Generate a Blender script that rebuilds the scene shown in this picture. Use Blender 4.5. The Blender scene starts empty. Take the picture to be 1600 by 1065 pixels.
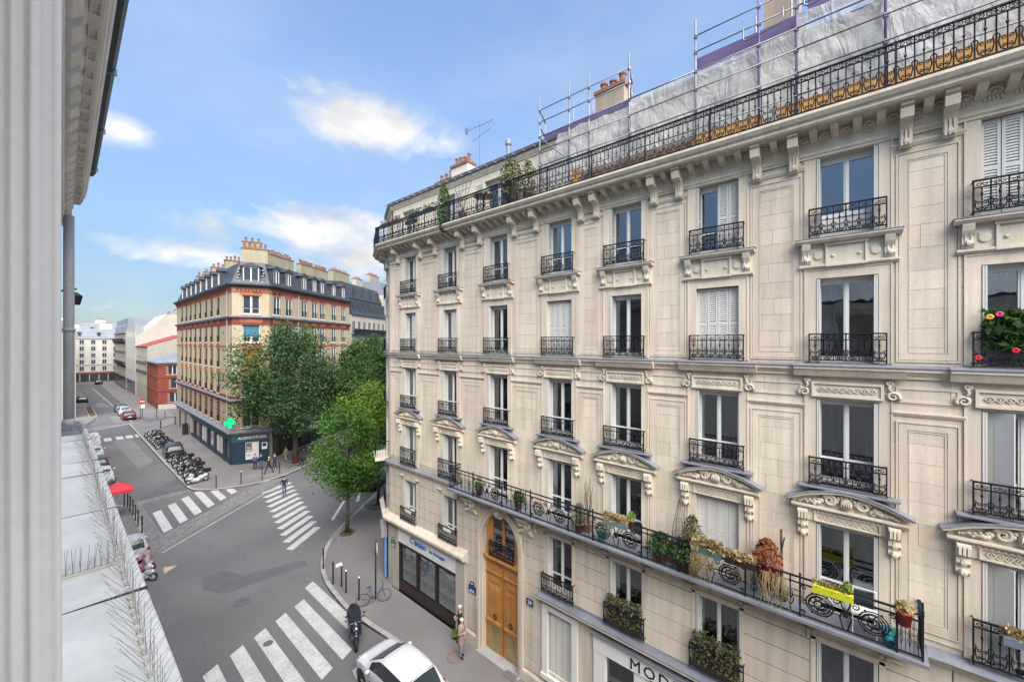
import bpy, bmesh, math, random
import numpy as np
from mathutils import Matrix, Vector
random.seed(7); np.random.seed(7)
R = math.radians; PI = math.pi
S = bpy.context.scene
COL = S.collection
# ------------------------------------------------------------------ camera, sky, sun, exposure
cam_d = bpy.data.cameras.new('camera'); cam = bpy.data.objects.new('camera', cam_d); COL.objects.link(cam)
S.camera = cam
YAW = math.atan(715/622.2)
cam.location = (0, 0, 13.5); cam.rotation_euler = (R(90), 0, -YAW)
cam_d.sensor_width = 36; cam_d.lens = 622.2/1600*36; cam_d.shift_y = 2.5/1600
cam_d.clip_start = 0.05; cam_d.clip_end = 3000
S.view_settings.view_transform = 'Standard'; S.view_settings.look = 'None'
S.view_settings.exposure = 2.06; S.view_settings.gamma = 1; S.view_settings.use_curve_mapping = False
SUN_EL, SUN_AZ = 50, 205          # azimuth clockwise from +Y
sd = bpy.data.lights.new('sun', 'SUN'); so = bpy.data.objects.new('sun', sd); COL.objects.link(so)
sd.energy = 2.8; sd.angle = R(66); sd.color = (1, .95, .87)
_d = Vector((math.sin(R(SUN_AZ))*math.cos(R(SUN_EL)), math.cos(R(SUN_AZ))*math.cos(R(SUN_EL)), math.sin(R(SUN_EL))))
so.rotation_euler = _d.to_track_quat('Z', 'Y').to_euler(); so.location = (0, 0, 60)
W = bpy.data.worlds.new('World'); S.world = W; W.use_nodes = True

class NT:
    def __init__(s, nt): s.nt = nt; s.n = nt.nodes; s.l = nt.links
    def node(s, t, **k):
        n = s.n.new(t)
        for a, b in k.items():
            if a.startswith('i_'): n.inputs[int(a[2:]) if a[2:].isdigit() else a[2:].replace('_', ' ')].default_value = b
            else: setattr(n, a, b)
        return n
    def link(s, a, b): s.l.new(a, b)
    def math(s, op, a, b=None, clamp=False):
        n = s.n.new('ShaderNodeMath'); n.operation = op; n.use_clamp = clamp
        for i, x in enumerate((a, b)):
            if x is None: continue
            if isinstance(x, (int, float)): n.inputs[i].default_value = x
            else: s.link(x, n.inputs[i])
        return n.outputs[0]
    def ramp(s, fac, stops):
        n = s.n.new('ShaderNodeValToRGB'); s.link(fac, n.inputs[0]); e = n.color_ramp.elements
        while len(e) < len(stops): e.new(.5)
        for q, (p, c) in zip(e, stops):
            q.position = p; q.color = (c, c, c, 1) if isinstance(c, (int, float)) else (*c, 1)
        return n.outputs[0]
    def mix(s, fac, a, b, mode='MIX'):
        n = s.n.new('ShaderNodeMixRGB'); n.blend_type = mode
        for i, x in enumerate((fac, a, b)):
            if isinstance(x, (int, float)): n.inputs[i].default_value = x
            elif isinstance(x, tuple): n.inputs[i].default_value = (*x, 1)
            else: s.link(x, n.inputs[i])
        return n.outputs[0]

def world():
    t = NT(W.node_tree); t.n.clear()
    out = t.node('ShaderNodeOutputWorld'); bg = t.node('ShaderNodeBackground'); bg.inputs[1].default_value = .075
    sky = t.node('ShaderNodeTexSky'); sky.sky_type = 'NISHITA'; sky.sun_disc = False
    sky.sun_elevation = R(SUN_EL); sky.sun_rotation = R(SUN_AZ); sky.air_density = 1.0; sky.dust_density = .4; sky.ozone_density = 1.2
    tc = t.node('ShaderNodeTexCoord')
    def nz(scale, det, stretch, off=0.0, rough=.55, dist=0.0):
        mp = t.node('ShaderNodeMapping'); t.link(tc.outputs['Generated'], mp.inputs[0])
        mp.inputs['Scale'].default_value = stretch; mp.inputs['Location'].default_value = (off, off*.7, off*.3)
        n = t.node('ShaderNodeTexNoise'); t.link(mp.outputs[0], n.inputs[0])
        n.inputs['Scale'].default_value = scale; n.inputs['Detail'].default_value = det; n.inputs['Roughness'].default_value = rough
        n.inputs['Distortion'].default_value = dist
        return n.outputs[0]
    # cloud banks: soft elliptical regions of sky direction, edges broken up by noise
    def bank(px, py, rx, ry):
        xr, yr = (px-800)/622.2, -(py-535)/622.2
        c, s_ = math.cos(YAW), math.sin(YAW)
        d = Vector((xr*c + s_, c - xr*s_, yr)).normalized()
        side = Vector((d.y, -d.x, 0)).normalized(); up = side.cross(d)
        k = d.dot(Vector((s_, c, 0)))
        rxa, rya = rx/622.2*k, ry/622.2*k
        def dot(v):
            n = t.node('ShaderNodeVectorMath', operation='DOT_PRODUCT'); t.link(tc.outputs['Generated'], n.inputs[0]); n.inputs[1].default_value = v; return n.outputs['Value']
        a = t.math('DIVIDE', dot(side), rxa); b = t.math('DIVIDE', t.math('SUBTRACT', dot(up), d.dot(up)), rya)
        r = t.math('SQRT', t.math('ADD', t.math('MULTIPLY', a, a), t.math('MULTIPLY', b, b)))
        f = t.math('GREATER_THAN', dot(d), 0.2)
        return t.math('MULTIPLY', t.math('SUBTRACT', 1.0, r, True), f)
    banks = [(505, 365, 210, 62, 1.0), (600, 395, 150, 60, .9), (300, 396, 160, 30, .85), (570, 190, 150, 62, .6), (680, 232, 110, 48, .42),
             (186, 203, 62, 34, .5), (490, 135, 90, 30, .4), (450, 345, 120, 36, .8), (160, 480, 200, 26, .35)]
    acc = None
    for px, py, rx, ry, wt in banks:
        b = t.math('MULTIPLY', bank(px, py, rx, ry), wt)
        acc = b if acc is None else t.math('MAXIMUM', acc, b)
    fine = nz(5.5, 9, (1, 1, 1.7), 3.1, .6, .2)
    wide = nz(1.7, 5, (1, 1, 2.6), 9.4, .5, .1)
    shape = t.math('ADD', t.math('MULTIPLY', acc, 1.1), t.math('MULTIPLY', t.math('SUBTRACT', fine, .5), 3.4))
    dens = t.ramp(shape, [(.18, 0), (.85, 1)])
    gate = t.ramp(acc, [(.0, 0), (.35, 1)])
    dens = t.math('MULTIPLY', dens, gate)
    thin = t.math('MULTIPLY', t.ramp(wide, [(.45, 0), (.8, 1)]), .3)
    dens = t.math('MAXIMUM', dens, thin)
    shade = t.ramp(nz(7, 6, (1, 1, 2.2), 5.0, .5), [(.3, .70), (.65, 1.0)])
    cloud = t.mix(1.0, (3.4, 3.42, 3.5), shade, 'MULTIPLY')
    sep = t.node('ShaderNodeSeparateXYZ'); t.link(tc.outputs['Generated'], sep.inputs[0])
    skyc = t.mix(1.0, sky.outputs[0], t.ramp(sep.outputs[2], [(.0, (.18, .22, .27)), (.1, (.28, .315, .355)), (.25, (.56, .58, .58)), (.5, (.95, .96, .96)), (.8, (1.1, 1.1, 1.08))]), 'MULTIPLY')
    col = t.mix(dens, skyc, cloud)
    t.link(col, bg.inputs[0]); t.link(bg.outputs[0], out.inputs[0])
world()

# ------------------------------------------------------------------ materials
MT = {}
def mat(name, col, rough=.75, var=.12, scale=2.0, fine=40.0, fvar=.06, bump=0.0, metal=0.0, spec=.35, emit=0.0, tint=None, streak=0.0, rand=0.0, coat=0.0, island=0.0):
    m = bpy.data.materials.new(name); m.use_nodes = True; t = NT(m.node_tree)
    b = t.n['Principled BSDF']; g = t.node('ShaderNodeNewGeometry')
    n1 = t.node('ShaderNodeTexNoise'); t.link(g.outputs['Position'], n1.inputs[0]); n1.inputs['Scale'].default_value = scale; n1.inputs['Detail'].default_value = 5
    n2 = t.node('ShaderNodeTexNoise'); t.link(g.outputs['Position'], n2.inputs[0]); n2.inputs['Scale'].default_value = fine; n2.inputs['Detail'].default_value = 4
    v = t.ramp(n1.outputs[0], [(.28, 1-var), (.72, 1+var)])
    v2 = t.ramp(n2.outputs[0], [(.25, 1-fvar), (.75, 1+fvar)])
    c = t.mix(1.0, col, v, 'MULTIPLY')
    if tint:
        n3 = t.node('ShaderNodeTexNoise'); t.link(g.outputs['Position'], n3.inputs[0]); n3.inputs['Scale'].default_value = scale*.45; n3.inputs['Detail'].default_value = 3
        c = t.mix(t.ramp(n3.outputs[0], [(.42, 0), (.68, .8)]), c, tint)
    c = t.mix(1.0, c, v2, 'MULTIPLY')
    if streak:
        mp = t.node('ShaderNodeMapping'); t.link(g.outputs['Position'], mp.inputs[0]); mp.inputs['Scale'].default_value = (3, 3, .22)
        n4 = t.node('ShaderNodeTexNoise'); t.link(mp.outputs[0], n4.inputs[0]); n4.inputs['Scale'].default_value = 1.6; n4.inputs['Detail'].default_value = 6
        c = t.mix(1.0, c, t.ramp(n4.outputs[0], [(.35, 1-streak), (.6, 1)]), 'MULTIPLY')
    if rand:
        oi = t.node('ShaderNodeObjectInfo'); c = t.mix(1.0, c, t.ramp(oi.outputs['Random'], [(0, 1-rand), (1, 1+rand)]), 'MULTIPLY')
    if island:
        c = t.mix(1.0, c, t.ramp(g.outputs['Random Per Island'], [(0, 1-island), (1, 1+island)]), 'MULTIPLY')
    t.link(c, b.inputs['Base Color'])
    b.inputs['Roughness'].default_value = rough; b.inputs['Metallic'].default_value = metal
    b.inputs['Specular IOR Level'].default_value = spec; b.inputs['Coat Weight'].default_value = coat
    if coat: b.inputs['Coat Roughness'].default_value = .05
    if emit:
        b.inputs['Emission Color'].default_value = (*col, 1); b.inputs['Emission Strength'].default_value = emit
    if bump:
        bp = t.node('ShaderNodeBump'); bp.inputs['Strength'].default_value = bump; bp.inputs['Distance'].default_value = .01
        t.link(n2.outputs[0], bp.inputs['Height']); t.link(bp.outputs[0], b.inputs['Normal'])
    MT[name] = m; return m
STONE = mat('limestone', (.555, .485, .385), .85, .09, .8, 26, .09, .25, tint=(.525, .43, .35), streak=.17, rand=.075)
STONE_R = mat('limestone_lower', (.50, .44, .36), .85, .08, .7, 26, .07, .25, tint=(.48, .41, .335), streak=.18, rand=.07)
CARVE = mat('carved_limestone', (.55, .485, .39), .85, .08, 1.5, 24, .10, .3, streak=.16)
MORTAR = mat('mortar', (.47, .415, .34), .9, .08, 1.2)
PLAST = mat('cream_plaster', (.56, .51, .42), .85, .06, .8, streak=.06)
ZINC = mat('zinc', (.19, .20, .235), .5, .18, 1.5, 12, .12, metal=.25, spec=.4)
ZINCR = mat('zinc_roof', (.20, .215, .25), .5, .15, .6, 8, .12, metal=.3, streak=.1)
SLATE = mat('slate', (.036, .04, .05), .5, .2, .8, 9, .25, .3)
IRON = mat('wrought_iron', (.009, .0095, .016), .6, .2, 3, spec=.22)
WHITE = mat('white_paint', (.60, .595, .57), .45, .05, 1.2, streak=.05)
SHUT = mat('shutter_paint', (.50, .49, .46), .55, .05, 1.2, streak=.06)
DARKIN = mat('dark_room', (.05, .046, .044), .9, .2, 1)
ROOMIN = mat('room_wall', (.16, .14, .12), .9, .2, 1)
CURT_W = mat('net_curtain', (.42, .44, .46), .9, .1, 3)
CURT_G = mat('green_curtain', (.20, .27, .17), .9, .1, 3)
CURT_R = mat('red_curtain', (.20, .03, .025), .9, .1, 3)
CURT_D = mat('grey_blind', (.20, .21, .24), .8, .08, 1)
OAK = mat('varnished_oak', (.38, .17, .045), .4, .18, 2.2, 30, .15, .15, spec=.5, streak=.2)
BRASS = mat('brass_plate', (.42, .33, .17), .4, .2, 3, metal=.7)
ASPH = mat('asphalt', (.118, .114, .116), .9, .2, .16, 45, .28, .4, tint=(.088, .085, .094))
ASPH_D = mat('asphalt_patch', (.094, .091, .099), .9, .14, .8, 55, .2, .3)
ASPH_L = mat('pale_patch', (.15, .145, .148), .9, .12, .5, 55, .16, .3)
PAVE = mat('pavement_asphalt', (.155, .147, .145), .9, .12, .4, 45, .14, .25, tint=(.135, .118, .118))
PAVER = mat('reddish_pavement', (.15, .12, .118), .9, .12, .5, 45, .14, .2)
GRAN = mat('granite_kerb', (.26, .255, .25), .8, .12, 2, 30, .14, .2, rand=.12)
SETT = mat('granite_sett', (.165, .16, .16), .8, .2, 4, 20, .1, .2, island=.22)
PAINT = mat('road_paint', (.40, .395, .39), .8, .14, 1.6, 14, .16, .1)
def worn(m):
    t = NT(m.node_tree); b = t.n['Principled BSDF']; g = t.node('ShaderNodeNewGeometry')
    n = t.node('ShaderNodeTexNoise'); t.link(g.outputs['Position'], n.inputs[0]); n.inputs['Scale'].default_value = 9; n.inputs['Detail'].default_value = 8; n.inputs['Roughness'].default_value = .7
    src = b.inputs['Base Color'].links[0].from_socket
    c = t.mix(t.ramp(n.outputs[0], [(.50, 0), (.70, .8)]), src, (.16, .155, .155)); t.link(c, b.inputs['Base Color'])
worn(PAINT)
OCHRE = mat('ochre_brick', (.34, .28, .19), .9, .07, .5, 6, .1, streak=.06)
ORANGE = mat('orange_brick', (.29, .105, .055), .9, .15, 1.2, 8, .14)
REDBR = mat('red_brick', (.165, .042, .028), .9, .16, 1.0, 8, .16)
CREAMF = mat('pale_render', (.36, .335, .29), .9, .07, .3, streak=.12)
CREAMG = mat('grey_render', (.27, .255, .225), .9, .08, .25, streak=.14)
TERRA = mat('terracotta', (.19, .095, .065), .85, .2, 3)
REDROOF = mat('red_roof_tiles', (.20, .045, .035), .85, .2, 1.2, 9, .2)
NAVY = mat('navy_paint', (.012, .03, .055), .45, .1, 1, spec=.5)
NAVY2 = mat('dark_teal_paint', (.03, .075, .085), .5, .1, 1)
PLASTIC = mat('black_plastic', (.015, .015, .017), .4, .2, 3, spec=.5)
RUBBER = mat('rubber', (.018, .018, .018), .85, .2, 4)
CHROME = mat('chrome', (.6, .6, .6), .22, .05, 3, metal=1)
STEEL = mat('galvanised_steel', (.20, .20, .225), .45, .15, 3, metal=.55)
PURPLE = mat('purple_paint', (.11, .08, .175), .5, .12, 2)
PLY = mat('plywood', (.56, .31, .10), .8, .14, 1.5, 20, .15, streak=.15)
PLYD = mat('brown_board', (.22, .13, .09), .8, .14, 1.5, 20, .15)
BARK = mat('bark', (.075, .058, .045), .95, .25, 3, 18, .3, .5)
SKIN = mat('skin', (.42, .25, .19), .6, .05, 3)
SOIL = mat('soil', (.07, .05, .035), .95, .3, 3, 20, .3, .4)
JAMB = mat('jamb_paint', (.80, .765, .715), .5, .035, 4, 45, .03, .12, streak=.04)
OWN = mat('own_facade_paint', (.66, .63, .575), .7, .07, 3, 30, .05, .1, streak=.12)
LEDGE = mat('ledge_coating', (.80, .775, .725), .6, .12, 3.5, 20, .07, .2)
PLWHITE = mat('white_car_paint', (.50, .51, .525), .3, .02, 1, coat=.6)
def carpaint(n, c): return mat(n, c, .3, .03, 1, coat=.6)
CBLACK = carpaint('black_car_paint', (.012, .012, .014)); CGREY = carpaint('grey_car_paint', (.12, .125, .14)); CSILV = carpaint('silver_car_paint', (.36, .37, .39))
CBLUE = carpaint('blue_car_paint', (.045, .075, .16)); CRED = carpaint('maroon_car_paint', (.10, .02, .025))
REDLAMP = mat('tail_lamp_red', (.25, .012, .012), .25, .05, 2, spec=.6)
GREEN_E = mat('green_cross_light', (.005, .75, .22), .5, 0, 1, emit=.22)
def leafmat(name, a, b, isl=.35):
    m = mat(name, a, .6, .35, .9, 3, .15, tint=b, island=isl, spec=.25)
    t = NT(m.node_tree); bs = t.n['Principled BSDF']; o = [n for n in t.n if n.type == 'OUTPUT_MATERIAL'][0]
    tr = t.node('ShaderNodeBsdfTranslucent'); t.link(bs.inputs['Base Color'].links[0].from_socket, tr.inputs[0])
    mx = t.node('ShaderNodeMixShader'); mx.inputs[0].default_value = .35
    t.link(bs.outputs[0], mx.inputs[1]); t.link(tr.outputs[0], mx.inputs[2]); t.link(mx.outputs[0], o.inputs[0]); return m
LEAF_D = leafmat('dark_leaves', (.036, .085, .03), (.06, .12, .035))
LEAF_L = leafmat('fresh_leaves', (.125, .225, .026), (.20, .305, .04))
LEAF_M = leafmat('mid_leaves', (.035, .085, .026), (.07, .125, .032))
LEAF_R = leafmat('round_tree_leaves', (.06, .15, .028), (.13, .235, .036))
LEAF_RUST = leafmat('rust_leaves', (.20, .055, .022), (.26, .09, .035))
LEAF_DRY = leafmat('dry_grass', (.36, .27, .13), (.28, .23, .12))
LEAF_OL = leafmat('olive_leaves', (.10, .11, .045), (.16, .13, .06))
def glassmat(name, tint=(.75, .8, .8), refl=1.0, dark=0.0):
    m = bpy.data.materials.new(name); m.use_nodes = True; t = NT(m.node_tree); t.n.clear()
    o = t.node('ShaderNodeOutputMaterial'); tr = t.node('ShaderNodeBsdfTransparent'); tr.inputs[0].default_value = (*tint, 1)
    gl = t.node('ShaderNodeBsdfGlossy'); gl.inputs['Roughness'].default_value = .015; gl.inputs[0].default_value = (.92, .95, 1, 1)
    fr = t.node('ShaderNodeFresnel'); fr.inputs[0].default_value = 1.55
    g = t.node('ShaderNodeNewGeometry'); nz = t.node('ShaderNodeTexNoise'); t.link(g.outputs['Position'], nz.inputs[0]); nz.inputs['Scale'].default_value = 1.3
    bp = t.node('ShaderNodeBump'); bp.inputs['Strength'].default_value = .06; bp.inputs['Distance'].default_value = .1; t.link(nz.outputs[0], bp.inputs['Height'])
    t.link(bp.outputs[0], gl.inputs['Normal'])
    f = t.math('ADD', t.math('MULTIPLY', fr.outputs[0], 1.6*refl), .05*refl, True)
    mx = t.node('ShaderNodeMixShader'); t.link(f, mx.inputs[0]); t.link(tr.outputs[0], mx.inputs[1]); t.link(gl.outputs[0], mx.inputs[2]); t.link(mx.outputs[0], o.inputs[0])
    MT[name] = m; return m
GLASS = glassmat('window_glass', (.72, .77, .78), 1.2); SGLASS = glassmat('shop_glass', (.93, .95, .95), .45)
PIPE = mat('grey_pipe_paint', (.34, .34, .35), .55, .12, 3, 20, .08, spec=.4)
CGLASS = glassmat('car_glass', (.25, .32, .33), 1.0)
def opaque_glass(name, c):
    m = mat(name, c, .18, .1, .6, spec=.45); return m
FGLASS = opaque_glass('far_window_glass', (.03, .035, .045))
def netting():
    m = bpy.data.materials.new('plastic_sheeting'); m.use_nodes = True; t = NT(m.node_tree); t.n.clear()
    o = t.node('ShaderNodeOutputMaterial'); g = t.node('ShaderNodeNewGeometry')
    n = t.node('ShaderNodeTexNoise'); t.link(g.outputs['Position'], n.inputs[0]); n.inputs['Scale'].default_value = 1.1; n.inputs['Detail'].default_value = 6
    c = t.ramp(n.outputs[0], [(.3, (.66, .65, .64)), (.7, (.80, .79, .78))])
    d = t.node('ShaderNodeBsdfDiffuse'); t.link(c, d.inputs[0]); l = t.node('ShaderNodeBsdfTranslucent'); t.link(c, l.inputs[0])
    gl = t.node('ShaderNodeBsdfGlossy'); gl.inputs['Roughness'].default_value = .5; gl.inputs[0].default_value = (.6, .6, .6, 1)
    tr = t.node('ShaderNodeBsdfTransparent'); tr.inputs[0].default_value = (.9, .9, .9, 1)
    def mx(f, a, b):
        k = t.node('ShaderNodeMixShader'); k.inputs[0].default_value = f; t.link(a, k.inputs[1]); t.link(b, k.inputs[2]); return k.outputs[0]
    s1 = mx(.35, d.outputs[0], l.outputs[0]); s2 = mx(.02, s1, gl.outputs[0]); s3 = mx(.36, s2, tr.outputs[0]); t.link(s3, o.inputs[0])
    mp = t.node('ShaderNodeMapping'); t.link(g.outputs['Position'], mp.inputs[0]); mp.inputs['Scale'].default_value = (1, 1.6, .7); mp.inputs['Rotation'].default_value = (.7, 0, 0)
    w = t.node('ShaderNodeTexNoise'); t.link(mp.outputs[0], w.inputs[0]); w.inputs['Scale'].default_value = 1.5; w.inputs['Detail'].default_value = 4; w.inputs['Distortion'].default_value = .7
    ridge = t.math('ABSOLUTE', t.math('SUBTRACT', w.outputs[0], .5)); bp = t.node('ShaderNodeBump'); bp.inputs['Strength'].default_value = 1.0; bp.inputs['Distance'].default_value = .17; t.link(ridge, bp.inputs['Height'])
    for q in (d, l, gl): t.link(bp.outputs[0], q.inputs['Normal'])
    return m
SHEET = netting()
def cloth(name, c): return mat(name, c, .9, .1, 6, 60, .08)

# ------------------------------------------------------------------ mesh helpers
class Fr:
    """plan frame: u along a facade, v outwards, w up"""
    def __init__(s, x=0, y=0, a=0): s.x, s.y, s.a = x, y, a; s.c, s.s = math.cos(a), math.sin(a)
    def P(s, u, v, w): return (s.x + u*s.c - v*s.s, s.y + u*s.s + v*s.c, w)
ID = Fr()
class MB:
    def __init__(s, fr=ID): s.v = []; s.f = []; s.fr = fr; s.sm = False
    def add(s, vs, fs):
        b = len(s.v); P = s.fr.P
        s.v += [P(*p) for p in vs]; s.f += [tuple(b+i for i in q) for q in fs]; return s
    def box(s, a, b, c, d, e, f):
        return s.add([(a, c, e), (b, c, e), (b, d, e), (a, d, e), (a, c, f), (b, c, f), (b, d, f), (a, d, f)],
                     [(0, 3, 2, 1), (4, 5, 6, 7), (0, 1, 5, 4), (1, 2, 6, 5), (2, 3, 7, 6), (3, 0, 4, 7)])
    def quad(s, *p): return s.add(list(p), [tuple(range(len(p)))])
    def ext(s, poly, a, b, ax='x'):
        """extrude 2D polygon along axis: ax x -> poly=(v,w); y -> (u,w); z -> (u,v)"""
        n = len(poly)
        mk = {'x': lambda p, t: (t, p[0], p[1]), 'y': lambda p, t: (p[0], t, p[1]), 'z': lambda p, t: (p[0], p[1], t)}[ax]
        vs = [mk(p, a) for p in poly] + [mk(p, b) for p in poly]
        return s.add(vs, [tuple(range(n-1, -1, -1)), tuple(range(n, 2*n))] + [(i, (i+1) % n, n+(i+1) % n, n+i) for i in range(n)])
    def tube(s, pts, r, n=4, closed=False, cap=True):
        pts = [Vector(p) for p in pts]; m = len(pts); rr = r if isinstance(r, (list, tuple)) else [r]*m
        vs = []; pn = None
        for i in range(m):
            a = pts[(i-1) % m] if (closed or i) else pts[0]; b = pts[(i+1) % m] if (closed or i < m-1) else pts[-1]
            t = (b-a); t = t.normalized() if t.length > 1e-9 else Vector((0, 0, 1))
            if pn is None: pn = t.orthogonal().normalized()
            else:
                pn = pn - t*pn.dot(t); pn = pn.normalized() if pn.length > 1e-6 else t.orthogonal().normalized()
            bn = t.cross(pn)
            for k in range(n):
                q = 2*PI*(k+.5)/n; vs.append(tuple(pts[i] + (pn*math.cos(q) + bn*math.sin(q))*rr[i]))
        fs = []
        for i in range(m if closed else m-1):
            j = (i+1) % m
            for k in range(n): fs.append((i*n+k, i*n+(k+1) % n, j*n+(k+1) % n, j*n+k))
        if cap and not closed: fs += [tuple(range(n-1, -1, -1)), tuple((m-1)*n+k for k in range(n))]
        return s.add(vs, fs)
    def lathe(s, prof, c=(0, 0, 0), n=12, ax='z'):
        """prof: list of (r, h)"""
        vs = []
        for r, h in prof:
            for k in range(n):
                q = 2*PI*k/n; a, b = r*math.cos(q), r*math.sin(q)
                p = {'z': (a, b, h), 'x': (h, a, b), 'y': (b, h, a)}[ax]
                vs.append((p[0]+c[0], p[1]+c[1], p[2]+c[2]))
        fs = [(i*n+k, i*n+(k+1) % n, (i+1)*n+(k+1) % n, (i+1)*n+k) for i in range(len(prof)-1) for k in range(n)]
        fs += [tuple(range(n-1, -1, -1)), tuple((len(prof)-1)*n+k for k in range(n))]
        return s.add(vs, fs)
    def ball(s, c, rx, ry=None, rz=None, n=8, m=5):
        ry = ry or rx; rz = rz or rx
        vs = [(c[0], c[1], c[2]-rz)]
        for i in range(1, m):
            t = PI*i/m
            for k in range(n):
                q = 2*PI*k/n; vs.append((c[0]+rx*math.sin(t)*math.cos(q), c[1]+ry*math.sin(t)*math.sin(q), c[2]-rz*math.cos(t)))
        vs.append((c[0], c[1], c[2]+rz)); L = len(vs)-1; fs = []
        for k in range(n):
            fs.append((0, 1+(k+1) % n, 1+k)); fs.append((L, 1+(m-2)*n+k, 1+(m-2)*n+(k+1) % n))
            for i in range(m-2): fs.append((1+i*n+k, 1+i*n+(k+1) % n, 1+(i+1)*n+(k+1) % n, 1+(i+1)*n+k))
        return s.add(vs, fs)
    def sweep(s, prof, path, closed_prof=True, caps=True):
        """sweep profile (v outwards,w) along plan path [(u,v)], mitred; outwards = left of travel"""
        n = len(prof); m = len(path); vs = []
        for i in range(m):
            p = Vector(path[i]); d0 = (p-Vector(path[i-1])).normalized() if i else None; d1 = (Vector(path[i+1])-p).normalized() if i < m-1 else None
            d0 = d0 or d1; d1 = d1 or d0
            n0 = Vector((-d0.y, d0.x)); n1 = Vector((-d1.y, d1.x)); nn = (n0+n1); nn = nn/(nn.dot(n0)) if abs(nn.dot(n0)) > 1e-6 else n0
            for a, w in prof: vs.append((p.x+nn.x*a, p.y+nn.y*a, w))
        fs = []
        for i in range(m-1):
            for k in range(n if closed_prof else n-1): fs.append((i*n+k, (i+1)*n+k, (i+1)*n+(k+1) % n, i*n+(k+1) % n))
        if caps and closed_prof: fs += [tuple(range(n)), tuple((m-1)*n+k for k in range(n-1, -1, -1))]
        return s.add(vs, fs)
    def mesh(s, name, material, smooth=False):
        me = bpy.data.meshes.new(name); me.from_pydata(s.v, [], s.f)
        for m_ in (material if isinstance(material, (list, tuple)) else [material]): me.materials.append(m_)
        bm = bmesh.new(); bm.from_mesh(me); bmesh.ops.recalc_face_normals(bm, faces=bm.faces); bm.to_mesh(me); bm.free()
        if smooth or s.sm: me.polygons.foreach_set('use_smooth', [True]*len(me.polygons))
        me.update(); return me
def put(name, me, parent=None, loc=(0, 0, 0), rz=0, scale=None, label=None, cat=None, group=None, kind=None):
    o = bpy.data.objects.new(name, me); COL.objects.link(o); o.location = loc; o.rotation_euler = (0, 0, rz)
    if scale: o.scale = scale
    if parent: o.parent = parent
    tag(o, label, cat, group, kind); return o
def tag(o, label=None, cat=None, group=None, kind=None):
    if label: o['label'] = label
    if cat: o['category'] = cat
    if group: o['group'] = group
    if kind: o['kind'] = kind
    return o
def part(name, mb, m, parent=None, smooth=False, **k): return put(name, mb.mesh(name, m, smooth), parent, **k)
def thing(name, label, cat, loc=(0, 0, 0), rz=0, group=None):
    return put(name, None, None, loc, rz, None, label, cat, group)
def copy_tree(o, parent=None):
    c = o.copy(); COL.objects.link(c)
    if parent: c.parent = parent
    for ch in o.children: copy_tree(ch, c)
    return c
def clone(o, loc, rz, label, group=None):
    c = copy_tree(o); c.location = loc; c.rotation_euler = (0, 0, rz); c['label'] = label
    if group: c['group'] = group
    return c
def structure(name, mb, m, **k): return part(name, mb, m, kind='structure', **k)
def spiral(cx, cz, r0, r1, a0, turns, n=14, y=0):
    return [(cx+(r0+(r1-r0)*i/n)*math.cos(a0+2*PI*turns*i/n), y, cz+(r0+(r1-r0)*i/n)*math.sin(a0+2*PI*turns*i/n)) for i in range(n+1)]
def wall_open(mb, u0, u1, w0, w1, ops, v=0.0, depth=.3, reveal=True):
    """flat wall with rectangular openings (ua,ub,wa,wb), reveals included"""
    us = sorted({u0, u1, *[max(u0, min(u1, o[i])) for o in ops for i in (0, 1)]}); ws = sorted({w0, w1, *[max(w0, min(w1, o[i])) for o in ops for i in (2, 3)]})
    for j in range(len(ws)-1):
        run = None
        for i in range(len(us)-1):
            cu, cw = (us[i]+us[i+1])/2, (ws[j]+ws[j+1])/2
            solid = not any(o[0] < cu < o[1] and o[2] < cw < o[3] for o in ops)
            if solid and run is None: run = us[i]
            if run is not None and (not solid or i == len(us)-2):
                e = us[i+1] if solid else us[i]
                mb.quad((run, v, ws[j]), (e, v, ws[j]), (e, v, ws[j+1]), (run, v, ws[j+1])); run = None
    if reveal:
        for a, b, c, d in ops:
            k = v-depth
            mb.quad((a, v, c), (a, k, c), (a, k, d), (a, v, d)); mb.quad((b, v, c), (b, v, d), (b, k, d), (b, k, c))
            mb.quad((a, v, d), (a, k, d), (b, k, d), (b, v, d)); mb.quad((a, v, c), (b, v, c), (b, k, c), (a, k, c))
def text_mesh(name, body, size, depth, m, bold=0.0, spacing=1.0):
    cu = bpy.data.curves.new(name, 'FONT'); cu.body = body; cu.size = size; cu.extrude = depth; cu.offset = bold; cu.align_x = 'CENTER'; cu.space_character = spacing
    cu.resolution_u = 2
    o = bpy.data.objects.new(name, cu); COL.objects.link(o); bpy.context.view_layer.update()
    me = bpy.data.meshes.new_from_object(o.evaluated_get(bpy.context.evaluated_depsgraph_get())); me.name = name
    bpy.data.objects.remove(o); bpy.data.curves.remove(cu)
    me.transform(Matrix.Rotation(R(90), 4, 'X')); me.transform(Matrix.Scale(-1, 4, (1, 0, 0))) if False else None
    me.materials.clear(); me.materials.append(m); return me
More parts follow.
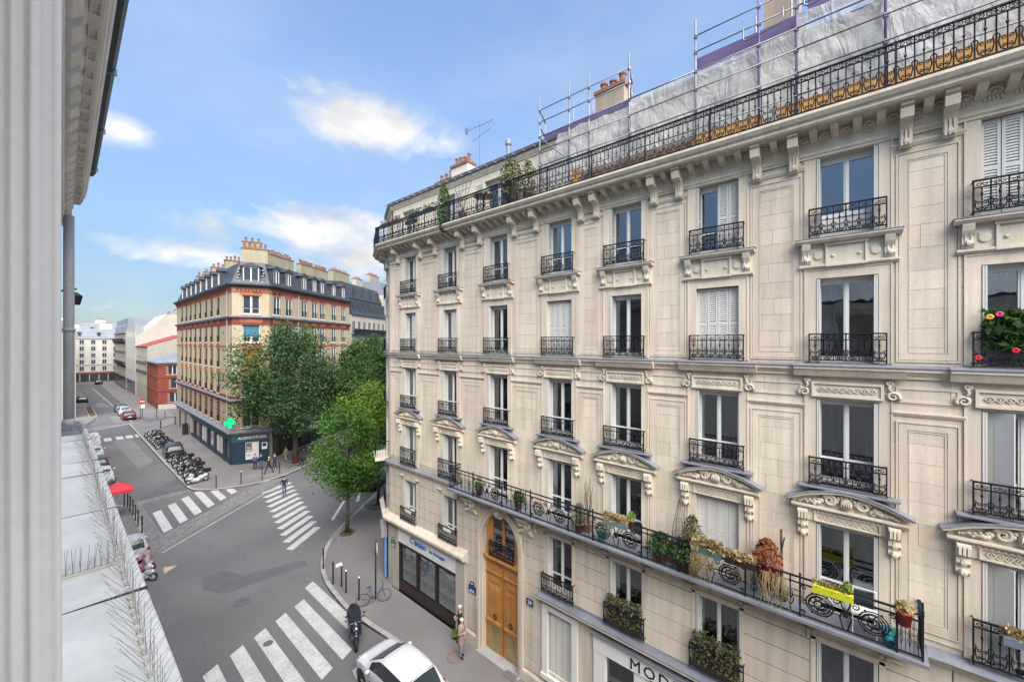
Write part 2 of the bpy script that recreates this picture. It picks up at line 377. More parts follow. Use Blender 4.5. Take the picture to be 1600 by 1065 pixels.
# ------------------------------------------------------------------ ground, pavements, markings
def arc(pts, n=6):
    """Catmull-Rom smoothing of an open polyline"""
    out = []; P = [Vector(p) for p in pts]
    for i in range(len(P)-1):
        a, b, c, d = P[max(i-1, 0)], P[i], P[i+1], P[min(i+2, len(P)-1)]
        for k in range(n):
            t = k/n; out.append(tuple(.5*((2*b)+(-a+c)*t+(2*a-5*b+4*c-d)*t*t+(-a+3*b-3*c+d)*t**3)))
    out.append(tuple(P[-1])); return out
g = MB(); g.box(-900, 900, -300, 1500, -.5, 0); structure('road', g, ASPH)
def slab(name, poly, m, h=.13, base=0.0, kind='structure'):
    b = MB(); b.ext([(x, y) for x, y in poly], base, base+h, 'z'); return part(name, b, m, kind=kind)
def sheet(name, poly, m, z=.004, **k):
    b = MB(); b.quad(*[(x, y, z) for x, y in poly]); return part(name, b, m, **k)
k1 = [(10.0, -25), (10.0, 0), (10.0, 15.5)] + arc([(10.0, 15.5), (9.65, 18.8), (9.7, 20.6), (9.95, 22.6), (10.55, 24.5), (11.9, 26.7), (13.7, 28.5)], 5)[1:] + [(18.9, 32.6), (45, 50.7)]
side_dir = Vector((.82, .57)).normalized()
p1 = slab('pavement', k1 + [(47, 47), (30, 32), (14, 22), (12.4, 19), (12.4, -25)], PAVE)
k2 = [(8.0, 90.5)]+[(8.0, 59.0), (8.05, 47.5)] + arc([(8.05, 47.5), (8.3, 45.6), (9.6, 44.3), (11.1, 43.6), (12.9, 43.2), (15.2, 43.7), (17.5, 45.0)], 5)[1:] + [(24, 49.4), (42, 62)]
p2 = slab('pavement', k2 + [(40, 66), (16.5, 51), (12.8, 52), (13.3, 84.0), (13.4, 90.5)], PAVE)
p3 = slab('pavement', [(2.0, -25), (2.0, 34.6), (2.4, 35.6), (3.6, 36.2), (3.9, 37.0), (4.05, 44.5), (3.3, 46.0), (1.9, 47.5), (1.9, 84), (-1, 85), (-1, -25)], PAVE)
p4 = slab('pavement', [(12.0, 93.0), (9.6, 97), (9.55, 131), (9.6, 190), (14.5, 190), (14.5, 93.5)], PAVE)
p5 = slab('pavement', [(3.6, 96), (4.6, 100), (4.6, 120), (4.8, 161), (4.6, 190), (0, 190), (0, 96)], PAVE)
slab('pavement', [(-30, 190), (-30, 198), (60, 198), (60, 190)], PAVE, .12)
def kerbs(path, parent, z0=-.02, z1=.142, w=.22, maxn=60, L=1.0):
    """granite kerb stones one by one along a path; stones lie on the left of travel"""
    me = MB().box(-.5, .5, 0, 1, 0, 1).mesh('kerb_stone', GRAN)
    pts = [Vector(p) for p in path]; n = 0
    for a, b in zip(pts, pts[1:]):
        d = b-a; k = max(1, round(d.length/L)); s_ = d.length/k
        for i in range(k):
            if n >= maxn: return
            c = a+d*((i+.5)/k); put('kerb_stone', me, parent, (c.x, c.y, z0), math.atan2(d.y, d.x), (s_-.012, w, z1-z0)); n += 1
kerbs([p for p in k1 if -2 < p[1] < 40][::-1], p1, maxn=75)
kerbs(k2[0:1]+k2[1:], p2, maxn=85)
kerbs([(3.3, 46), (4.05, 44.5), (3.9, 37.0), (3.6, 36.2)], p3)
YPAINT = mat('yellow_road_paint', (.40, .31, .17), .8, .14, 2)
def stripes(label, quads, name='zebra_crossing'):
    t = thing(name, label, 'crosswalk', (quads[0][0][0], quads[0][0][1], 0)); bx, by = quads[0][0]
    for q in quads:
        b = MB(); b.quad(*[(x-bx, y-by, .008) for x, y in q]); part('stripe', b, PAINT, t)
t_q = []
for x in (9.05, 8.05, 7.03, 6.0, 4.97, 3.94, 2.9):
    y1 = 21.35+.42*(x-7.1); y0 = 16.25+.35*(x-7.1)
    if x > 9: y1 = 23.0; y0 = 18.2
    t_q.append([(x, y0), (x+.56, y0+.25), (x+.56, y1+.3), (x, y1)])
stripes('wide white zebra crossing in the foreground below the wooden entrance door', t_q)
t_q = []
for i in range(6):
    x = 5.1+1.05*i; y = 37.2+.93*(x-5.1); L = 5.0 if i < 4 else (3.6 if i == 4 else 1.7)
    t_q.append([(x, y+5-L if i > 3 else y), (x+.55, y+.45+(5-L if i > 3 else 0)), (x+.55, y+5.35), (x, y+5)] if i < 4 else
               [(x, y), (x+.55, y+.45), (x+.5, y+.35+L), (x, y+L)])
stripes('white zebra crossing framed by granite setts at the mouth of the narrow street', t_q)
t_q = []
for i in range(11):
    f_ = i/10; lx, ly = 12.35-2.15*f_, 40.0-12.2*f_; dx, dy = 2.72-.1*f_, 1.15+.75*f_; nrm = Vector((-dy, dx)).normalized()*.5
    t_q.append([(lx, ly), (lx+dx, ly+dy), (lx+dx+nrm.x, ly+dy+nrm.y), (lx+nrm.x, ly+nrm.y)])
stripes('long zebra crossing leading from the dark shop corner to the round tree', t_q)
t_q = [[(x, 77.6), (x+.75, 77.6), (x+.75, 80.2), (x, 80.2)] for x in (4.5, 5.7, 6.7, 7.7)]
stripes('short faded zebra crossing beside the far end of the parked motorcycles', t_q)
for lab, pl in (('white centre dash painted on the side street beside the round tree', [(13.8, 30.3), (14.0, 30.2), (16.35, 33.1), (16.15, 33.2)]),
                ('white parking line behind the black saloon', [(16.8, 32.2), (17.0, 32.05), (18.2, 33.9), (18.0, 34.0)]),
                ('white corner mark of the parking bay ahead of the white hatchback', [(8.2, 15.6), (9.9, 16.15), (9.9, 16.27), (8.05, 15.72), (7.95, 15.2), (8.1, 15.2)]),
                ('pale yellow triangle painted on the road beside the left scooters', [(4.2, 30.6), (4.9, 31.2), (4.3, 31.5)]),
                ('white line dividing the far street along its bays', [(8.6, 93), (8.72, 93), (7.5, 170), (7.35, 170)])):
    tag(sheet('road_marking', pl, YPAINT if 'yellow' in lab else PAINT, .008), lab, 'road marking')
# asphalt repairs and the granite sett bands of the raised crossing
for i, pl in enumerate(([(5.3, 27.0), (5.6, 28.6), (6.6, 28.4), (7.2, 27.0), (10.2, 26.0), (10.1, 25.3), (6.0, 25.7)],
           [(8.2, 52), (4.6, 46.2), (4.4, 46.0), (8.0, 46.0)],)):
    sheet('asphalt_patch', pl, ASPH_D, .004, kind='structure')
for pl in ([(5.9, 58), (7.4, 60.5), (7.1, 77), (5.3, 77)], [(6.6, 94), (8.2, 94), (7.6, 103), (6.6, 103)], [(6.0, 118), (7.6, 118), (7.2, 128), (5.9, 128)], [(2, 88), (8.5, 91.5), (8.6, 93.2), (3, 92)]):
    sheet('asphalt_patch', pl, ASPH_L, .004, kind='structure')
sheet('asphalt_patch', [(9.7, 97), (8.2, 103), (7.7, 175), (9.5, 185), (9.5, 131)], ASPH_D, .004, kind='structure')
def setts(name, a, b, w, lx=.2, ly=.13, z=.03, kind='stuff'):
    """band of setts from a to b, width w to the left of travel, one mesh of many small stones"""
    a, b = Vector(a), Vector(b); d = (b-a); L = d.length; fr = Fr(a.x, a.y, math.atan2(d.y, d.x)); m = MB(fr)
    ny = int(w/ly)
    for j in range(ny):
        for i in range(int(L/lx)):
            u = i*lx+(lx/2 if j % 2 else 0); h = z+random.uniform(-.006, .006)
            m.box(u, u+lx-.018, j*ly, j*ly+ly-.018, -.02, h)
    part(name, m, SETT, label=None, kind=kind)
setts('sett_band', (4.35, 34.0), (15.0, 42.9), 1.75); setts('sett_band', (4.35, 45.2), (8.2, 45.5), 1.1); setts('sett_band', (4.95, 36.6), (4.75, 45.2), .8)
b = MB(); 
for a, c in (((4.45, 33.75), (15.2, 42.5)),):
    d = (Vector(c)-Vector(a)); fr = Fr(a[0], a[1], math.atan2(d.y, d.x)); b.fr = fr
    for i in range(int(d.length)): b.box(i, i+.985, -.16, 0, -.02, .035)
part('kerb_line', b, GRAN, kind='structure')
# kerb along cross street far ahead
b = MB(Fr(1, 86.4, math.atan2(6, 9.5))); b.box(0, 11, 0, .3, 0, .1); part('kerb_line', b, GRAN, kind='structure')
def cover(x, y, label, rad=.36, m=None, z=.134):
    t = thing('manhole_cover', label, 'manhole cover', (x, y, z))
    part('frame', MB().lathe([(rad, 0), (rad, .006), (rad-.05, .006), (rad-.05, .001)], n=20), m or TERRA, t)
    c = MB().lathe([(rad-.055, 0), (rad-.055, .005)], n=20)
    for i in range(-2, 3): c.box(-.2, .2, i*.1-.015, i*.1+.015, .005, .009)
    part('lid', c, PAVER, t)
cover(11.2, 12.95, 'round manhole cover with reddish rim beside the walking elderly person')
b = MB(); b.box(-.45, .45, -.35, .35, 0, .006); tag(part('access_cover', b, ASPH_L, loc=(11.6, 46.3, .134)), 'pale square access plate in the pavement near the dark shop corner', 'cover')
b = MB(); b.box(-.5, .5, -.4, .4, 0, .006); tag(part('access_cover', b, PAVER, loc=(12.8, 47.4, .134), rz=.5), 'reddish brown access plate in the pavement near the dark shop corner', 'cover')
b = MB(); b.box(-.28, .28, -.17, .17, 0, .008); 
for i in range(6): b.box(-.24+i*.08, -.2+i*.08, -.14, .14, .008, .014)
tag(part('boot_grate', b, PAVER, loc=(12.0, 10.55, .15), rz=R(95)), 'rusty boot scraper grate at the wooden door threshold', 'grate')

# ------------------------------------------------------------------ the long limestone apartment building
MX = 12.29
A27, A55 = R(-27), R(-55.2)
PB = (19.75, 0.0); PC = (PB[0]+2.45*math.cos(A27), PB[1]+2.45*math.sin(A27)); PD = (PC[0]+16*math.cos(A55), PC[1]+16*math.sin(A55))
PATH = [(-8, 0), PB, PC, PD]; FACET = Fr(*PB, A27); SIDE = Fr(*PC, A55)
bld = thing('apartment_building', 'long cream limestone apartment building with rows of iron balconies filling the right side', 'building', (MX, 0, 0), R(90))
BAYS = [-2.43, .22, 3.02, 5.77, 8.38, 11.48, 14.61, 17.8]
BW = [1.12, 1.13, 1.1, 1.1, 1.1, 1.1, 1.02, 1.02]
ROWS = {5: (16.05, 18.0), 4: (13.02, 15.06), 3: (10.05, 12.13), 2: (7.05, 9.1), 1: (4.12, 6.22)}
ops = []
for i, u in enumerate(BAYS):
    for r, (a, b_) in ROWS.items():
        if r == 1 and i == 5: continue
        ops.append((u-BW[i]/2, u+BW[i]/2, a, b_))
ops_low = [(10.32, 12.43, .0, 6.33), (7.78, 8.86, 1.0, 3.42), (14.05, 18.75, .05, 2.78), (-6, 6.9, .05, 3.5)]
core = MB(); wall_open(core, -8, 19.75, 0, 18.8, ops+ops_low, v=-.03, depth=.34); part('wall', core, MORTAR, bld)
# end and back faces, attic and roof body
bk = MB(); bk.ext([(-8, -1.6), (20.3, -1.6), (27.5, -11.5), (20, -13), (-8, -13)], 0, 21.1, 'z'); bk.box(-8, -7.7, -1.3, -.04, 0, 18.7); part('rear_wall', bk, CREAMG, bld)
fw = MB(FACET); wall_open(fw, 0, 2.45, 0, 18.8, [(.75, 1.7, a, b_) for a, b_ in ROWS.values()], depth=.3); part('wall', fw, STONE, bld, label='narrow angled corner face of the facade')
fs = MB(SIDE); fs.quad((0, 0, 0), (16, 0, 0), (16, 0, 18.8), (0, 0, 18.8)); part('wall', fs, STONE, bld)
# stone blocks
SB = MB().box(-.5, .5, -1, 0, 0, 1).mesh('stone_block', STONE); SBR = MB().box(-.5, .5, -1, 0, 0, 1).mesh('stone_block', STONE_R)
blocks = []
def courses(w0, w1, n, u0, u1, holes, L, me, v=0.0, gap=.006, seed=0):
    h = (w1-w0)/n
    for j in range(n):
        a, b_ = w0+j*h, w0+(j+1)*h; m = (a+b_)/2; segs = [(u0, u1)]
        for o in holes:
            if o[2] < m < o[3]:
                ns = []
                for s0, s1 in segs:
                    if o[1] <= s0 or o[0] >= s1: ns.append((s0, s1)); continue
                    if o[0] > s0: ns.append((s0, o[0]))
                    if o[1] < s1: ns.append((o[1], s1))
                segs = ns
        for s0, s1 in segs:
            if s1-s0 < .04: continue
            k = max(1, round((s1-s0)/L)); cuts = [s0+(s1-s0)*i/k for i in range(k+1)]
            if (j+seed) % 2 and k > 1: cuts = [s0]+[(cuts[i]+cuts[i+1])/2 for i in range(k)]+[s1]
            for i in range(1, len(cuts)-1): cuts[i] += random.uniform(-.12, .12)*min(1, L)
            for c0, c1 in zip(cuts, cuts[1:]):
                if c1-c0 > .05: blocks.append(((c0+c1)/2, a+gap/2, c1-c0-gap, h-gap, v, me))
courses(7.15, 9.1, 5, -6, 19.75, ops, 1.05, SB, seed=0); courses(9.1, 10.05, 2, -6, 19.75, ops, 1.1, SB, seed=1); courses(10.05, 12.13, 5, -6, 19.75, ops, 1.05, SB)
courses(12.13, 12.72, 1, -6, 19.75, ops, 1.1, SB); courses(12.97, 15.06, 5, -6, 19.75, ops, 1.05, SB, seed=1); courses(15.06, 16.05, 2, -6, 19.75, ops, 1.1, SB); courses(16.05, 18.0, 5, -6, 19.75, ops, 1.05, SB)
courses(18.0, 18.4, 1, -6, 19.75, [], 1.2, SB)
arch_hole = [(10.1, 12.62, 0, 6.75)]
courses(4.0, 6.72, 5, -6, 19.75, ops+arch_hole, 2.4, SBR, v=.02, gap=.028)
courses(.62, 4.0, 7, 6.95, 13.42, ops_low+arch_hole, 1.6, SBR, v=.02, gap=.026)
blocks.sort(key=lambda q: abs(q[0]+1.0) if q[0] > -3 else 99)
rest = {SB: MB(), SBR: MB()}
for i, (u, w, L, h, v, me) in enumerate(blocks):
    vv = v+random.uniform(-.002, .002)
    if i < 300: put('stone_block', me, bld, (u, vv, w), 0, (L, .09, h))
    else: rest[me].box(u-L/2, u+L/2, vv-.09, vv, w, w+h)
part('stone_blocks', rest[SB], STONE, bld, kind='stuff'); part('stone_blocks', rest[SBR], STONE_R, bld, kind='stuff')
pl = MB().ext([(0, 0), (.09, 0), (.09, .5), (.05, .58), (0, .58)], 6.95, 10.08).ext([(0, 0), (.09, 0), (.09, .5), (.05, .58), (0, .58)], 12.64, 13.42); part('plinth', pl, STONE_R, bld)

# window kit -----------------------------------------------------------
def win_frame(w, h, transom=None, low=None):
    m = MB(); y0, y1 = -.30, -.24
    m.box(-w/2, -w/2+.045, y0, y1, 0, h); m.box(w/2-.045, w/2, y0, y1, 0, h); m.box(-w/2+.06, w/2-.06, y0, y1, h-.07, h); m.box(-w/2+.06, w/2-.06, y0, y1, 0, .06)
    b = low or .06
    if low: m.box(-w/2+.06, w/2-.06, y0, y1-.015, .06, low)
    m.box(-.05, .05, y0, y1+.02, b, h-.07); m.box(-.018, .018, y1+.02, y1+.035, b, h-.07)
    for s in (-1, 1):
        x0, x1 = sorted((s*.05, s*(w/2-.045))); e0, e1 = sorted((s*(w/2-.085), s*(w/2-.045)))
        m.box(e0, e1, y0, y1+.012, b, h-.07); i0, i1 = sorted((s*.05, s*(w/2-.085)))
        m.box(i0, i1, y0, y1+.012, h-.14, h-.07); m.box(i0, i1, y0, y1+.012, b, b+.09)
        if transom: m.box(i0, i1, y0, y1+.008, transom-.02, transom+.02)
    return m
def pane(w, h, b=.1): return MB().box(.05, w/2-.085, -.272, -.266, b, h-.14)
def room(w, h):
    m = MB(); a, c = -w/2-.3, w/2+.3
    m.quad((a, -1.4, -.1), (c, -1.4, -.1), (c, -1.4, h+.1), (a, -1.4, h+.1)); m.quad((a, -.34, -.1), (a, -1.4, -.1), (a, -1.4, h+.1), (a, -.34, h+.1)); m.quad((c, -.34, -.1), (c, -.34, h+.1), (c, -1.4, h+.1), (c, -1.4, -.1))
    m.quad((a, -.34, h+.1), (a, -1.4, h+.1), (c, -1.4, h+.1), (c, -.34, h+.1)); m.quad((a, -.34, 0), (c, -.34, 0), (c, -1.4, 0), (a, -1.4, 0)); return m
def curtain(x0, x1, h, amp=.03, y=-.4, folds=7):
    m = MB(); n = folds*4; P = [(x0+(x1-x0)*i/n, y+amp*math.sin(i*PI/2)+amp*.4*math.sin(i*1.7)) for i in range(n+1)]
    for (a, b_), (c, d) in zip(P, P[1:]): m.quad((a, b_, .02), (c, d, .02), (c, d, h), (a, b_, h))
    return m
def shutter_leaf(w, h, slats=True, t=.03):
    """louvred leaf, x 0..w"""
    m = MB(); f = .05; m.box(0, f, 0, t, 0, h); m.box(w-f, w, 0, t, 0, h)
    for a, b_ in ((0, .09), (h*.5-.04, h*.5+.04), (h-.08, h)): m.box(f, w-f, 0, t, a, b_)
    m.box(f, w-f, 0, .006, .09, h*.5-.04); m.box(f, w-f, 0, .006, h*.5+.04, h-.08)
    z = .11
    while z < h-.12:
        if not (h*.5-.075 < z < h*.5+.04): m.add([(f, .008, z+.045), (w-f, .008, z+.045), (w-f, t-.001, z), (f, t-.001, z)], [(0, 1, 2, 3)]).quad((f, t-.001, z), (w-f, t-.001, z), (w-f, t-.001, z+.008), (f, t-.001, z+.008))
        z += .058
    return m
cache = {}
def cm(key, fn, m, sm=False):
    if key not in cache: cache[key] = fn().mesh(key[0], m, sm)
    return cache[key]
def window(parent, u, w0, w, h, style='glass', curt=None, transom=.62, low=None, fold='both', fr=ID, roomm=DARKIN, v=0):
    """one French window: frame > panes, curtains, shutter leaves, dark room"""
    x, y, _ = fr.P(u, v, 0); key = (w, h, transom, low)
    o = put('window', cm(('window',)+key, lambda: win_frame(w, h, transom, low), WHITE), parent, (x, y, w0), fr.a)
    p = cm(('pane', w, h, low), lambda: pane(w, h, low or .1), GLASS)
    put('pane', p, o); put('pane', p, o, (0, -.538, 0), PI)
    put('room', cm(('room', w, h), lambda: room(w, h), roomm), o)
    hh = h-.1
    if curt:
        l, r = curt
        for side, c in (('l', l), ('r', r)):
            if not c: continue
            mt, fracs = c; x0 = .02; x1 = w/2-.04; xx = (x1-(x1-x0)*fracs, x1) if side == 'r' else (-x1, -x1+(x1-x0)*fracs)
            # 'l' is image left = larger u
            if side == 'l': xx = (x1-(x1-x0)*fracs, x1)
            else: xx = (-x1, -x1+(x1-x0)*fracs)
            put('curtain', cm(('curtain', round(xx[0], 3), round(xx[1], 3), hh, mt.name), lambda: curtain(xx[0], xx[1], hh), mt), o)
    lw = .27
    leaf = cm(('shutter_leaf', lw, h), lambda: shutter_leaf(lw, h-.03), SHUT)
    wleaf = cm(('shutter_leaf', w/4, h), lambda: shutter_leaf(w/4-.008, h-.03), SHUT)
    def folded(s):          # leaves folded flat into the reveal
        for k in range(2):
            q = put('shutter_leaf', leaf, o, (s*(w/2-.012-.036*k) - (0 if s > 0 else 0), -.235, .01), PI/2 if s > 0 else PI/2)
            if s < 0: q.location.x = -w/2+.042+.036*k
    if fold in ('both', 'left'): folded(1)
    if fold in ('both', 'right'): folded(-1)
    if style == 'shut':
        for k in range(4): put('shutter_leaf', wleaf, o, (-w/2+.004+k*w/4, -.14+(.012 if k in (1, 2) else 0), .01))
    if style == 'half':     # image-right half closed
        for k in range(2): put('shutter_leaf', wleaf, o, (-w/2+.004+k*w/4, -.14, .01))
    if style == 'swung':    # image-left leaves half open
        for k in range(2): put('shutter_leaf', wleaf, o, (w/2-.02-.16*k, -.17+.12*k, .01), R(180-35))
    return o
random.seed(11)
WH = lambda r: ROWS[r][1]-ROWS[r][0]
C1 = (CURT_W, .9); C5 = (CURT_W, .5); G1 = (CURT_G, 1.0); D1 = (CURT_D, 1.0); R6 = (CURT_R, .95)
PLAN = {  # (row, bay): kwargs
 (5, 0): dict(style='shut', fold=None), (5, 1): dict(low=.5, transom=None, curt=(D1, D1)), (5, 2): dict(style='half', fold='left', curt=(None, C5)), (5, 3): dict(curt=(R6, None), fold='left'), (5, 4): dict(curt=(None, C5), fold='left'), (5, 5): dict(fold='left', curt=(None, C5)), (5, 6): dict(fold='left', curt=((CURT_D, .4), None)), (5, 7): dict(fold='left', curt=((CURT_D, .6), None)),
 (4, 0): dict(curt=(D1, D1), transom=None), (4, 1): dict(curt=(D1, None), transom=None), (4, 2): dict(style='shut', fold=None), (4, 3): dict(transom=None, fold='left', curt=((CURT_D, .5), None)), (4, 4): dict(style='shut', fold=None), (4, 5): dict(fold='left', curt=(None, C5)), (4, 6): dict(style='half', fold='left'), (4, 7): dict(style='half', fold='left'),
 (3, 0): dict(fold='left', style='swung', curt=(C1, C1)), (3, 1): dict(curt=(D1, (CURT_G, .35))), (3, 2): dict(curt=((CURT_G, .7), C1), fold='left'), (3, 3): dict(curt=(G1, G1), fold='left'), (3, 4): dict(fold='left'), (3, 5): dict(fold='left', curt=(None, None)), (3, 6): dict(fold='left'), (3, 7): dict(fold='left', curt=((CURT_D, .5), None)),
 (2, 0): dict(fold='left', style='swung', curt=(None, C5)), (2, 1): dict(curt=(None, None)), (2, 2): dict(style='shut', fold=None), (2, 3): dict(curt=(C1, C1), fold='left'), (2, 4): dict(curt=(C1, C1), fold='left'), (2, 5): dict(curt=(C5, C1), fold='left'), (2, 6): dict(fold='left', curt=((CURT_D, .6), None)), (2, 7): dict(fold='left'),
 (1, 0): dict(), (1, 1): dict(transom=None, curt=(D1, D1)), (1, 2): dict(curt=(G1, G1), fold='left'), (1, 3): dict(fold='left'), (1, 4): dict(curt=(C1, C1), fold='left'), (1, 6): dict(fold='left', curt=((CURT_D, .5), None)), (1, 7): dict(fold='left', curt=((CURT_D, .6), None))}
for (r, i), kw in PLAN.items(): window(bld, BAYS[i], ROWS[r][0], BW[i], round(WH(r), 3), **kw)
for r in ROWS: window(bld, 1.225, ROWS[r][0], .95, round(WH(r), 3), fr=FACET, fold='left')
# surrounds
def surround(w, h, top=True):
    m = MB(); a, b_ = w/2, w/2+.2
    m.box(a, b_, -.02, .022, 0, h+.2); m.box(-b_, -a, -.02, .022, 0, h+.2); m.box(-a, a, -.02, .022, h, h+.2)
    m.box(b_, b_+.035, -.02, .038, 0, h+.235); m.box(-b_-.035, -b_, -.02, .038, 0, h+.235); m.box(-b_, b_, -.02, .038, h+.2, h+.235)
    m.box(-a, a, -.34, -.0, -.03, 0)
    return m
for (r, i) in PLAN:
    if r >= 2: put('window_surround', cm(('window_surround', BW[i], r), lambda: surround(BW[i], WH(r)-.0), STONE), bld, (BAYS[i], 0, ROWS[r][0]))
# pier panels (raised mouldings)
def rect_mould(w, h, t, v0, v1): return MB().box(-w/2, w/2, v0, v1, 0, t).box(-w/2, w/2, v0, v1, h-t, h).box(-w/2, -w/2+t, v0, v1, t, h-t).box(w/2-t, w/2, v0, v1, t, h-t)
edges = [-3.9]+BAYS+[19.75+.6]
for i in range(len(BAYS)):
    a = BAYS[i]+BW[i]/2; b_ = (BAYS[i+1]-BW[i+1]/2) if i < len(BAYS)-1 else 19.75
    W_ = b_-a-.66; c = (a+b_)/2
    if i == len(BAYS)-1: W_ = b_-a-.5
    if W_ < .35: continue
    for w0, w1 in ((13.12, 17.62), (7.35, 11.72)):
        m = rect_mould(W_, w1-w0, .13, -.02, .014); m2 = rect_mould(W_+.1, w1-w0+.1, .035, -.02, .026)
        m.v += [(x, y, z-.05) for x, y, z in m2.v]; m.f += [tuple(k+32 for k in f_) for f_ in m2.f]
        m3 = rect_mould(W_-.3, w1-w0-.3, .022, -.02, .010); n0 = len(m.v); m.v += [(x, y, z+.15) for x, y, z in m3.v]; m.f += [tuple(k+n0 for k in f_) for f_ in m3.f]
        part('panel_moulding', m, STONE, bld, loc=(c, 0, w0))
    part('panel_moulding', rect_mould(W_+.1, .34, .05, -.02, .022), STONE, bld, loc=(c, 0, 12.18))
    m = MB().ext([(0, 0), (.02, 0), (.06, .07), (.06, .10), (0, .10)], c-W_/2-.12, c+W_/2+.12); part('panel_cornice', m, STONE, bld, loc=(0, 0, 11.88)); part('panel_cornice', m, STONE, bld, loc=(0, 0, 17.78))
# horizontal bands
def band(name, prof, m=STONE, path=PATH, **k): return part(name, MB().sweep(prof, path), m, bld, **k)
band('string_course', [(-.02, 12.70), (.05, 12.70), (.05, 12.76), (.12, 12.84), (.16, 12.86), (.16, 12.93), (-.02, 12.93)])
band('zinc_flashing', [(-.02, 12.932), (.19, 12.932), (.19, 12.95), (-.02, 13.0)], ZINC)
band('cornice', [(-.02, 18.58), (.62, 18.58), (.66, 18.62), (.66, 18.70), (.72, 18.72), (.78, 18.80), (.78, 18.86), (-.3, 18.86)], CARVE)
band('frieze', [(-.02, 18.02), (.05, 18.02), (.05, 18.06), (.09, 18.10), (.09, 18.15), (.05, 18.16), (.05, 18.40), (.1, 18.44), (.14, 18.58), (-.02, 18.58)], CARVE)
for i, u in enumerate(BAYS):       # string course steps forward over each window
    m = MB().sweep([(.1, 12.68), (.16, 12.70), (.24, 12.86), (.27, 12.87), (.27, 12.935), (.1, 12.935)], [(u-1.0, 0), (u+1.0, 0)]); part('string_course', m, STONE, bld)
    m = MB().sweep([(.1, 12.937), (.3, 12.937), (.3, 12.955), (.1, 13.0)], [(u-1.02, 0), (u+1.02, 0)]); part('zinc_flashing', m, ZINC, bld)
# modillions and consoles under the cornice
MODI = MB().ext([(0, 0), (.3, .06), (.42, .12), (.42, .2), (0, .2)], -.075, .075).box(-.09, .09, 0, .46, .2, .225).mesh('modillion', CARVE)
cons = MB().ext([(0, -.62), (.06, -.62), (.12, -.5), (.1, -.3), (.2, -.16), (.42, -.1), (.46, .06), (.42, .12), (.5, .14), (.5, .2), (0, .2)], -.105, .105)
for s in (-1, 1): cons.tube(spiral(.37, -.02, .09, .02, 0, 1.4, 10), .018, 4) if False else None
for k in range(3): cons.box(-.085+.065*k, -.045+.065*k, .1, .135, -.58, -.2)
cons.ball((0, .12, -.5), .06, .04, .07, 6, 4)
CONS = cons.mesh('console', CARVE)
u = -3.6; cpos = sorted([x+s*1.0 for x in BAYS for s in (-1, 1)])
for x in cpos: put('console', CONS, bld, (x, .04, 18.37))
for a, b_ in zip(cpos, cpos[1:]):
    k = max(1, round((b_-a)/.43))
    for j in range(1, k): put('modillion', MODI, bld, (a+(b_-a)*j/k, .05, 18.37))
leafm = MB()                        # carved leaf panels between the modillions
for a, b_ in zip(cpos, cpos[1:]):
    k = max(1, round((b_-a)/.43))
    for j in range(k):
        c = a+(b_-a)*(j+.5)/k
        leafm.tube([(c-.11, .15, 18.44), (c-.06, .17, 18.5), (c, .17, 18.52), (c+.06, .17, 18.5), (c+.11, .15, 18.44)], .022, 4); leafm.ball((c, .13, 18.45), .04, .03, .04, 6, 4)
        for q in range(5): leafm.box(c-.12+q*.055, c-.085+q*.055, .03, .075, 18.3, 18.41)
part('carved_frieze', leafm, CARVE, bld, kind='stuff')
for k in range(5): put('console' if k % 2 else 'modillion', CONS if k % 2 else MODI, bld, (*FACET.P(.25+.48*k, .04, 0)[:2], 18.37), A27)
# hoods under the fifth-row sills
def hood():
    m = MB().sweep([(-.02, .60), (.2, .60), (.26, .66), (.26, .70), (-.02, .70)], [(-.95, 0), (.95, 0)]).box(-.88, .88, -.02, .05, .1, .6)
    m.sweep([(-.02, 0), (.05, 0), (.1, .05), (.1, .1), (-.02, .1)], [(-.9, 0), (.9, 0)]); return m
def hpanel():
    m = MB().box(-.36, .36, .05, .07, .04, .56); m2 = rect_mould(.76, .56, .045, .05, .11); n0 = len(m.v); m.v += [(x, y, z+.03) for x, y, z in m2.v]; m.f += [tuple(k+n0 for k in f_) for f_ in m2.f]
    for s in (-1, 1):
        m.ball((s*.24, .08, .28), .04, .03, .04, 6, 4); m.lathe([(.085, .05), (.085, .075), (.06, .08)], (s*.52, 0, .30), 10, 'y'); m.box(s*.52-.085, s*.52+.085, .05, .07, .30, .42)
    m.box(-.4, .4, .05, .13, .53, .6); return m
def hcons():
    m = MB().ext([(.05, .12), (.08, .12), (.12, .2), (.1, .34), (.17, .46), (.2, .56), (.2, .6), (.05, .6)], -.085, .085); m.tube([(-.04, .13, .2), (-.04, .11, .36), (-.04, .17, .5)], .014, 4); m.tube([(.04, .13, .2), (.04, .11, .36), (.04, .17, .5)], .014, 4); m.ball((0, .13, .22), .05, .04, .06, 6, 4); return m
HO, HP, HC = hood().mesh('window_hood', CARVE), hpanel().mesh('carved_panel', CARVE), hcons().mesh('bracket', CARVE)
HZ = MB().box(-.97, .97, -.02, .275, 0, .012).mesh('zinc_cap', ZINC)
for u in BAYS:
    o = put('window_hood', HO, bld, (u, 0, 15.3)); put('carved_panel', HP, o); put('bracket', HC, o, (.75, 0, 0)); put('bracket', HC, o, (-.75, 0, 0)); put('zinc_cap', HZ, o, (0, 0, .702))
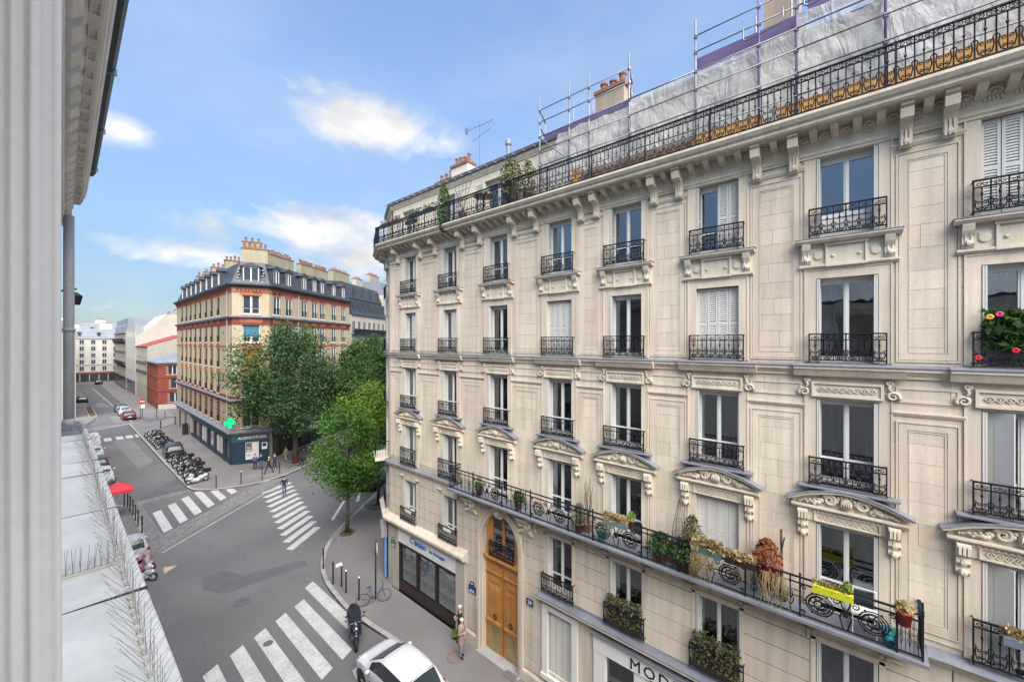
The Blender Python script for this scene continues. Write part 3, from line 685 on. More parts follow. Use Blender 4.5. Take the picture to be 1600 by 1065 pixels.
# carved heads over the third-row windows
def head():
    m = MB(); r = rect_mould(1.3, .36, .05, .0, .10); m.v, m.f = [(x, y, z+.02) for x, y, z in r.v], list(r.f); m.box(-.6, .6, 0, .06, .07, .33); return m
def wave(n=8, L=1.05, z=.2, y=.075, r=.012, a=.05):
    m = MB(); 
    for p in (0, PI): m.tube([(-L/2+L*i/48, y, z+a*math.sin(i*n*PI/48+p)) for i in range(49)], r, 4)
    for k in range(n): m.ball((-L/2+L*(k+.5)/n, y, z), .022, .02, .022, 5, 4)
    return m
def volute():
    m = MB(); m.tube([(x, .06, z) for x, _, z in spiral(.02, .12, .115, .02, -.6, 1.5, 16)], [.04-.0015*i for i in range(17)], 5); m.tube([(x, .06, z) for x, _, z in spiral(-.03, .42, .06, .015, 2.6, 1.3, 12)], .022, 5)
    m.tube([(.0, .06, .22), (-.05, .06, .3), (-.03, .06, .37)], .03, 5); return m
HD, WV = head().mesh('window_head', CARVE), wave().mesh('carved_scroll', CARVE); VL = volute().mesh('volute', CARVE, True)
VR = volute(); VR.v = [(-x, y, z) for x, y, z in VR.v]; VR = VR.mesh('volute', CARVE, True)
for u in BAYS:
    o = put('window_head', HD, bld, (u, 0, 12.17)); put('carved_scroll', WV, o); put('volute', VL, o, (.78, 0, .0)); put('volute', VR, o, (-.78, 0, .0))
# pediments over the second-row windows
def pediment():
    out = [(-1.12, .56), (-.7, .74), (-.35, .84), (-.08, .88), (.08, .88), (.35, .84), (.7, .74), (1.12, .56)]
    m = MB(); inn = [(-.9, .58), (-.6, .70), (-.3, .78), (0, .82), (.3, .78), (.6, .70), (.9, .58)]
    low = [(-1.06, .5)]+[(x, z-.06) for x, z in out[1:-1]]+[(1.06, .5)]
    for (a, b_), (c, d) in zip(out, out[1:]): m.ext([(a, b_), (c, d), (c, d-.055), (a, b_-.055)], .0, .25, 'y')
    m.ext([(-1.0, .38)]+[(-1.05, .5)]+[(x, z-.05) for x, z in out[1:-1]]+[(1.05, .5), (1.0, .38)], 0, .07, 'y')
    m.sweep([(0, .28), (.08, .28), (.1, .32), (.16, .34), (.18, .38), (.2, .38), (.2, .42), (0, .42)], [(-1.05, 0), (1.05, 0)])
    for k in range(22): m.box(-.9+k*.082, -.855+k*.082, .07, .11, .27, .31)
    m.box(-.86, .86, 0, .06, .03, .3); return m
def pzinc():
    out = [(-1.15, .54), (-.7, .742), (-.35, .842), (-.08, .882), (.08, .882), (.35, .842), (.7, .742), (1.15, .54)]; m = MB()
    for (a, b_), (c, d) in zip(out, out[1:]): m.ext([(a, b_), (c, d), (c, d+.025), (a, b_+.025)], .0, .28, 'y')
    return m
def carving(seed):
    rr = random.Random(seed); m = MB(); Z = .60
    for s in (-1, 1):
        m.tube([(x*s, .13, z) for x, _, z in spiral(.30, Z+.02, .135, .02, .3, 1.8, 22)], [.05-.0012*i for i in range(23)], 5)
        m.tube([(s*.46, .12, Z-.06), (s*.6, .12, Z-.07), (s*.74, .11, Z-.08), (s*.88, .09, Z-.12)], [.06, .055, .045, .02], 5)
        for k in range(10):
            q = k/9; m.ball((s*(.46+.42*q), .12, Z-.05-.06*q+rr.uniform(-.04, .04)*(1.3-q)), .055*(1.25-q*.6), .05, .06*(1.2-q*.7), 6, 4)
        for k in range(4): m.tube([(s*(.48+.08*k), .13, Z-.08), (s*(.52+.08*k), .17, Z+.02-.025*k), (s*(.56+.08*k), .13, Z-.02-.02*k)], .02, 4)
    m.ball((0, .12, Z), .13, .09, .15, 8, 6)
    for k in range(7):
        q = PI*(k/6); m.ball((.17*math.cos(q), .13, Z+.02+.15*math.sin(q)), .045, .04, .055, 6, 4)
    for k in range(5): m.tube([(-.1+.05*k, .19, Z-.1), (-.08+.04*k, .22, Z), (-.06+.03*k, .19, Z+.09)], .013, 4)
    return m
def pbracket():
    m = MB().ext([(0, -.38), (.05, -.38), (.1, -.3), (.07, -.2), (.15, -.1), (.11, .0), (.22, .12), (.26, .24), (.26, .3), (0, .3)], -.1, .1)
    for k in range(3): m.box(-.08+.06*k, -.04+.06*k, .1, .28, .1, .27)
    for z in (-.3, -.1): m.ball((0, .12, z), .07, .05, .08, 6, 4)
    return m
def frieze():
    m = wave(9, 1.0, .16, .07, .016, .055); r = rect_mould(1.2, .24, .03, .05, .1); n0 = len(m.v); m.v += [(x, y, z+.04) for x, y, z in r.v]; m.f += [tuple(k+n0 for k in f_) for f_ in r.f]; return m
PM, PZ, PBK, PF = pediment().mesh('pediment', CARVE), pzinc().mesh('zinc_cap', ZINC), pbracket().mesh('bracket', CARVE), frieze().mesh('carved_scroll', CARVE)
CV = [carving(k).mesh('carving', CARVE, True) for k in range(3)]
for i, u in enumerate(BAYS):
    o = put('pediment', PM, bld, (u, .01, 9.12)); put('zinc_cap', PZ, o); put('carving', CV[i % 3], o); put('carved_scroll', PF, o)
    for s in (-1, 1): put('bracket', PBK, o, (s*.82, 0, 0))
    part('window_sill', MB().sweep([(0, 9.99), (.24, 9.99), (.24, 10.025), (0, 10.04)], [(u-.92, 0), (u+.92, 0)]), ZINC, bld)

t = thing('manhole_cover', 'dark round manhole cover in the roadway beside the near crossing', 'manhole cover', (6.4, 24.2, .004)); part('lid', MB().lathe([(.4, 0), (.4, .006), (.33, .008)], n=20), ASPH_D, t)
t = thing('manhole_cover', 'small round cover on a stripe of the near crossing', 'manhole cover', (6.3, 20.0, .012)); part('lid', MB().lathe([(.2, 0), (.2, .005)], n=16), ASPH_D, t)
_rr = random.Random(5)
for cx_, cy_, ln, ang in ((7.6, 28, 5.5, 1.2), (5.2, 24, 4.5, .4), (6.8, 31, 7, 1.5), (7.0, 52, 9, 1.5), (14.5, 33, 5, .6), (4.0, 20, 4, 1.4)):
    b = MB(); p0 = Vector((cx_, cy_)); L_, R_ = [], []
    for k in range(13):
        ang += _rr.uniform(-.22, .22); p0 = p0+Vector((math.cos(ang), math.sin(ang)))*ln/13; w_ = _rr.uniform(.010, .022); nn = Vector((-math.sin(ang), math.cos(ang)))*w_; L_.append(p0+nn); R_.append(p0-nn)
    for k in range(12): b.quad((L_[k].x, L_[k].y, .0065), (R_[k].x, R_[k].y, .0065), (R_[k+1].x, R_[k+1].y, .0065), (L_[k+1].x, L_[k+1].y, .0065))
    part('tar_seam', b, ASPH_D, kind='structure')
# ------------------------------------------------------------------ ironwork
def rail_module(m, x, w, h, r=.0115, oval=True):
    """one bay of wrought iron: bar, knotted bar, heart scrolls, top band of small scrolls"""
    zb, zt = .05, h-.03; zo = h-.155
    m.tube([(x, 0, zb), (x, 0, zt)], r*1.15, 4); c = x+w/2
    m.tube([(c, 0, zb), (c, 0, zo)], r, 4)
    kz = zb+(zo-zb)*.72; m.lathe([(.003, kz-.05), (r*2.4, kz-.01), (r*1.5, kz+.03), (.003, kz+.06)], (c, 0, 0), 5)
    hh = (zo-zb)*.52
    for s in (-1, 1):
        X = lambda t: c+s*t
        m.tube([(X(w*.5), 0, zb+hh), (X(w*.34), 0, zb+hh*.86), (X(w*.40), 0, zb+hh*.5), (X(w*.3), 0, zb+hh*.16), (X(w*.04), 0, zb+.01)], r, 4)
        m.tube([(X(q[0]), 0, q[2]) for q in spiral(w*.2, zb+hh*.66, w*.15, w*.04, .6, 1.2, 9)], r*.85, 4)
        m.tube([(X(q[0]), 0, q[2]) for q in spiral(w*.17, zb+hh*.28, w*.13, w*.03, -.8, -1.2, 9)], r*.85, 4)
        m.tube([(X(q[0]), 0, q[2]) for q in spiral(w*.2, (zo+zt)/2, .045, .012, 2.2, 1.1, 8)], r*.8, 4)
    if oval: m.tube([(c+w*.44*math.cos(2*PI*k/10), 0, (zo+zt)/2+.052*math.sin(2*PI*k/10)) for k in range(10)], r*.7, 4, closed=True)
def rails(m, x0, x1, h, r=.012):
    m.box(x0, x1, -.026, .026, h-.032, h); m.box(x0, x1, -.014, .014, h-.17, h-.145); m.box(x0, x1, -.014, .014, .03, .06)
def rail_panel(L, h, n, oval=True, r=.0118):
    m = MB(); w = L/n; rails(m, -L/2, L/2, h)
    for i in range(n): rail_module(m, -L/2+i*w, w, h, r, oval)
    m.tube([(L/2, 0, .05), (L/2, 0, h-.02)], r*1.15, 4); return m
def win_rail(w, h, n=6):
    m = rail_panel(w, h, n, False, .0105)
    for s in (-1, 1): m.box(s*w/2-.014, s*w/2+.014, -.014, .014, -.02, h); m.box(s*w/2-.01, s*w/2+.01, -.16, -.01, h-.03, h-.012); m.box(s*w/2-.01, s*w/2+.01, -.16, -.01, .04, .056)
    return m
WR = {r: win_rail(1.38, {5: .68, 4: .68, 3: .66, 2: .9, 1: .68}[r]).mesh('window_railing', IRON) for r in (5, 4, 3, 2, 1)}
for r, i in PLAN:
    if r == 2 and 1 <= i <= 5: continue
    if r == 1 and i == 1: continue
    put('window_railing', WR[r], bld, (BAYS[i], .17, ROWS[r][0]+.02), 0, (1 if BW[i] > 1.05 else .95, 1, 1))
for r in (5, 4, 3, 1): put('window_railing', WR[r], bld, (*FACET.P(1.225, .17, 0)[:2], ROWS[r][0]+.02), A27)
# top continuous balcony railing, panel by panel
TL = 1.35; TP = rail_panel(TL, .92, 5).mesh('balcony_railing', IRON)
u = -6.0
while u+TL < 19.9:
    put('balcony_railing', TP, bld, (u+TL/2, .7, 18.88)); u += TL
TE = 20.05-u; put('balcony_railing', TP, bld, (u+TE/2, .7, 18.88), 0, (TE/TL, 1, 1))
c0 = FACET.P(0.17, .7, 0); put('balcony_railing', TP, bld, (*FACET.P(.17+.68, .7, 0)[:2], 18.88), A27); put('balcony_railing', TP, bld, (*FACET.P(.17+2.03, .7, 0)[:2], 18.88), A27)
for k in range(0, 15): part('railing_post', MB().box(-6+k*1.8, -5.97+k*1.8, .68, .72, 18.86, 19.82), IRON, bld)
# second-floor balcony
b0, b1 = -1.05, 13.85
part('balcony_slab', MB().sweep([(-.02, 6.72), (.3, 6.72), (.34, 6.78), (.62, 6.84), (.64, 6.9), (.72, 6.92), (.72, 6.985), (-.02, 6.985)], [(b0, 0), (b1, 0)]), CARVE, bld)
part('zinc_edge', MB().box(b0-.03, b1+.03, -.02, .76, 6.987, 7.0).box(b0-.03, b1+.03, .76, .775, 6.93, 7.0), ZINC, bld)
band('string_course', [(-.02, 6.72), (.08, 6.72), (.1, 6.78), (.2, 6.86), (.22, 6.95), (-.02, 6.95)], CARVE, [(b1, 0), PB, PC, PD])
band('zinc_flashing', [(-.02, 6.952), (.25, 6.952), (.25, 6.965), (-.02, 7.02)], ZINC, [(b1+.04, 0), PB, PC, PD])
band('string_course', [(-.02, 6.72), (.08, 6.72), (.1, 6.78), (.22, 6.86), (.24, 6.93), (-.02, 6.93)], CARVE, [(-8, 0), (b0, 0)])
band('zinc_flashing', [(-.02, 6.932), (.3, 6.932), (.3, 6.945), (-.02, 7.02)], ZINC, [(-8, 0), (b0-.04, 0)])
def bar_panel(L, h, n):
    m = MB(); rails(m, -L/2, L/2, h)
    for i in range(n+1):
        x = -L/2+L*i/n; m.tube([(x, 0, .05), (x, 0, h-.02)], .0135, 4)
        if i < n and i % 2 == 0:
            c = x+L/n; m.ball((c, 0, h*.42), .025, .02, .05, 5, 4); 
            for s in (-1, 1): m.tube([(c, 0, h*.2), (c+s*.05, 0, h*.3), (c+s*.06, 0, h*.42)], .011, 4); m.tube([(c, 0, h*.36), (c+s*.045, 0, h*.47), (c+s*.03, 0, h*.58)], .011, 4)
    return m
def orn_panel(L, h):
    m = MB(); rails(m, -L/2, L/2, h); cz = h*.44
    for s in (-1, 1):
        cx = s*L*.28
        for rr in (.25, .2, .1): m.tube([(cx+rr*math.cos(2*PI*k/16), 0, cz+rr*.95*math.sin(2*PI*k/16)) for k in range(16)], .016, 4, closed=True)
        m.tube(spiral(cx, cz, .19, .03, 0, 1.8, 18), .014, 4)
        for k in range(8): q = 2*PI*k/8; m.tube([(cx+.1*math.cos(q), 0, cz+.1*math.sin(q)), (cx+.2*math.cos(q+.3), 0, cz+.19*math.sin(q+.3))], .0125, 4)
        m.tube([(s*.04, 0, .06), (s*.1, 0, .3), (s*.04, 0, .5), (s*.12, 0, h-.17)], .016, 4)
        m.tube(spiral(s*L*.1, h*.68, .09, .02, 0, 1.5, 12), .0135, 4); m.tube(spiral(s*L*.46, h*.75, .06, .015, 0, 1.5, 10), .0125, 4); m.tube(spiral(s*L*.46, h*.14, .05, .015, 0, 1.5, 10), .0125, 4)
        m.tube([(s*L*.03, 0, h-.15), (s*L*.2, 0, h*.8), (s*L*.42, 0, h-.17)], .0135, 4)
        for k in range(6): m.ball((cx+.27*math.cos(k*1.05), 0, cz+.25*math.sin(k*1.05)), .025, .015, .03, 5, 4)
    m.ball((0, 0, cz), .06, .02, .1, 6, 4); return m
BP, OP = bar_panel(1.0, .93, 6).mesh('balcony_railing', IRON), orn_panel(1.66, .93).mesh('balcony_railing', IRON)
us = [.22, 3.02, 5.77, 8.38, 11.48]; prev = b0+.06
for x in us+[13.8]:
    a = prev; e = x-.83 if x < 13 else x
    put('balcony_railing', BP, bld, ((a+e)/2, .66, 7.02), 0, ((e-a)/1.0, 1, 1))
    if x < 13: put('balcony_railing', OP, bld, (x, .66, 7.02)); prev = x+.83
for x in (b0+.06, 13.8): put('balcony_railing', BP, bld, (x, .34, 7.02), PI/2, (.66, 1, 1))
for x in [b0+.06, 13.8]+[q+s*.83 for q in us for s in (-1, 1)]: part('railing_post', MB().box(x-.018, x+.018, .64, .68, 7.0, 8.0).ball((x, .66, 8.01), .03, n=6, m=4), IRON, bld)
part('railing_finial', MB().ext([(.64, 8.0), (.68, 8.0), (.67, 8.2), (.65, 8.2)], b0+.045, b0+.08), IRON, bld)
# corner balcony on the angled face
m = MB(FACET).box(.35, 2.1, 0, .75, 6.86, 7.02); part('balcony_slab', m, CARVE, bld)
m = MB(FACET).box(.38, 2.07, .69, .73, 7.9, 7.94).box(.38, 2.07, .69, .72, 7.08, 7.1).box(.38, .41, 0, .69, 7.9, 7.94).box(2.04, 2.07, 0, .69, 7.9, 7.94)
for k in range(16): m.box(.38+.11*k, .395+.11*k, .695, .715, 7.02, 7.92)
for k in range(5): m.box(.385, .40, .05+.14*k, .065+.14*k, 7.02, 7.92)
m.fr = FACET; part('balcony_railing', m, IRON, bld)
# attic storey
aw = MB(); AO = [(17.6, 18.7), (14.35, 15.45), (11.0, 12.4), (8.1, 8.9), (5.3, 6.3), (2.5, 3.5), (-.3, .7)]
wall_open(aw, -8, 19.6, 18.86, 21.1, [(a, b_, 18.9, 20.55) for a, b_ in AO], v=-.12, depth=.3); part('attic_wall', aw, PLAST, bld)
aw = MB(FACET); wall_open(aw, -.05, 2.45, 18.86, 21.1, [(.8, 1.6, 18.9, 20.5)], v=-.12, depth=.3); part('attic_wall', aw, PLAST, bld)
APATH = [(-8, -.12), (19.72, -.12), FACET.P(2.5, -.12, 0)[:2], SIDE.P(14, -.12, 0)[:2]]
band('attic_cornice', [(-.02, 20.85), (.03, 20.85), (.05, 20.9), (.1, 20.98), (.12, 21.08), (-.02, 21.08)], PLAST, APATH)
band('gutter', [(.0, 21.08), (.2, 21.1), (.24, 21.2), (.2, 21.2), (.16, 21.13), (.0, 21.13)], ZINC, APATH)
band('roof', [(.05, 21.15), (.08, 21.3), (-2.6, 22.3), (-5, 22.6), (-5, 21.0)], ZINCR, APATH)
SL = shutter_leaf(.5, 1.6).mesh('shutter_leaf', SHUT)
for k, (a, b_) in enumerate(AO):
    if b_ < 8: continue
    o = window(bld, (a+b_)/2, 18.9, round(b_-a, 2), 1.65, fold=None, transom=None, v=-.1, curt=((None, C5) if k else None))
    for x in (a-.54, b_+.03): put('shutter_leaf', SL, bld, (x, -.115, 18.93))
window(bld, 1.2, 18.9, .8, 1.6, fold=None, transom=None, fr=FACET, v=-.1)
m = MB()
for a, b_ in zip([19.4]+[q[0]-.6 for q in AO], [q[1]+.6 for q in AO]):
    if a-b_ > .8: r_ = rect_mould(a-b_-.2, 1.5, .04, -.12, -.09); n0 = len(m.v); m.v += [(x+(a+b_)/2, y, z+18.95) for x, y, z in r_.v]; m.f += [tuple(k+n0 for k in f_) for f_ in r_.f]
part('panel_moulding', m, PLAST, bld)
m = MB()
for k in range(22): m.box(8.9+k*.52, 8.93+k*.52, .0, .26, 21.06, 21.1)
part('gutter_bracket', m, ZINC, bld)
CHB = mat('chimney_beige', (.30, .24, .19), .9, .14, .8, streak=.15)
def chimney(parent, x, y, z0, z1, L, Wd, n, rz=0, m=PLAST, ph=.4, pr=.085, rows=1):
    o = put('chimney', MB().box(-L/2, L/2, -Wd/2, Wd/2, 0, z1-z0).mesh('chimney', m), parent, (x, y, z0), rz)
    part('cap', MB().box(-L/2-.06, L/2+.06, -Wd/2-.06, Wd/2+.06, z1-z0, z1-z0+.12), TERRA, o)
    me = cm(('chimney_pot', pr, ph), lambda: MB().lathe([(pr*1.15, 0), (pr, .05), (pr*.85, ph*.8), (pr*1.1, ph*.82), (pr*1.1, ph)], n=8), TERRA)
    for i in range(n):
        for j in range(rows): put('chimney_pot', me, o, (-L/2+L*(i+.5)/n, (j-(rows-1)/2)*Wd*.45, z1-z0+.12), 0, (1, 1, random.uniform(.8, 1.3)))
    return o
chimney(bld, 16.4, -1.6, 21.2, 22.05, 1.9, .5, 5); chimney(bld, 15.0, -1.2, 21.2, 22.3, 1.2, .5, 4)
chimney(bld, 6.7, -1.0, 21.3, 22.5, 1.1, .6, 3, m=CHB, pr=.13, ph=.4); chimney(bld, 1.6, -1.1, 21.3, 23.5, 0.8, .7, 2, m=CHB, pr=.16, ph=.6)
part('vent_pipe', MB().lathe([(.09, 0), (.09, .75), (.14, .77), (.14, .95), (.1, 1.0)], (11.6, -.8, 21.4), 10), ZINC, bld)
t = thing('roof_antenna', 'thin television aerial with crossed rods on the roof beside the chimney pots', 'aerial', (MX+1.3, 13.9, 21.6))
part('mast', MB().tube([(0, 0, 0), (0, 0, 2.6)], .02, 5), STEEL, t)
m = MB().tube([(-.2, .75, 2.35), (.2, -.75, 2.55)], .014, 4)
for k in range(7): q = -1+k/3; m.tube([(-.2*q*-1-.12, -.75*q, 2.45-.1*q*1), (-.2*q*-1+.12, -.75*q+.05, 2.45-.1*q)], .008, 4)
m.box(-.26, -.14, .7, .76, 2.2, 2.5); part('crossbar', m, STEEL, t); part('lower_rod', MB().tube([(-.1, .5, 1.75), (.1, -.6, 2.15)], .012, 4), STEEL, t)
# shop cornices
m = MB().sweep([(-.02, 3.55), (.12, 3.55), (.16, 3.66), (.34, 3.72), (.38, 3.8), (.38, 3.9), (.3, 3.96), (-.02, 4.12)], [(13.32, 0), PB, PC, PD]); part('shop_cornice', m, STONE_R, bld)
part('shop_cornice', MB().sweep([(-.02, 3.7), (.14, 3.72), (.3, 3.84), (.34, 3.88), (.34, 3.96), (-.02, 3.97)], [(-8, 0), (9.22, 0)]), STONE, bld)
part('zinc_flashing', MB().box(-8, 9.25, 0, .37, 3.972, 3.99).box(-8, 9.25, 0, .02, 3.99, 4.1), ZINC, bld)
# left shop front
part('pilaster', MB().box(13.42, 14.02, -.02, .14, .0, 3.55), CREAMF, bld); part('pilaster', MB().box(18.8, 19.7, -.02, .06, 0, 3.55), CREAMF, bld)
part('fascia', MB().box(14.02, 18.8, -.02, .09, 2.8, 3.55), WHITE, bld); part('pilaster', MB(FACET).box(.02, 2.45, -.02, .05, 0, 3.55), CREAMF, bld)
DKB = mat('dark_brown_paint', (.022, .014, .013), .4, .15, 2, spec=.5)
sf = put('shopfront', MB().box(14.03, 18.78, -.1, .05, 2.62, 2.8).box(14.03, 18.78, -.1, .03, .12, .68).box(14.03, 14.13, -.1, .04, .68, 2.62).box(18.66, 18.78, -.1, .04, .68, 2.62).box(15.57, 15.67, -.1, .04, .68, 2.62).box(17.12, 17.22, -.1, .04, .68, 2.62).box(14.03, 18.78, -.1, .08, 2.7, 2.74).mesh('shopfront', DKB), bld)
for a, b_ in ((14.13, 15.57), (15.67, 17.12), (17.22, 18.66)):
    part('pane', MB().box(a, b_, -.06, -.05, .68, 2.62), SGLASS, sf)
    m = MB().box(a, b_, -.55, -.5, .6, 2.7)
    for k in range(3): m.box(a+(b_-a)*k/2-.025, a+(b_-a)*k/2+.025, -.5, -.12, .68, 2.6)
    for z in (.7, 1.3, 1.9): m.box(a, b_, -.5, -.12, z, z+.04)
    part('display_shelf', m, WHITE, sf)
part('door_step', MB().box(13.4, 19.4, -.02, .1, 0, .13), GRAN, bld)
BLUE = mat('blue_lettering', (.04, .13, .42), .6, .05, 2); BLK = mat('black_lettering', (.01, .01, .01), .6, .05, 2); GOLDL = mat('pale_lettering', (.7, .7, .66), .6, .03, 2)
put('lettering', text_mesh('lettering', "C'énaio", .46, .012, BLUE, .006), bld, (17.0, .105, 3.08), PI)
put('lettering', text_mesh('lettering', "les fromages", .24, .008, BLUE, .004), bld, (15.45, .1, 3.1), PI)
# right shop front and shuttered window
part('wall_panel', MB().box(6.95, 7.55, -.02, .03, .5, 3.7), STONE_R, bld); part('wall_panel', MB().box(9.1, 9.2, -.02, .03, .5, 3.7), STONE_R, bld)
o = put('shop_window', MB().box(7.55, 7.78, -.05, .1, .9, 3.62).box(8.86, 9.1, -.05, .1, .9, 3.62).box(7.78, 8.86, -.05, .1, 3.42, 3.62).box(7.5, 9.15, -.05, .14, .8, .98).mesh('shop_window', WHITE), bld)
m = MB().box(7.78, 8.86, -.14, -.12, 1, 3.42)
for k in range(4): m.box(7.8+.265*k, 8.035+.265*k, -.12, -.09, 1.02, 3.4)
part('roller_shutter', m, SHUT, o)
sf = put('shopfront', MB().box(-6, 6.9, -.1, .1, 2.95, 3.52).box(6.45, 6.9, -.1, .08, .1, 2.95).box(-6, 6.45, -.1, .02, .1, .5).box(5.1, 5.45, -.1, .06, .1, 2.95).box(-6, 5.1, -.1, .04, 2.55, 2.95).box(2.6, 2.8, -.1, .05, .5, 2.55).box(-6, 6.9, .1, .16, 3.46, 3.54).mesh('shopfront', WHITE), bld, label='white painted shopfront on the right')
part('pane', MB().box(5.45, 6.45, -.06, -.05, .5, 2.95), GLASS, sf); part('pane', MB().box(2.8, 5.1, -.06, -.05, .5, 2.55), GLASS, sf); part('pane', MB().box(-6, 2.6, -.06, -.05, .5, 2.55), GLASS, sf)
part('display_back', MB().box(-6, 6.45, -.9, -.85, 0, 3), mat('green_interior', (.03, .05, .04), .9, .2, 1), sf); part('window_film', MB().box(5.47, 6.43, -.048, -.043, .5, 1.6), WHITE, sf)
part('trim', MB().box(-6, 5.0, .04, .09, 2.58, 2.64), ZINC, sf)
part('zinc_canopy', MB().ext([(.0, 3.69), (.0, 3.65), (.24, 3.58), (.24, 3.61)], -6, 6.95), ZINC, sf)
put('lettering', text_mesh('lettering', "MODNELI", .5, .01, BLK, .0, 1.25), bld, (4.3, .105, 3.02), PI)
part('lettering_bar', MB().box(1.8, 4.9, .1, .108, 2.97, 2.99), BLK, bld)
# great door under the arch
def arch_poly(r, z0, cx, zc, n=14): return [(cx+r*math.cos(PI*k/n), zc+r*1.28*math.sin(PI*k/n)) for k in range(n+1)]
m = MB(); n = 16; cx, zc = 11.375, 4.95
for (r0, r1, v0, v1) in ((1.03, 1.22, -.3, .05), (1.16, 1.3, -.3, .1)):
    o_, i_ = arch_poly(r1, 0, cx, zc, n), arch_poly(r0, 0, cx, zc, n)
    for k in range(n): m.ext([i_[k], o_[k], o_[k+1], i_[k+1]], v0, v1, 'y')
    for s in (-1, 1): a, b_ = sorted((cx+s*r0, cx+s*r1)); m.box(a, b_, v0, v1, .05, zc)
part('arch_surround', m, STONE_R, bld)
m = MB(); out = arch_poly(1.29, 0, cx, zc, n)
for k in range(n):   # spandrel stones filling up to the balcony
    m.ext([out[k], (out[k][0], 6.74), (out[k+1][0], 6.74), out[k+1]], -.05, .02, 'y')
for s in (-1, 1): a, b_ = sorted((cx+s*1.29, cx+s*1.26)); m.box(a, b_, -.05, .02, .6, 6.7)
part('spandrel', m, STONE_R, bld)
part('keystone', MB().ext([(0, 6.15), (.14, 6.15), (.3, 6.6), (.3, 6.72), (0, 6.72)], cx-.16, cx+.16).ball((cx, .22, 6.4), .13, .1, .16, 8, 5), CARVE, bld)
door = put('entrance_door', MB().box(cx-1.03, cx+1.03, -.32, -.22, 3.95, 4.35).box(cx-1.05, cx+1.05, -.3, -.02, 4.2, 4.3).mesh('entrance_door', OAK), bld, label='varnished oak double door under the arch')
for s in (-1, 1):
    a, b_ = sorted((cx+s*.02, cx+s*1.02)); w = b_-a
    l = MB().box(a, b_, -.3, -.24, .06, 3.95)
    for z0, z1 in ((3.62, 3.9), (3.1, 3.5), (1.55, 2.95)):
        l.box(a+.16, b_-.16, -.24, -.215, z0, z1); l.box(a+.22, b_-.22, -.215, -.2, z0+.06, z1-.06) if z1-z0 > .35 else None
    l.box(a+.1, b_-.1, -.24, -.12, 1.38, 1.5); l.box(a+.06, b_-.06, -.24, -.14, 3.54, 3.6); l.box(a+.0, a+.07, -.24, -.22, .06, 3.95); l.box(b_-.07, b_, -.24, -.22, .06, 3.95)
    part('door_leaf', l, OAK, door); part('kick_plate', MB().box(a+.15, b_-.15, -.24, -.225, .16, 1.34), BRASS, door); part('kick_strip', MB().box(a+.05, b_-.05, -.24, -.22, .07, .15), BRASS, door)
    h_ = MB().tube([(cx+s*.45+.1*math.cos(q*.5), -.17, 1.7+.08*math.sin(q*.5)) for q in range(13)], .018, 5); h_.ball((cx+s*.45, -.17, 1.78), .04, n=6, m=4); part('handle', h_, PLASTIC, door)
m = MB().box(cx-1.0, cx-.62, -.3, -.24, 4.3, 6.1).box(cx+.62, cx+1.0, -.3, -.24, 4.3, 6.1).box(cx-.62, cx+.62, -.3, -.24, 5.95, 6.25).box(cx-.06, cx+.06, -.3, -.22, 4.3, 6.1)
for s in (-1, 1): a, b_ = sorted((cx+s*.66, cx+s*.92)); m.box(a, b_, -.24, -.215, 4.45, 5.6)
part('overdoor_window', m, OAK, bld)
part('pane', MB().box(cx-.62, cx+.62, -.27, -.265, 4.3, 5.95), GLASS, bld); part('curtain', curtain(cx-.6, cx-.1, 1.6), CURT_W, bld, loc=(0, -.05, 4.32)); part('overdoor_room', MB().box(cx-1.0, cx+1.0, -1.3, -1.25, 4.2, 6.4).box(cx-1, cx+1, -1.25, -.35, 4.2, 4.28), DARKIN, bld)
put('window_railing', WR[1], bld, (cx, -.05, 4.34), 0, (.98, 1, .95))
part('threshold', MB().box(cx-1.2, cx+1.2, -.5, .25, 0, .145), GRAN, bld)
# carved consoles beside the arch and at the window heads
for x in (9.85, 12.95):
    m = MB().ext([(0, 5.9), (.08, 5.9), (.16, 6.05), (.12, 6.2), (.3, 6.45), (.5, 6.6), (.56, 6.72), (0, 6.72)], x-.24, x+.24)
    for s in (-1, 1):
        m.tube([(x+s*.05+q[0], .3, q[2]) for q in spiral(s*.12, 6.42, .15, .03, 0, 1.5*s, 14)], .045, 5); m.tube([(x+s*.3, .08, 6.6), (x+s*.42, .1, 6.5), (x+s*.36, .08, 6.3), (x+s*.45, .06, 6.15)], .05, 5)
        for k in range(4): m.ball((x+s*(.1+.08*k), .18, 6.15-.04*k), .06, .05, .07, 6, 4)
    part('carved_console', m, CARVE, bld, smooth=False)
for i in (1, 2, 3, 4, 6, 7):
    u = BAYS[i]; m = MB()
    for s in (-1, 1): m.box(u+s*.62-.05, u+s*.62+.05, -.3, .04, 4.1, 6.3)
    m.box(u-.67, u+.67, -.3, .04, 6.23, 6.34); part('window_surround', m, STONE_R, bld)
    for s in (-1, 1):
        m = MB(); m.ball((u+s*.72, .06, 6.42), .07, .06, .05, 6, 4); m.ball((u+s*.6, .07, 6.44), .05, .06, .05, 6, 4); m.tube([(u+s*.78, .06, 6.44), (u+s*.95, .06, 6.42)], .03, 4)
        part('carved_scroll', m, CARVE, bld)
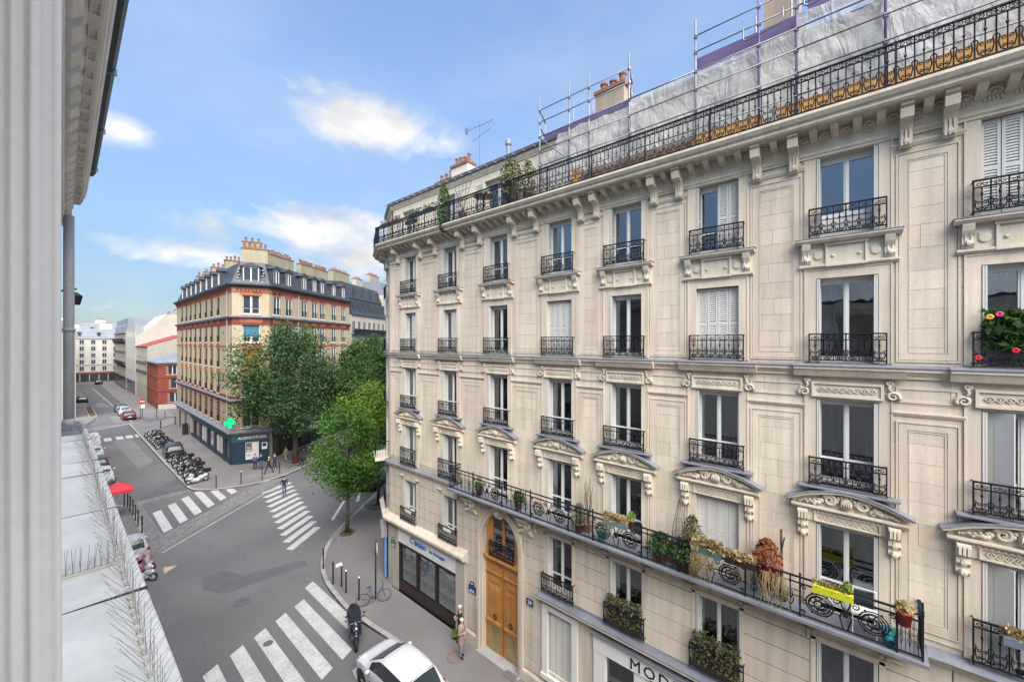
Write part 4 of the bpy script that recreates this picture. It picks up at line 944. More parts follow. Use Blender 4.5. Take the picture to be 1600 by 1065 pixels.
# street plaques and house number (things of their own)
PLQ_B = mat('blue_enamel', (.015, .03, .14), .3, .03, 2, coat=.4); PLQ_G = mat('green_enamel', (.015, .12, .06), .3, .03, 2, coat=.4)
def plaque(u, w, m, label, W_=.46, H_=.5, fr=None):
    t = thing('street_plaque', label, 'sign', (MX-(.05 if fr is None else fr), u, w), R(90))
    part('plate', MB().ext([(-W_/2, 0), (W_/2, 0), (W_/2, H_*.62), (W_*.28, H_*.66), (W_*.2, H_), (-W_*.2, H_), (-W_*.28, H_*.66), (-W_/2, H_*.62)], 0, .02, 'y'), m, t)
    b = MB()
    for z, x in ((.08, .38), (.2, .3)): b.box(-W_*x, W_*x, .02, .024, H_*z, H_*(z+.05))
    b.box(-W_*.1, W_*.1, .02, .024, H_*.78, H_*.88); part('rim', b, GOLDL, t); return t
plaque(19.25, 2.35, PLQ_G, 'green street name plaque with rounded top at the left shop corner', fr=.085); plaque(13.0, 2.35, PLQ_B, 'dark blue street name plaque between the shop and the oak door', fr=.05)
t = thing('number_plaque', 'small blue house number plaque right of the oak door', 'sign', (MX-.05, 9.72, 3.2), R(90)); part('plate', MB().box(-.17, .17, 0, .02, 0, .26), PLQ_B, t)
put('lettering', text_mesh('lettering', '29', .2, .003, GOLDL), t, (0, .024, .06), PI)
t = thing('number_plaque', 'tiny black number plaque on the white shopfront', 'sign', (MX-.06, 4.75, 2.72), R(90)); part('plate', MB().box(-.1, .1, 0, .015, 0, .14), BLK, t)
# pale blue board leaning on the angled corner
t = thing('sign_board', 'tall blue and white panel on the angled corner left of the green plaque', 'sign', (*[a for a in ((MX-FACET.P(.5, .12, 0)[1]), FACET.P(.5, .12, 0)[0])], .2), R(90)+A27)
part('panel', MB().box(-.05, .9, 0, .12, 0, 2.3), mat('pale_blue_panel', (.12, .24, .5), .5, .1, 2), t); part('header', MB().box(-.1, .95, -.02, .3, 2.3, 2.9), mat('pinkish_panel', (.3, .26, .27), .6, .1, 2), t)

# ------------------------------------------------------------------ scaffolding along the roof edge
sc = thing('scaffolding', 'roof edge scaffolding of steel tubes draped with translucent plastic sheeting', 'scaffolding', (MX, 0, 0), R(90))
def tube1(name, a, b_, r, m, smooth=True): return part(name, MB().tube([a, b_], r, 6), m, sc, smooth)
SU = [9.05, 7.75, 6.95, 5.5, 3.5, 1.95, 1.15, -.45, -2.4, -4.4]
V0 = .3
for k, u in enumerate(SU):
    top = 22.7 if k not in (7, 8, 9) else 24.0
    p_ = PURPLE if k in (5, 6, 7) else STEEL
    tube1('standard', (u, V0, 18.9), (u, V0, top), .029, p_); tube1('standard', (u+.16, V0-.55, 20.9), (u+.16, V0-.55, top-.35), .026, STEEL)
    if k in (0, 3, 4, 7): tube1('transom', (u, V0, 22.2), (u+.16, V0-.6, 22.05), .026, STEEL); tube1('transom', (u, V0, 21.6), (u+.16, V0-.6, 21.45), .026, STEEL)
    m = MB()
    for z in (20.1, 20.68, 21.2, 21.75, 22.2): m.lathe([(.05, z-.05), (.055, z), (.05, z+.05)], (u, V0, 0), 6)
    part('coupler', m, STEEL, sc)
for a, b_ in ((9.05, 5.5), (3.5, 1.15), (1.15, -.45), (-.45, -4.4)):
    for z in (22.2, 21.75): tube1('guard_rail', (a, V0+.03, z), (b_, V0+.03, z), .018, STEEL)
for z in (19.55, 20.1, 20.68, 21.2):
    for a, b_ in ((9.05, 5.5), (5.5, 1.15), (1.15, -4.4)): tube1('ledger', (a, V0+.04, z), (b_, V0+.04, z), .018, STEEL)
tube1('ledger', (5.5, V0+.04, 21.2), (3.5, V0+.04, 21.2), .022, STEEL)
tube1('brace', (8.95, V0+.05, 21.1), (7.75, V0+.05, 20.0), .024, STEEL)
part('toe_board', MB().box(5.3, 9.1, -.12, -.08, 21.15, 21.5), PURPLE, sc); part('toe_board', MB().box(1.0, 3.6, -.02, .02, 21.35, 21.75), PURPLE, sc); part('toe_board', MB().box(-1.2, .95, .0, .04, 21.5, 21.95), PURPLE, sc)
part('deck', MB().box(-4.4, 9.05, -.7, -.15, 21.02, 21.07), PLYD, sc)
def sheeting(u0, u1, z0, z1, v, nu, nz, seed, sag=0):
    m = MB(); rr = np.random.RandomState(seed); ph = rr.rand(10)*6.28
    def P(i, j):
        s_, q = i/nu, j/nz; u = u0+(u1-u0)*s_; z = z0+(z1-z0)*q
        d = .03*math.sin(2.1*u+2*q+ph[0])+.008*math.sin(9*u-8*z+ph[1])+.012*math.sin(5*z+3*u+ph[2])+.007*abs(math.sin(13*u+11*z+ph[3]+2*math.sin(3*u)))+.006*abs(math.sin(21*u-9*z+ph[4]))+.02*math.sin(PI*(z-19.5)/.56)**2
        zz = z + (1-q)*(.10*math.sin(2.3*u+ph[4])+.07*math.sin(5.1*u+ph[5])) - q*sag*abs(math.sin(PI*s_*3))
        return (u+.03*math.sin(7*z+ph[6]), v+d*.8, zz)
    vs = [P(i, j) for j in range(nz+1) for i in range(nu+1)]
    return m.add(vs, [(j*(nu+1)+i, j*(nu+1)+i+1, (j+1)*(nu+1)+i+1, (j+1)*(nu+1)+i) for j in range(nz) for i in range(nu)])
part('plastic_sheet', sheeting(5.4, 8.4, 19.25, 21.2, .12, 60, 40, 1, .08), SHEET, sc, True); part('plastic_sheet', sheeting(7.4, 9.1, 19.0, 20.75, .06, 40, 30, 5, .1), SHEET, sc, True)
part('plastic_sheet', sheeting(1.0, 5.6, 19.3, 21.35, .14, 80, 40, 2, .05), SHEET, sc, True); part('plastic_sheet', sheeting(-1.6, 1.15, 19.3, 21.7, .12, 60, 44, 3, .05), SHEET, sc, True); part('plastic_sheet', sheeting(-4.6, -.4, 18.95, 24.2, .16, 70, 60, 4), SHEET, sc, True)
for a, z in ((2.3, 21.55), (1.0, 21.75), (.2, 21.9)):
    part('hoop_bar', MB().tube([(a, .34, z+.25), (a, .34, z-.05), (a-.08, .36, z-.14), (a-.8, .36, z-.05), (a-.88, .36, z+.04), (a-.88, .36, z+.3)], .02, 6), STEEL, sc, True)
for a, b_, z1, m_ in ((7.62, 7.35, 19.55, PLY), (7.3, 2.8, 19.35, PLYD), (3.6, 1.9, 19.4, PLY), (1.5, -4.5, 19.42, PLY), (8.3, 7.7, 19.4, SHUT)):
    part('plywood_sheet', MB().box(b_, a, .28 if m_ != PLYD else .24, .30 if m_ != PLYD else .26, 18.88, z1), m_, sc)
# ------------------------------------------------------------------ the photographer's own building
own = thing('own_building', 'whitish building at the left edge with fluted window jamb, bracketed cornice and ledge', 'building', (0, 0, 0))
part('wall', MB().box(-9, 0.0, 1.06, 7.0, 0, 15.15).box(-9, 0.0, -25, -1.2, 0, 15.15).box(-9, 0, -1.2, 1.06, 0, 12.4).box(-9, -.0, -1.2, 1.06, 14.9, 15.15).box(-9, -1.5, -1.2, 1.06, 12.4, 14.9), OWN, own)
# fluted jamb: moulded board facing back to the opening
px = lambda p: None
xs = []
def jp():
    prof = []; N = 60          # (x, y) front profile, y smaller = nearer the camera
    for i in range(N+1):
        x = -.24+.2475*i/N; y = .93
        y += .006
        for c, w, d in ((-.0405, .0028, -.009), (-.0235, .0028, -.010), (-.032, .006, .005), (-.010, .012, -.003), (.0035, .004, -.004), (-.075, .01, -.008), (-.11, .01, .006)):
            y += d*math.exp(-((x-c)/w)**2)
        if x > .0045: y += (x-.0045)**2*900
        prof.append((x, y))
    return prof
pr = jp(); poly = pr+[(.0075, 1.02), (-.24, 1.02)]
m = MB(); n = len(poly); Zs = [11.5, 12.2, 12.8, 13.3, 13.8, 14.3, 15.2]; vs = []
for z in Zs:
    for x, y in poly: vs.append((x+.0012*math.sin(z*5), y, z))
m.add(vs, [(a*n+k, a*n+(k+1) % n, (a+1)*n+(k+1) % n, (a+1)*n+k) for a in range(len(Zs)-1) for k in range(n)]); part('window_jamb', m, JAMB, own, True)
# eaves cornice (turned half a degree from the street line)
CF = Fr(.048, 7.0, R(-90-.6))      # u runs back towards and past the camera, v out over the street
m = MB(CF).sweep([(-.15, 15.12), (.10, 15.12), (.10, 15.132), (.158, 15.136), (.158, 15.16), (.175, 15.17), (.185, 15.22), (.195, 15.23), (.208, 15.3), (.218, 15.36), (.218, 15.5), (-.3, 15.5)], [(0, 0), (14, 0)])
m.quad((0, -.3, 15.12), (0, .15, 15.14), (0, .21, 15.34), (0, .21, 15.5), (0, -.3, 15.5)); part('cornice', m, OWN, own)
md = MB().ext([(-.1, 14.93), (.05, 14.935), (.086, 14.98), (.086, 15.06), (.1, 15.07), (.1, 15.12), (-.1, 15.12)], -.078, .078).mesh('cornice_block', OWN)
cf = MB().box(-.066, .066, .108, .115, 15.10, 15.135).box(-.066, .066, .143, .15, 15.10, 15.135).box(-.066, -.054, .115, .143, 15.10, 15.135).box(.054, .066, .115, .143, 15.10, 15.135).mesh('coffer', OWN)
for k in range(40):
    u = .12+.24*k; x, y, _ = CF.P(u, 0, 0); put('cornice_block', md, own, (x, y, 0), CF.a); put('coffer', cf, own, (x, y, .022), CF.a)
part('cornice_block', MB(CF).ext([(-.1, 14.86), (.02, 14.86), (.03, 14.93), (-.1, 14.93)], 0, 14), OWN, own)
m = MB(CF).sweep([(.216, 15.40), (.25, 15.41), (.272, 15.45), (.276, 15.52), (.266, 15.52), (.258, 15.46), (.216, 15.43)], [(.35, 0), (14, 0)]); part('gutter', m, SLATE, own)
m = MB(CF)
for k in range(9): m.box(.6+1.2*k, .615+1.2*k, .216, .278, 15.397, 15.44)
part('gutter_bracket', m, ZINC, own)
part('roof', MB().ext([(-9, 15.5), (.26, 15.5), (-1.8, 17.2), (-9, 17.4)], -25, 6.95, 'y'), ZINCR, own)
m = MB().lathe([(.043, 12.55), (.043, 14.9)], (.105, 6.58, 0), 14); m.lathe([(.05, 13.62), (.05, 13.66)], (.105, 6.58, 0), 14).lathe([(.048, 12.55), (.05, 12.62), (.046, 12.66)], (.105, 6.58, 0), 14); part('downpipe', m, PIPE, own, True)
part('pipe_flashing', MB().box(.03, .2, 6.35, 6.8, 12.495, 12.55).box(.04, .19, 6.42, 6.75, 12.55, 12.6), ZINC, own)
# ledge below the window
LE = .247
prof = [(-.02, 12.0), (.12, 12.0), (.16, 12.3), (.225, 12.4), (.235, 12.46), (LE, 12.475), (LE+.004, 12.49), (LE-.003, 12.5), (-.02, 12.508)]
prev = -3.0; cuts = [-1.0, .4, 1.25, 2.2, 3.4, 4.4, 4.9, 6.0, 6.85]
for a in cuts:
    L = MB(); e = a-.008; vs = []; N = 14
    for i in range(N+1):
        t = prev+(e-prev)*i/N
        for x, z in prof: vs.append((x, t, z+(.0025*math.sin(7*t+x*9)+.002*math.sin(17*t) if z > 12.48 else 0)))
    n = len(prof); L.add(vs, [(i*n+k, i*n+(k+1) % n, (i+1)*n+(k+1) % n, (i+1)*n+k) for i in range(N) for k in range(n)]+[tuple(range(n)), tuple(N*n+k for k in range(n))])
    part('ledge_sheet', L, LEDGE, own); part('ledge_seam', MB().box(0, LE+.003, e+.001, a-.001, 12.45, 12.507), SLATE, own); prev = a
WIRE = mat('spike_wire', (.20, .195, .18), .5, .1, 5, metal=.2); GLUE = mat('spike_base', (.62, .58, .50), .7, .15, 8)
sp = thing('bird_spikes', 'long row of wire bird spikes along the edge of the white ledge', 'bird spikes', (0, 0, 0)); m = MB(); bs = MB(); y = .7; k = 0
while y < 6.7:
    x = .195+.004*math.sin(y*3)
    if k % 2 == 0: bs.box(x-.008, x+.008, y, y+.03, 12.505, 12.511)
    for s in (-1, 1, 0):
        lean = s*R(40 if s else 6)+random.uniform(-.12, .12); fy = random.uniform(-.02, .035)+(.03 if s <= 0 else .0)
        m.tube([(x+s*.006, y+.008*s, 12.51), (x+math.sin(lean)*.11, y+fy, 12.51+math.cos(lean)*.11)], .0008, 3)
    y += .034; k += 1
part('spike', m, WIRE, sp, kind='stuff'); part('base_strip', bs, GLUE, sp, kind='stuff')
sp = thing('bird_spikes', 'short crosswise row of wire bird spikes at the middle of the white ledge', 'bird spikes', (0, 0, 0)); m = MB(); bs = MB().box(.005, .19, 2.52, 2.545, 12.505, 12.514)
for i in range(9):
    for s in (-1, 1, 0): m.tube([(.01+.021*i, 2.53, 12.51), (.01+.021*i+random.uniform(-.006, .012), 2.53+s*.075, 12.51+(.08 if s else .11))], .0010, 3)
part('spike', m, WIRE, sp, kind='stuff'); part('base_strip', bs, GLUE, sp, kind='stuff')
# simple openings on the own facade (they show in the panes opposite)
m = MB().box(0, .012, 2.4, 3.5, 12.6, 14.5)
def simple_building(label, x0, y0, a, L, depth, h, floors, cols, w=1.1, wh=1.9, m=CREAMF, z0=3.6, roof=ZINCR, band_m=None, gm=FGLASS, railing=(), shop=None, roofh=2.2, setback=1.5, name='apartment_building', u0=None, du=None, dorm=0, fh=None, blank_left=False, win_parts=True, frame_m=CREAMG):
    """facade frame at (x0,y0) turned a; windows are parts with panes"""
    t = thing(name, label, 'building', (x0, y0, 0), a)
    fh = fh or (h-z0-.4)/floors; du = du or L/cols; u0 = u0 if u0 is not None else du/2; ops_ = []
    for f_ in range(floors):
        for c in range(cols):
            u = u0+c*du; ops_.append((u-w/2, u+w/2, z0+f_*fh+.35, z0+f_*fh+.35+wh))
    b = MB(); wall_open(b, 0, L, 0, h, ops_, depth=.1); b.box(0, L, -depth, -.6, 0, h-.01); b.quad((0, 0, 0), (0, -.6, 0), (0, -.6, h), (0, 0, h)); b.quad((L, 0, 0), (L, 0, h), (L, -.6, h), (L, -.6, 0)); part('wall', b, m, t)
    fm = MB().box(-w/2, w/2, -.25, -.2, 0, .08).box(-w/2, w/2, -.25, -.2, wh-.08, wh).box(-w/2, -w/2+.08, -.25, -.2, .08, wh-.08).box(w/2-.08, w/2, -.25, -.2, .08, wh-.08).box(-.05, .05, -.25, -.19, .08, wh-.08).mesh('window', frame_m)
    pm = MB().box(-w/2+.08, w/2-.08, -.24, -.225, .08, wh-.08).mesh('pane', gm); sl = MB().box(-w/2-.1, w/2+.1, -.2, -.07, -.12, 0).mesh('sill', m)
    rl = MB(); rl.box(-w/2-.1, w/2+.1, -.03, .0, .85, .9); 
    for k in range(9): rl.box(-w/2-.1+(w+.2)*k/8-.012, -w/2-.1+(w+.2)*k/8+.012, -.025, -.005, 0, .86)
    rl = rl.mesh('railing', IRON)
    for i, (a_, b_, c, d) in enumerate(ops_):
        o = put('window', fm, t, ((a_+b_)/2, .16, c)); put('pane', pm, o); put('sill', sl, o)
        if (i//cols) in railing: put('railing', rl, o)
    if roof:
        part('roof', MB().ext([(.25, h), (.25, h+.2), (-.1, h+.25), (-setback*.4, h+roofh), (-depth, h+roofh+.3), (-depth, h)], 0, L), roof, t)
        part('eaves', MB().box(0, L, .0, .3, h-.25, h), m, t)
    for k in range(dorm):
        u = L*(k+.5)/dorm; o = put('dormer', MB().box(u-.55, u+.55, -1.2, -.15, h+.3, h+1.75).ext([(u-.65, h+1.75), (u+.65, h+1.75), (u, h+2.1)], -1.3, -.05, 'y').mesh('dormer', roof or ZINCR), t); part('pane', MB().box(u-.35, u+.35, -.15, -.13, h+.5, h+1.6), gm, o)
    for z in (band_m or []): part('band', MB().box(0, L, 0, .16, z, z+.22), m, t)
    if shop:
        o = put('shopfront', MB().box(.4, L-.4, .0, .14, z0-.75, z0-.1).box(.4, L-.4, 0, .1, 0, .4).mesh('shopfront', shop), t); n = max(2, int(L/2.2))
        for k in range(n):
            a_ = .5+(L-1)*k/n; part('pane', MB().box(a_+.1, a_+(L-1)/n-.1, .02, .05, .45, z0-.8), gm, o)
    return t
# own row continues north behind the ledge
nb = simple_building('pale building row along the left pavement, mostly hidden behind the ledge', -.4, 82, R(-90), 74, 10, 16.0, 4, 22, m=CREAMG)
part('wall_panel', m, FGLASS, own)
# ------------------------------------------------------------------ ochre brick corner building
mid = thing('corner_building', 'ochre brick corner building with orange bands and dark slate mansard roof', 'building', (12.75, 51.7, 0), 0)
def loc_(x, y): return (x-12.75, y-51.7)
LF_A = R(90); LF_L = 33.0
q0 = loc_(13.25, 84.7); q1 = loc_(12.75, 51.7); q2 = loc_(16.0, 50.4)
# path travelling so that outside is on the left: from right facade end -> facet -> left facade end
rd = Vector((.82, .57)).normalized(); q3 = (q2[0]+rd.x*17.6, q2[1]+rd.y*17.6)
MPATH = [q3, q2, q1, q0]          # walking this way the street is on the left
def frm(a, b): return Fr(a[0], a[1], math.atan2(b[1]-a[1], b[0]-a[0])), math.hypot(b[0]-a[0], b[1]-a[1])
FR_R, LR = frm(q3, q2); FR_F, LFc = frm(q2, q1); FR_L, LL = frm(q1, q0)
MH = {'g': 3.75, 'f1': 7.1, 'c': 16.35, 't': 19.7}
WZ = [(4.15, 6.55), (7.55, 9.75), (10.6, 12.8), (13.55, 15.75), (16.7, 18.75)]
lu = [84.7-y for y in (80.1, 76.7, 73.6, 70.4, 67.3, 63.9, 60.9, 57.6)]; lu = [LL-q-.0 for q in lu]   # from the facet end
lu = sorted(lu)
ruw = [17.6-q for q in (1.2, 3.3, 6.3, 8.5, 10.3, 13.2, 15.8)]
def mid_facade(fr, L, us, w, shops, fm=None):
    ops_ = [(u-w/2, u+w/2, a, b_) for u in us for a, b_ in WZ]+shops
    b = MB(fr); wall_open(b, 0, L, 0, MH['t'], ops_, depth=.09); part('wall', b, OCHRE, mid)
    for u in us:
        for k, (a, b_) in enumerate(WZ):
            h = round(b_-a, 2); x, y, _ = fr.P(u, 0, 0)
            f_ = cm(('window', 'mid', w, h), lambda: MB().box(-w/2, w/2, -.28, -.22, 0, .07).box(-w/2, w/2, -.28, -.22, h-.07, h).box(-w/2, -w/2+.07, -.28, -.22, .07, h-.07).box(w/2-.07, w/2, -.28, -.22, .07, h-.07).box(-.06, .06, -.28, -.2, .07, h-.07), fm or WHITE)
            p = cm(('pane', 'mid', w, h), lambda: MB().box(-w/2+.07, w/2-.07, -.27, -.25, .07, h-.07), FGLASS)
            o = put('window', f_, mid, (x, y, a), fr.a); put('pane', p, o); o.location = (*fr.P(u, .19, 0)[:2], a)
            put('sill', cm(('sill', 'mid', w), lambda: MB().box(-w/2-.12, w/2+.12, -.3, -.09, -.14, 0), STONE), o)
            lm = ORANGE
            put('lintel', cm(('lintel', 'mid', w, h), lambda: MB().box(-w/2-.15, -.13, -.22, -.16, h, h+.42).box(.13, w/2+.15, -.22, -.16, h, h+.42).box(-.13, .13, -.22, -.14, h, h+.5), ORANGE), o)
            put('railing', cm(('railing', 'mid', w), lambda: win_small(w), IRON), o)
            if k == 0:
                put('quoin', cm(('quoin', 'mid', w), lambda: quo(w), REDBR), o)
    # dormers are added along the roof
def win_small(w):
    m = MB().box(-w/2, w/2, -.16, -.13, .72, .76)
    for k in range(7): m.box(-w/2+w*k/6-.012, -w/2+w*k/6+.012, -.155, -.135, .02, .74)
    return m
def quo(w):
    m = MB()
    for s in (-1, 1):
        for k in range(6):
            L = .3 if k % 2 else .18; a, b_ = sorted((s*w/2, s*(w/2+L))); m.box(a, b_, -.22, -.155, .05+k*.4, .05+k*.4+.22)
    return m
mid_facade(FR_L, LL, lu, 1.0, [(.4, 20.5, .3, 3.0), (24.5, 25.7, .1, 3.0), (29, 30.2, .1, 2.8)], mat('brown_shutter', (.06, .05, .042), .7, .1, 2))
mid_facade(FR_R, LR, ruw, 1.05, [(1.0, 12.2, .3, 3.0)])
# facet with one wide arched window per floor
FW = 1.62; fo = [(LFc/2-FW/2, LFc/2+FW/2, a, b_) for a, b_ in WZ]
b = MB(FR_F); wall_open(b, 0, LFc, 0, MH['t'], fo, depth=.28); part('wall', b, OCHRE, mid)
for k, (a, b_) in enumerate(WZ):
    h = b_-a; x, y, _ = FR_F.P(LFc/2, 0, 0); w = FW
    o = put('window', MB().box(-w/2, -w/2+.08, -.28, -.2, 0, h).box(w/2-.08, w/2, -.28, -.2, 0, h).box(-.1, .1, -.28, -.18, 0, h).box(-w/2, w/2, -.28, -.2, 0, .08).box(-w/2, w/2, -.28, -.2, h-.08, h).box(-w/2, w/2, -.28, -.22, .6, .65).mesh('window', WHITE), mid, (x, y, a), FR_F.a)
    part('pane', MB().box(-w/2+.08, w/2-.08, -.27, -.25, .08, h-.08), FGLASS, o); part('railing', win_small(w), IRON, o); part('quoin', quo(w), REDBR, o) if k == 0 else part('lintel', MB().box(-w/2-.25, -.2, -.02, .03, h, h+.45).box(.2, w/2+.25, -.02, .03, h, h+.45).box(-.2, .2, -.02, .06, h, h+.5), ORANGE, o)
    part('sill', MB().box(-w/2-.15, w/2+.15, -.2, .14, -.14, 0), STONE, o)
    if k == 2: part('blind', MB().box(-w/2+.08, w/2-.08, -.2, -.17, .0, h-.1), mat('orange_blind', (.50, .20, .02), .8, .1, 2), o)
    if k == 3: part('blind', MB().box(-w/2+.08, w/2-.08, -.2, -.17, h*.3, h-.1), mat('teal_blind', (.035, .13, .18), .8, .1, 2), o)
def mband(name, prof, m): return part(name, MB().sweep(prof, MPATH), m, mid)
def flat(z0, z1, v): return [(-.05, z0), (v, z0), (v, z1), (-.05, z1)]
mband('shop_cornice', [(-.05, 3.25), (.12, 3.25), (.2, 3.4), (.5, 3.55), (.55, 3.72), (.45, 3.8), (-.05, 3.95)], ZINC)
mband('brick_band', flat(7.0-.35, 6.95, .03), ORANGE); mband('brick_band', flat(7.3, 7.6, .03), REDBR)
mband('string_course', [(-.05, 6.95), (.12, 6.95), (.3, 7.1), (.3, 7.22), (-.05, 7.3)], ZINC)
mband('brick_band', flat(15.45, 16.15, .025), REDBR); mband('brick_band', flat(13.0, 13.12, .03), REDBR)
mband('string_course', [(-.05, 16.15), (.12, 16.15), (.32, 16.32), (.32, 16.44), (-.05, 16.52)], ZINC)
mband('brick_band', flat(19.0, 19.25, .03), ORANGE); mband('brick_band', flat(19.42, 19.6, .06), ORANGE)
mband('eaves_cornice', [(-.05, 19.6), (.2, 19.62), (.3, 19.75), (.5, 19.85), (.5, 20.0), (-.05, 20.0)], SLATE)
m = MB()
for fr, L in ((FR_L, LL), (FR_F, LFc), (FR_R, LR)):
    m.fr = fr
    for k in range(int(L/.36)): m.box(k*.36+.1, k*.36+.22, .05, .2, 19.3, 19.6)
part('corbel', m, REDBR, mid, kind='stuff')
for u in [(a+b_)/2 for a, b_ in zip(lu, lu[1:])]+[1.1]: part('pilaster', MB(FR_L).box(u-.22, u+.22, -.02, .09, 7.6, 15.4), OCHRE, mid)
part('downpipe', MB(FR_L).lathe([(.06, 4), (.06, 19.6)], (1.6, .1, 0), 8), CREAMF, mid); part('downpipe', MB(FR_R).lathe([(.06, 4), (.06, 19.6)], (LR-5, .1, 0), 8), CREAMF, mid)
mband('roof', [(.15, 20.0), (.05, 20.15), (-.95, 22.55), (-1.05, 22.6), (-5.5, 23.0), (-5.5, 20.0)], SLATE)
def dormer(fr, u, w=.95, big=False):
    x, y, _ = fr.P(u, 0, 0); W2 = w/2; zt = 22.0
    o = put('dormer', cm(('dormer', w), lambda: MB().box(-W2-.14, -W2, -1.0, -.02, 20.2, zt-.05).box(W2, W2+.14, -1.0, -.02, 20.2, zt-.05).ext([(-W2-.35, zt-.05), (W2+.35, zt-.05), (0, zt+.42)], -1.2, .12, 'y'), SLATE), mid, (x, y, 0), fr.a)
    put('window', cm(('window', 'dormer', w), lambda: MB().box(-W2, -W2+.09, -.12, -.04, 20.25, zt-.06).box(W2-.09, W2, -.12, -.04, 20.25, zt-.06).box(-.06, .06, -.12, -.03, 20.25, zt-.06).box(-W2, W2, -.12, -.04, zt-.16, zt-.06).box(-W2, W2, -.12, -.04, 20.25, 20.34), WHITE), o); put('pane', cm(('pane', 'dormer', w), lambda: MB().box(-W2, W2, -.11, -.09, 20.3, zt-.1), FGLASS), o)
for u in lu: dormer(FR_L, u)
for u in ruw: dormer(FR_R, u)
dormer(FR_F, LFc/2, 1.5)
m = MB(FR_F)
for s in (-1, 1):
    for k in range(5): m.box(LFc/2+s*(1.12+.08*(k % 2))-.1, LFc/2+s*(1.12+.08*(k % 2))+.1, -.5, .0, 20.25+k*.32, 20.42+k*.32)
part('dormer_quoin', m, ZINC, mid, kind='stuff')
CH = mat('chimney_render', (.27, .235, .16), .9, .12, .6, streak=.15)
for u, L, n in ((1.5, 2.6, 5), (9.0, 2.6, 6), (16.0, 2.6, 5), (21.5, 2.2, 4), (27.0, 2.0, 4)):
    x, y, _ = FR_L.P(u, -2.6, 0); chimney(mid, x, y, 21.8, 24.3 if u < 3 else 23.9, L, .6, n, R(0) if u > 3 else FR_F.a, CH, .5, .13)
x, y, _ = FR_F.P(LFc/2+.2, -3.0, 0); chimney(mid, x, y, 22.4, 25.2, 1.9, .7, 3, FR_F.a, CH, .5, .13)
for u, L, n in ((LR-6, 4.6, 10), (LR-11.5, 3.2, 8), (2.6, 3.0, 7)):
    x, y, _ = FR_R.P(u, -3.2, 0); chimney(mid, x, y, 22.2, 24.4, L, .7, n, FR_R.a, CH, .5, .13)
# dark blue shop at the corner
so_ = put('shopfront', MB(FR_L).box(.0, 21.2, .0, .16, 2.75, 3.3).mesh('shopfront', NAVY2), mid, label='dark blue shopfront wrapping the corner')
us = [.0, .5, 2.4, 3.3, 6.6, 7.4, 10.4, 11.2, 14.6, 15.2, 18.6, 19.2, 21.0]
for k in range(0, len(us)-1, 2): part('pilaster', MB(FR_L).box(us[k], us[k+1] if us[k+1]-us[k] < 1.2 else us[k]+.5, -.02, .14, .1, 2.75), NAVY, so_)
part('stall_riser', MB(FR_L).box(0, 21.2, -.05, .1, .1, .55), NAVY, so_)
POST = mat('poster_paper', (.55, .53, .52), .6, .08, 1.2); POSTR = mat('pink_poster', (.5, .2, .22), .6, .1, 2)
for a, b_, mm in ((.6, 2.4, FGLASS), (3.3, 6.6, POST), (7.4, 10.4, FGLASS), (11.2, 14.6, POST), (15.2, 18.6, FGLASS)):
    part('pane', MB(FR_L).box(a, b_, .0, .02, .55, 2.75), FGLASS, so_)
    if mm is POST:
        for k in range(2): part('poster', MB(FR_L).box(a+.15+k*1.65, a+1.5+k*1.65, .025, .035, .65, 2.5), POST, so_)
part('poster', MB(FR_L).box(8.2, 9.3, .025, .035, .9, 2.5), POST, so_); part('poster', MB(FR_L).box(8.3, 9.2, .036, .042, 1.6, 2.3), POSTR, so_); part('poster', MB(FR_L).box(16.5, 17.6, .025, .035, .8, 2.4), POSTR, so_)
m = MB(FR_F).box(0, LFc, 0, .16, 2.55, 3.3); part('fascia', m, NAVY2, so_)
m = MB(FR_F).box(0, LFc, -.02, .08, .12, 2.55).box(0, .12, .08, .14, .1, 2.55).box(LFc-.12, LFc, .08, .14, .1, 2.55).box(2.3, 2.4, .08, .13, .1, 2.55).box(.85, .92, .08, .13, .1, 2.55).box(0, LFc, .08, .12, .1, .3); part('panel', m, NAVY, so_)
x, y, _ = FR_F.P(LFc/2-.15, .17, 2.85); put('lettering', text_mesh('lettering', "AUDIATITUDE", .40, .012, GOLDL, .006, 1.05), so_, (x, y, 2.85), FR_F.a+PI)
# poster on the facet (portrait half left generic) and small sign
P0 = MB(FR_F).box(1.0, 2.25, .08, .1, .55, 2.45); part('poster', P0, POST, so_)
GRY = mat('print_grey', (.10, .095, .095), .7, .3, 3); GRL = mat('print_skin', (.40, .36, .34), .7, .1, 3); 
part('poster_print', MB(FR_F).box(1.66, 2.2, .1, .106, 1.4, 2.38).box(1.8, 2.1, .1, .104, .98, 1.06), GRY, so_); part('poster_print', MB(FR_F).lathe([(.17, .106), (.17, .11)], (1.93, 0, 1.9), 12, 'y').box(1.72, 2.14, .106, .11, 1.42, 1.66), GRL, so_)
part('poster_print', MB(FR_F).lathe([(.2, .11), (.2, .114)], (1.93, 0, 2.12), 12, 'y'), GRY, so_)
part('sign_panel', MB(FR_F).box(.2, .72, .08, .11, 1.55, 2.3), GOLDL, so_); part('sign_panel', MB(FR_F).box(.28, .64, .11, .115, 1.85, 2.22), PLQ_B, so_)
part('plinth', MB(FR_F).box(-.05, LFc+.05, 0, .16, 0, .12), GRAN, mid); part('plinth', MB(FR_L).box(0, LL, 0, .14, 0, .12), GRAN, mid); part('plinth', MB(FR_R).box(0, LR, 0, .14, 0, .3), GRAN, mid)
part('wall', MB(FR_L).box(21.3, LL, -.02, .08, .1, 3.3), CREAMF, mid); part('door', MB(FR_L).box(24.5, 25.7, -.02, .1, .1, 2.9), DKB, mid); part('door', MB(FR_L).box(29, 30.2, -.02, .1, .1, 2.8), DKB, mid)
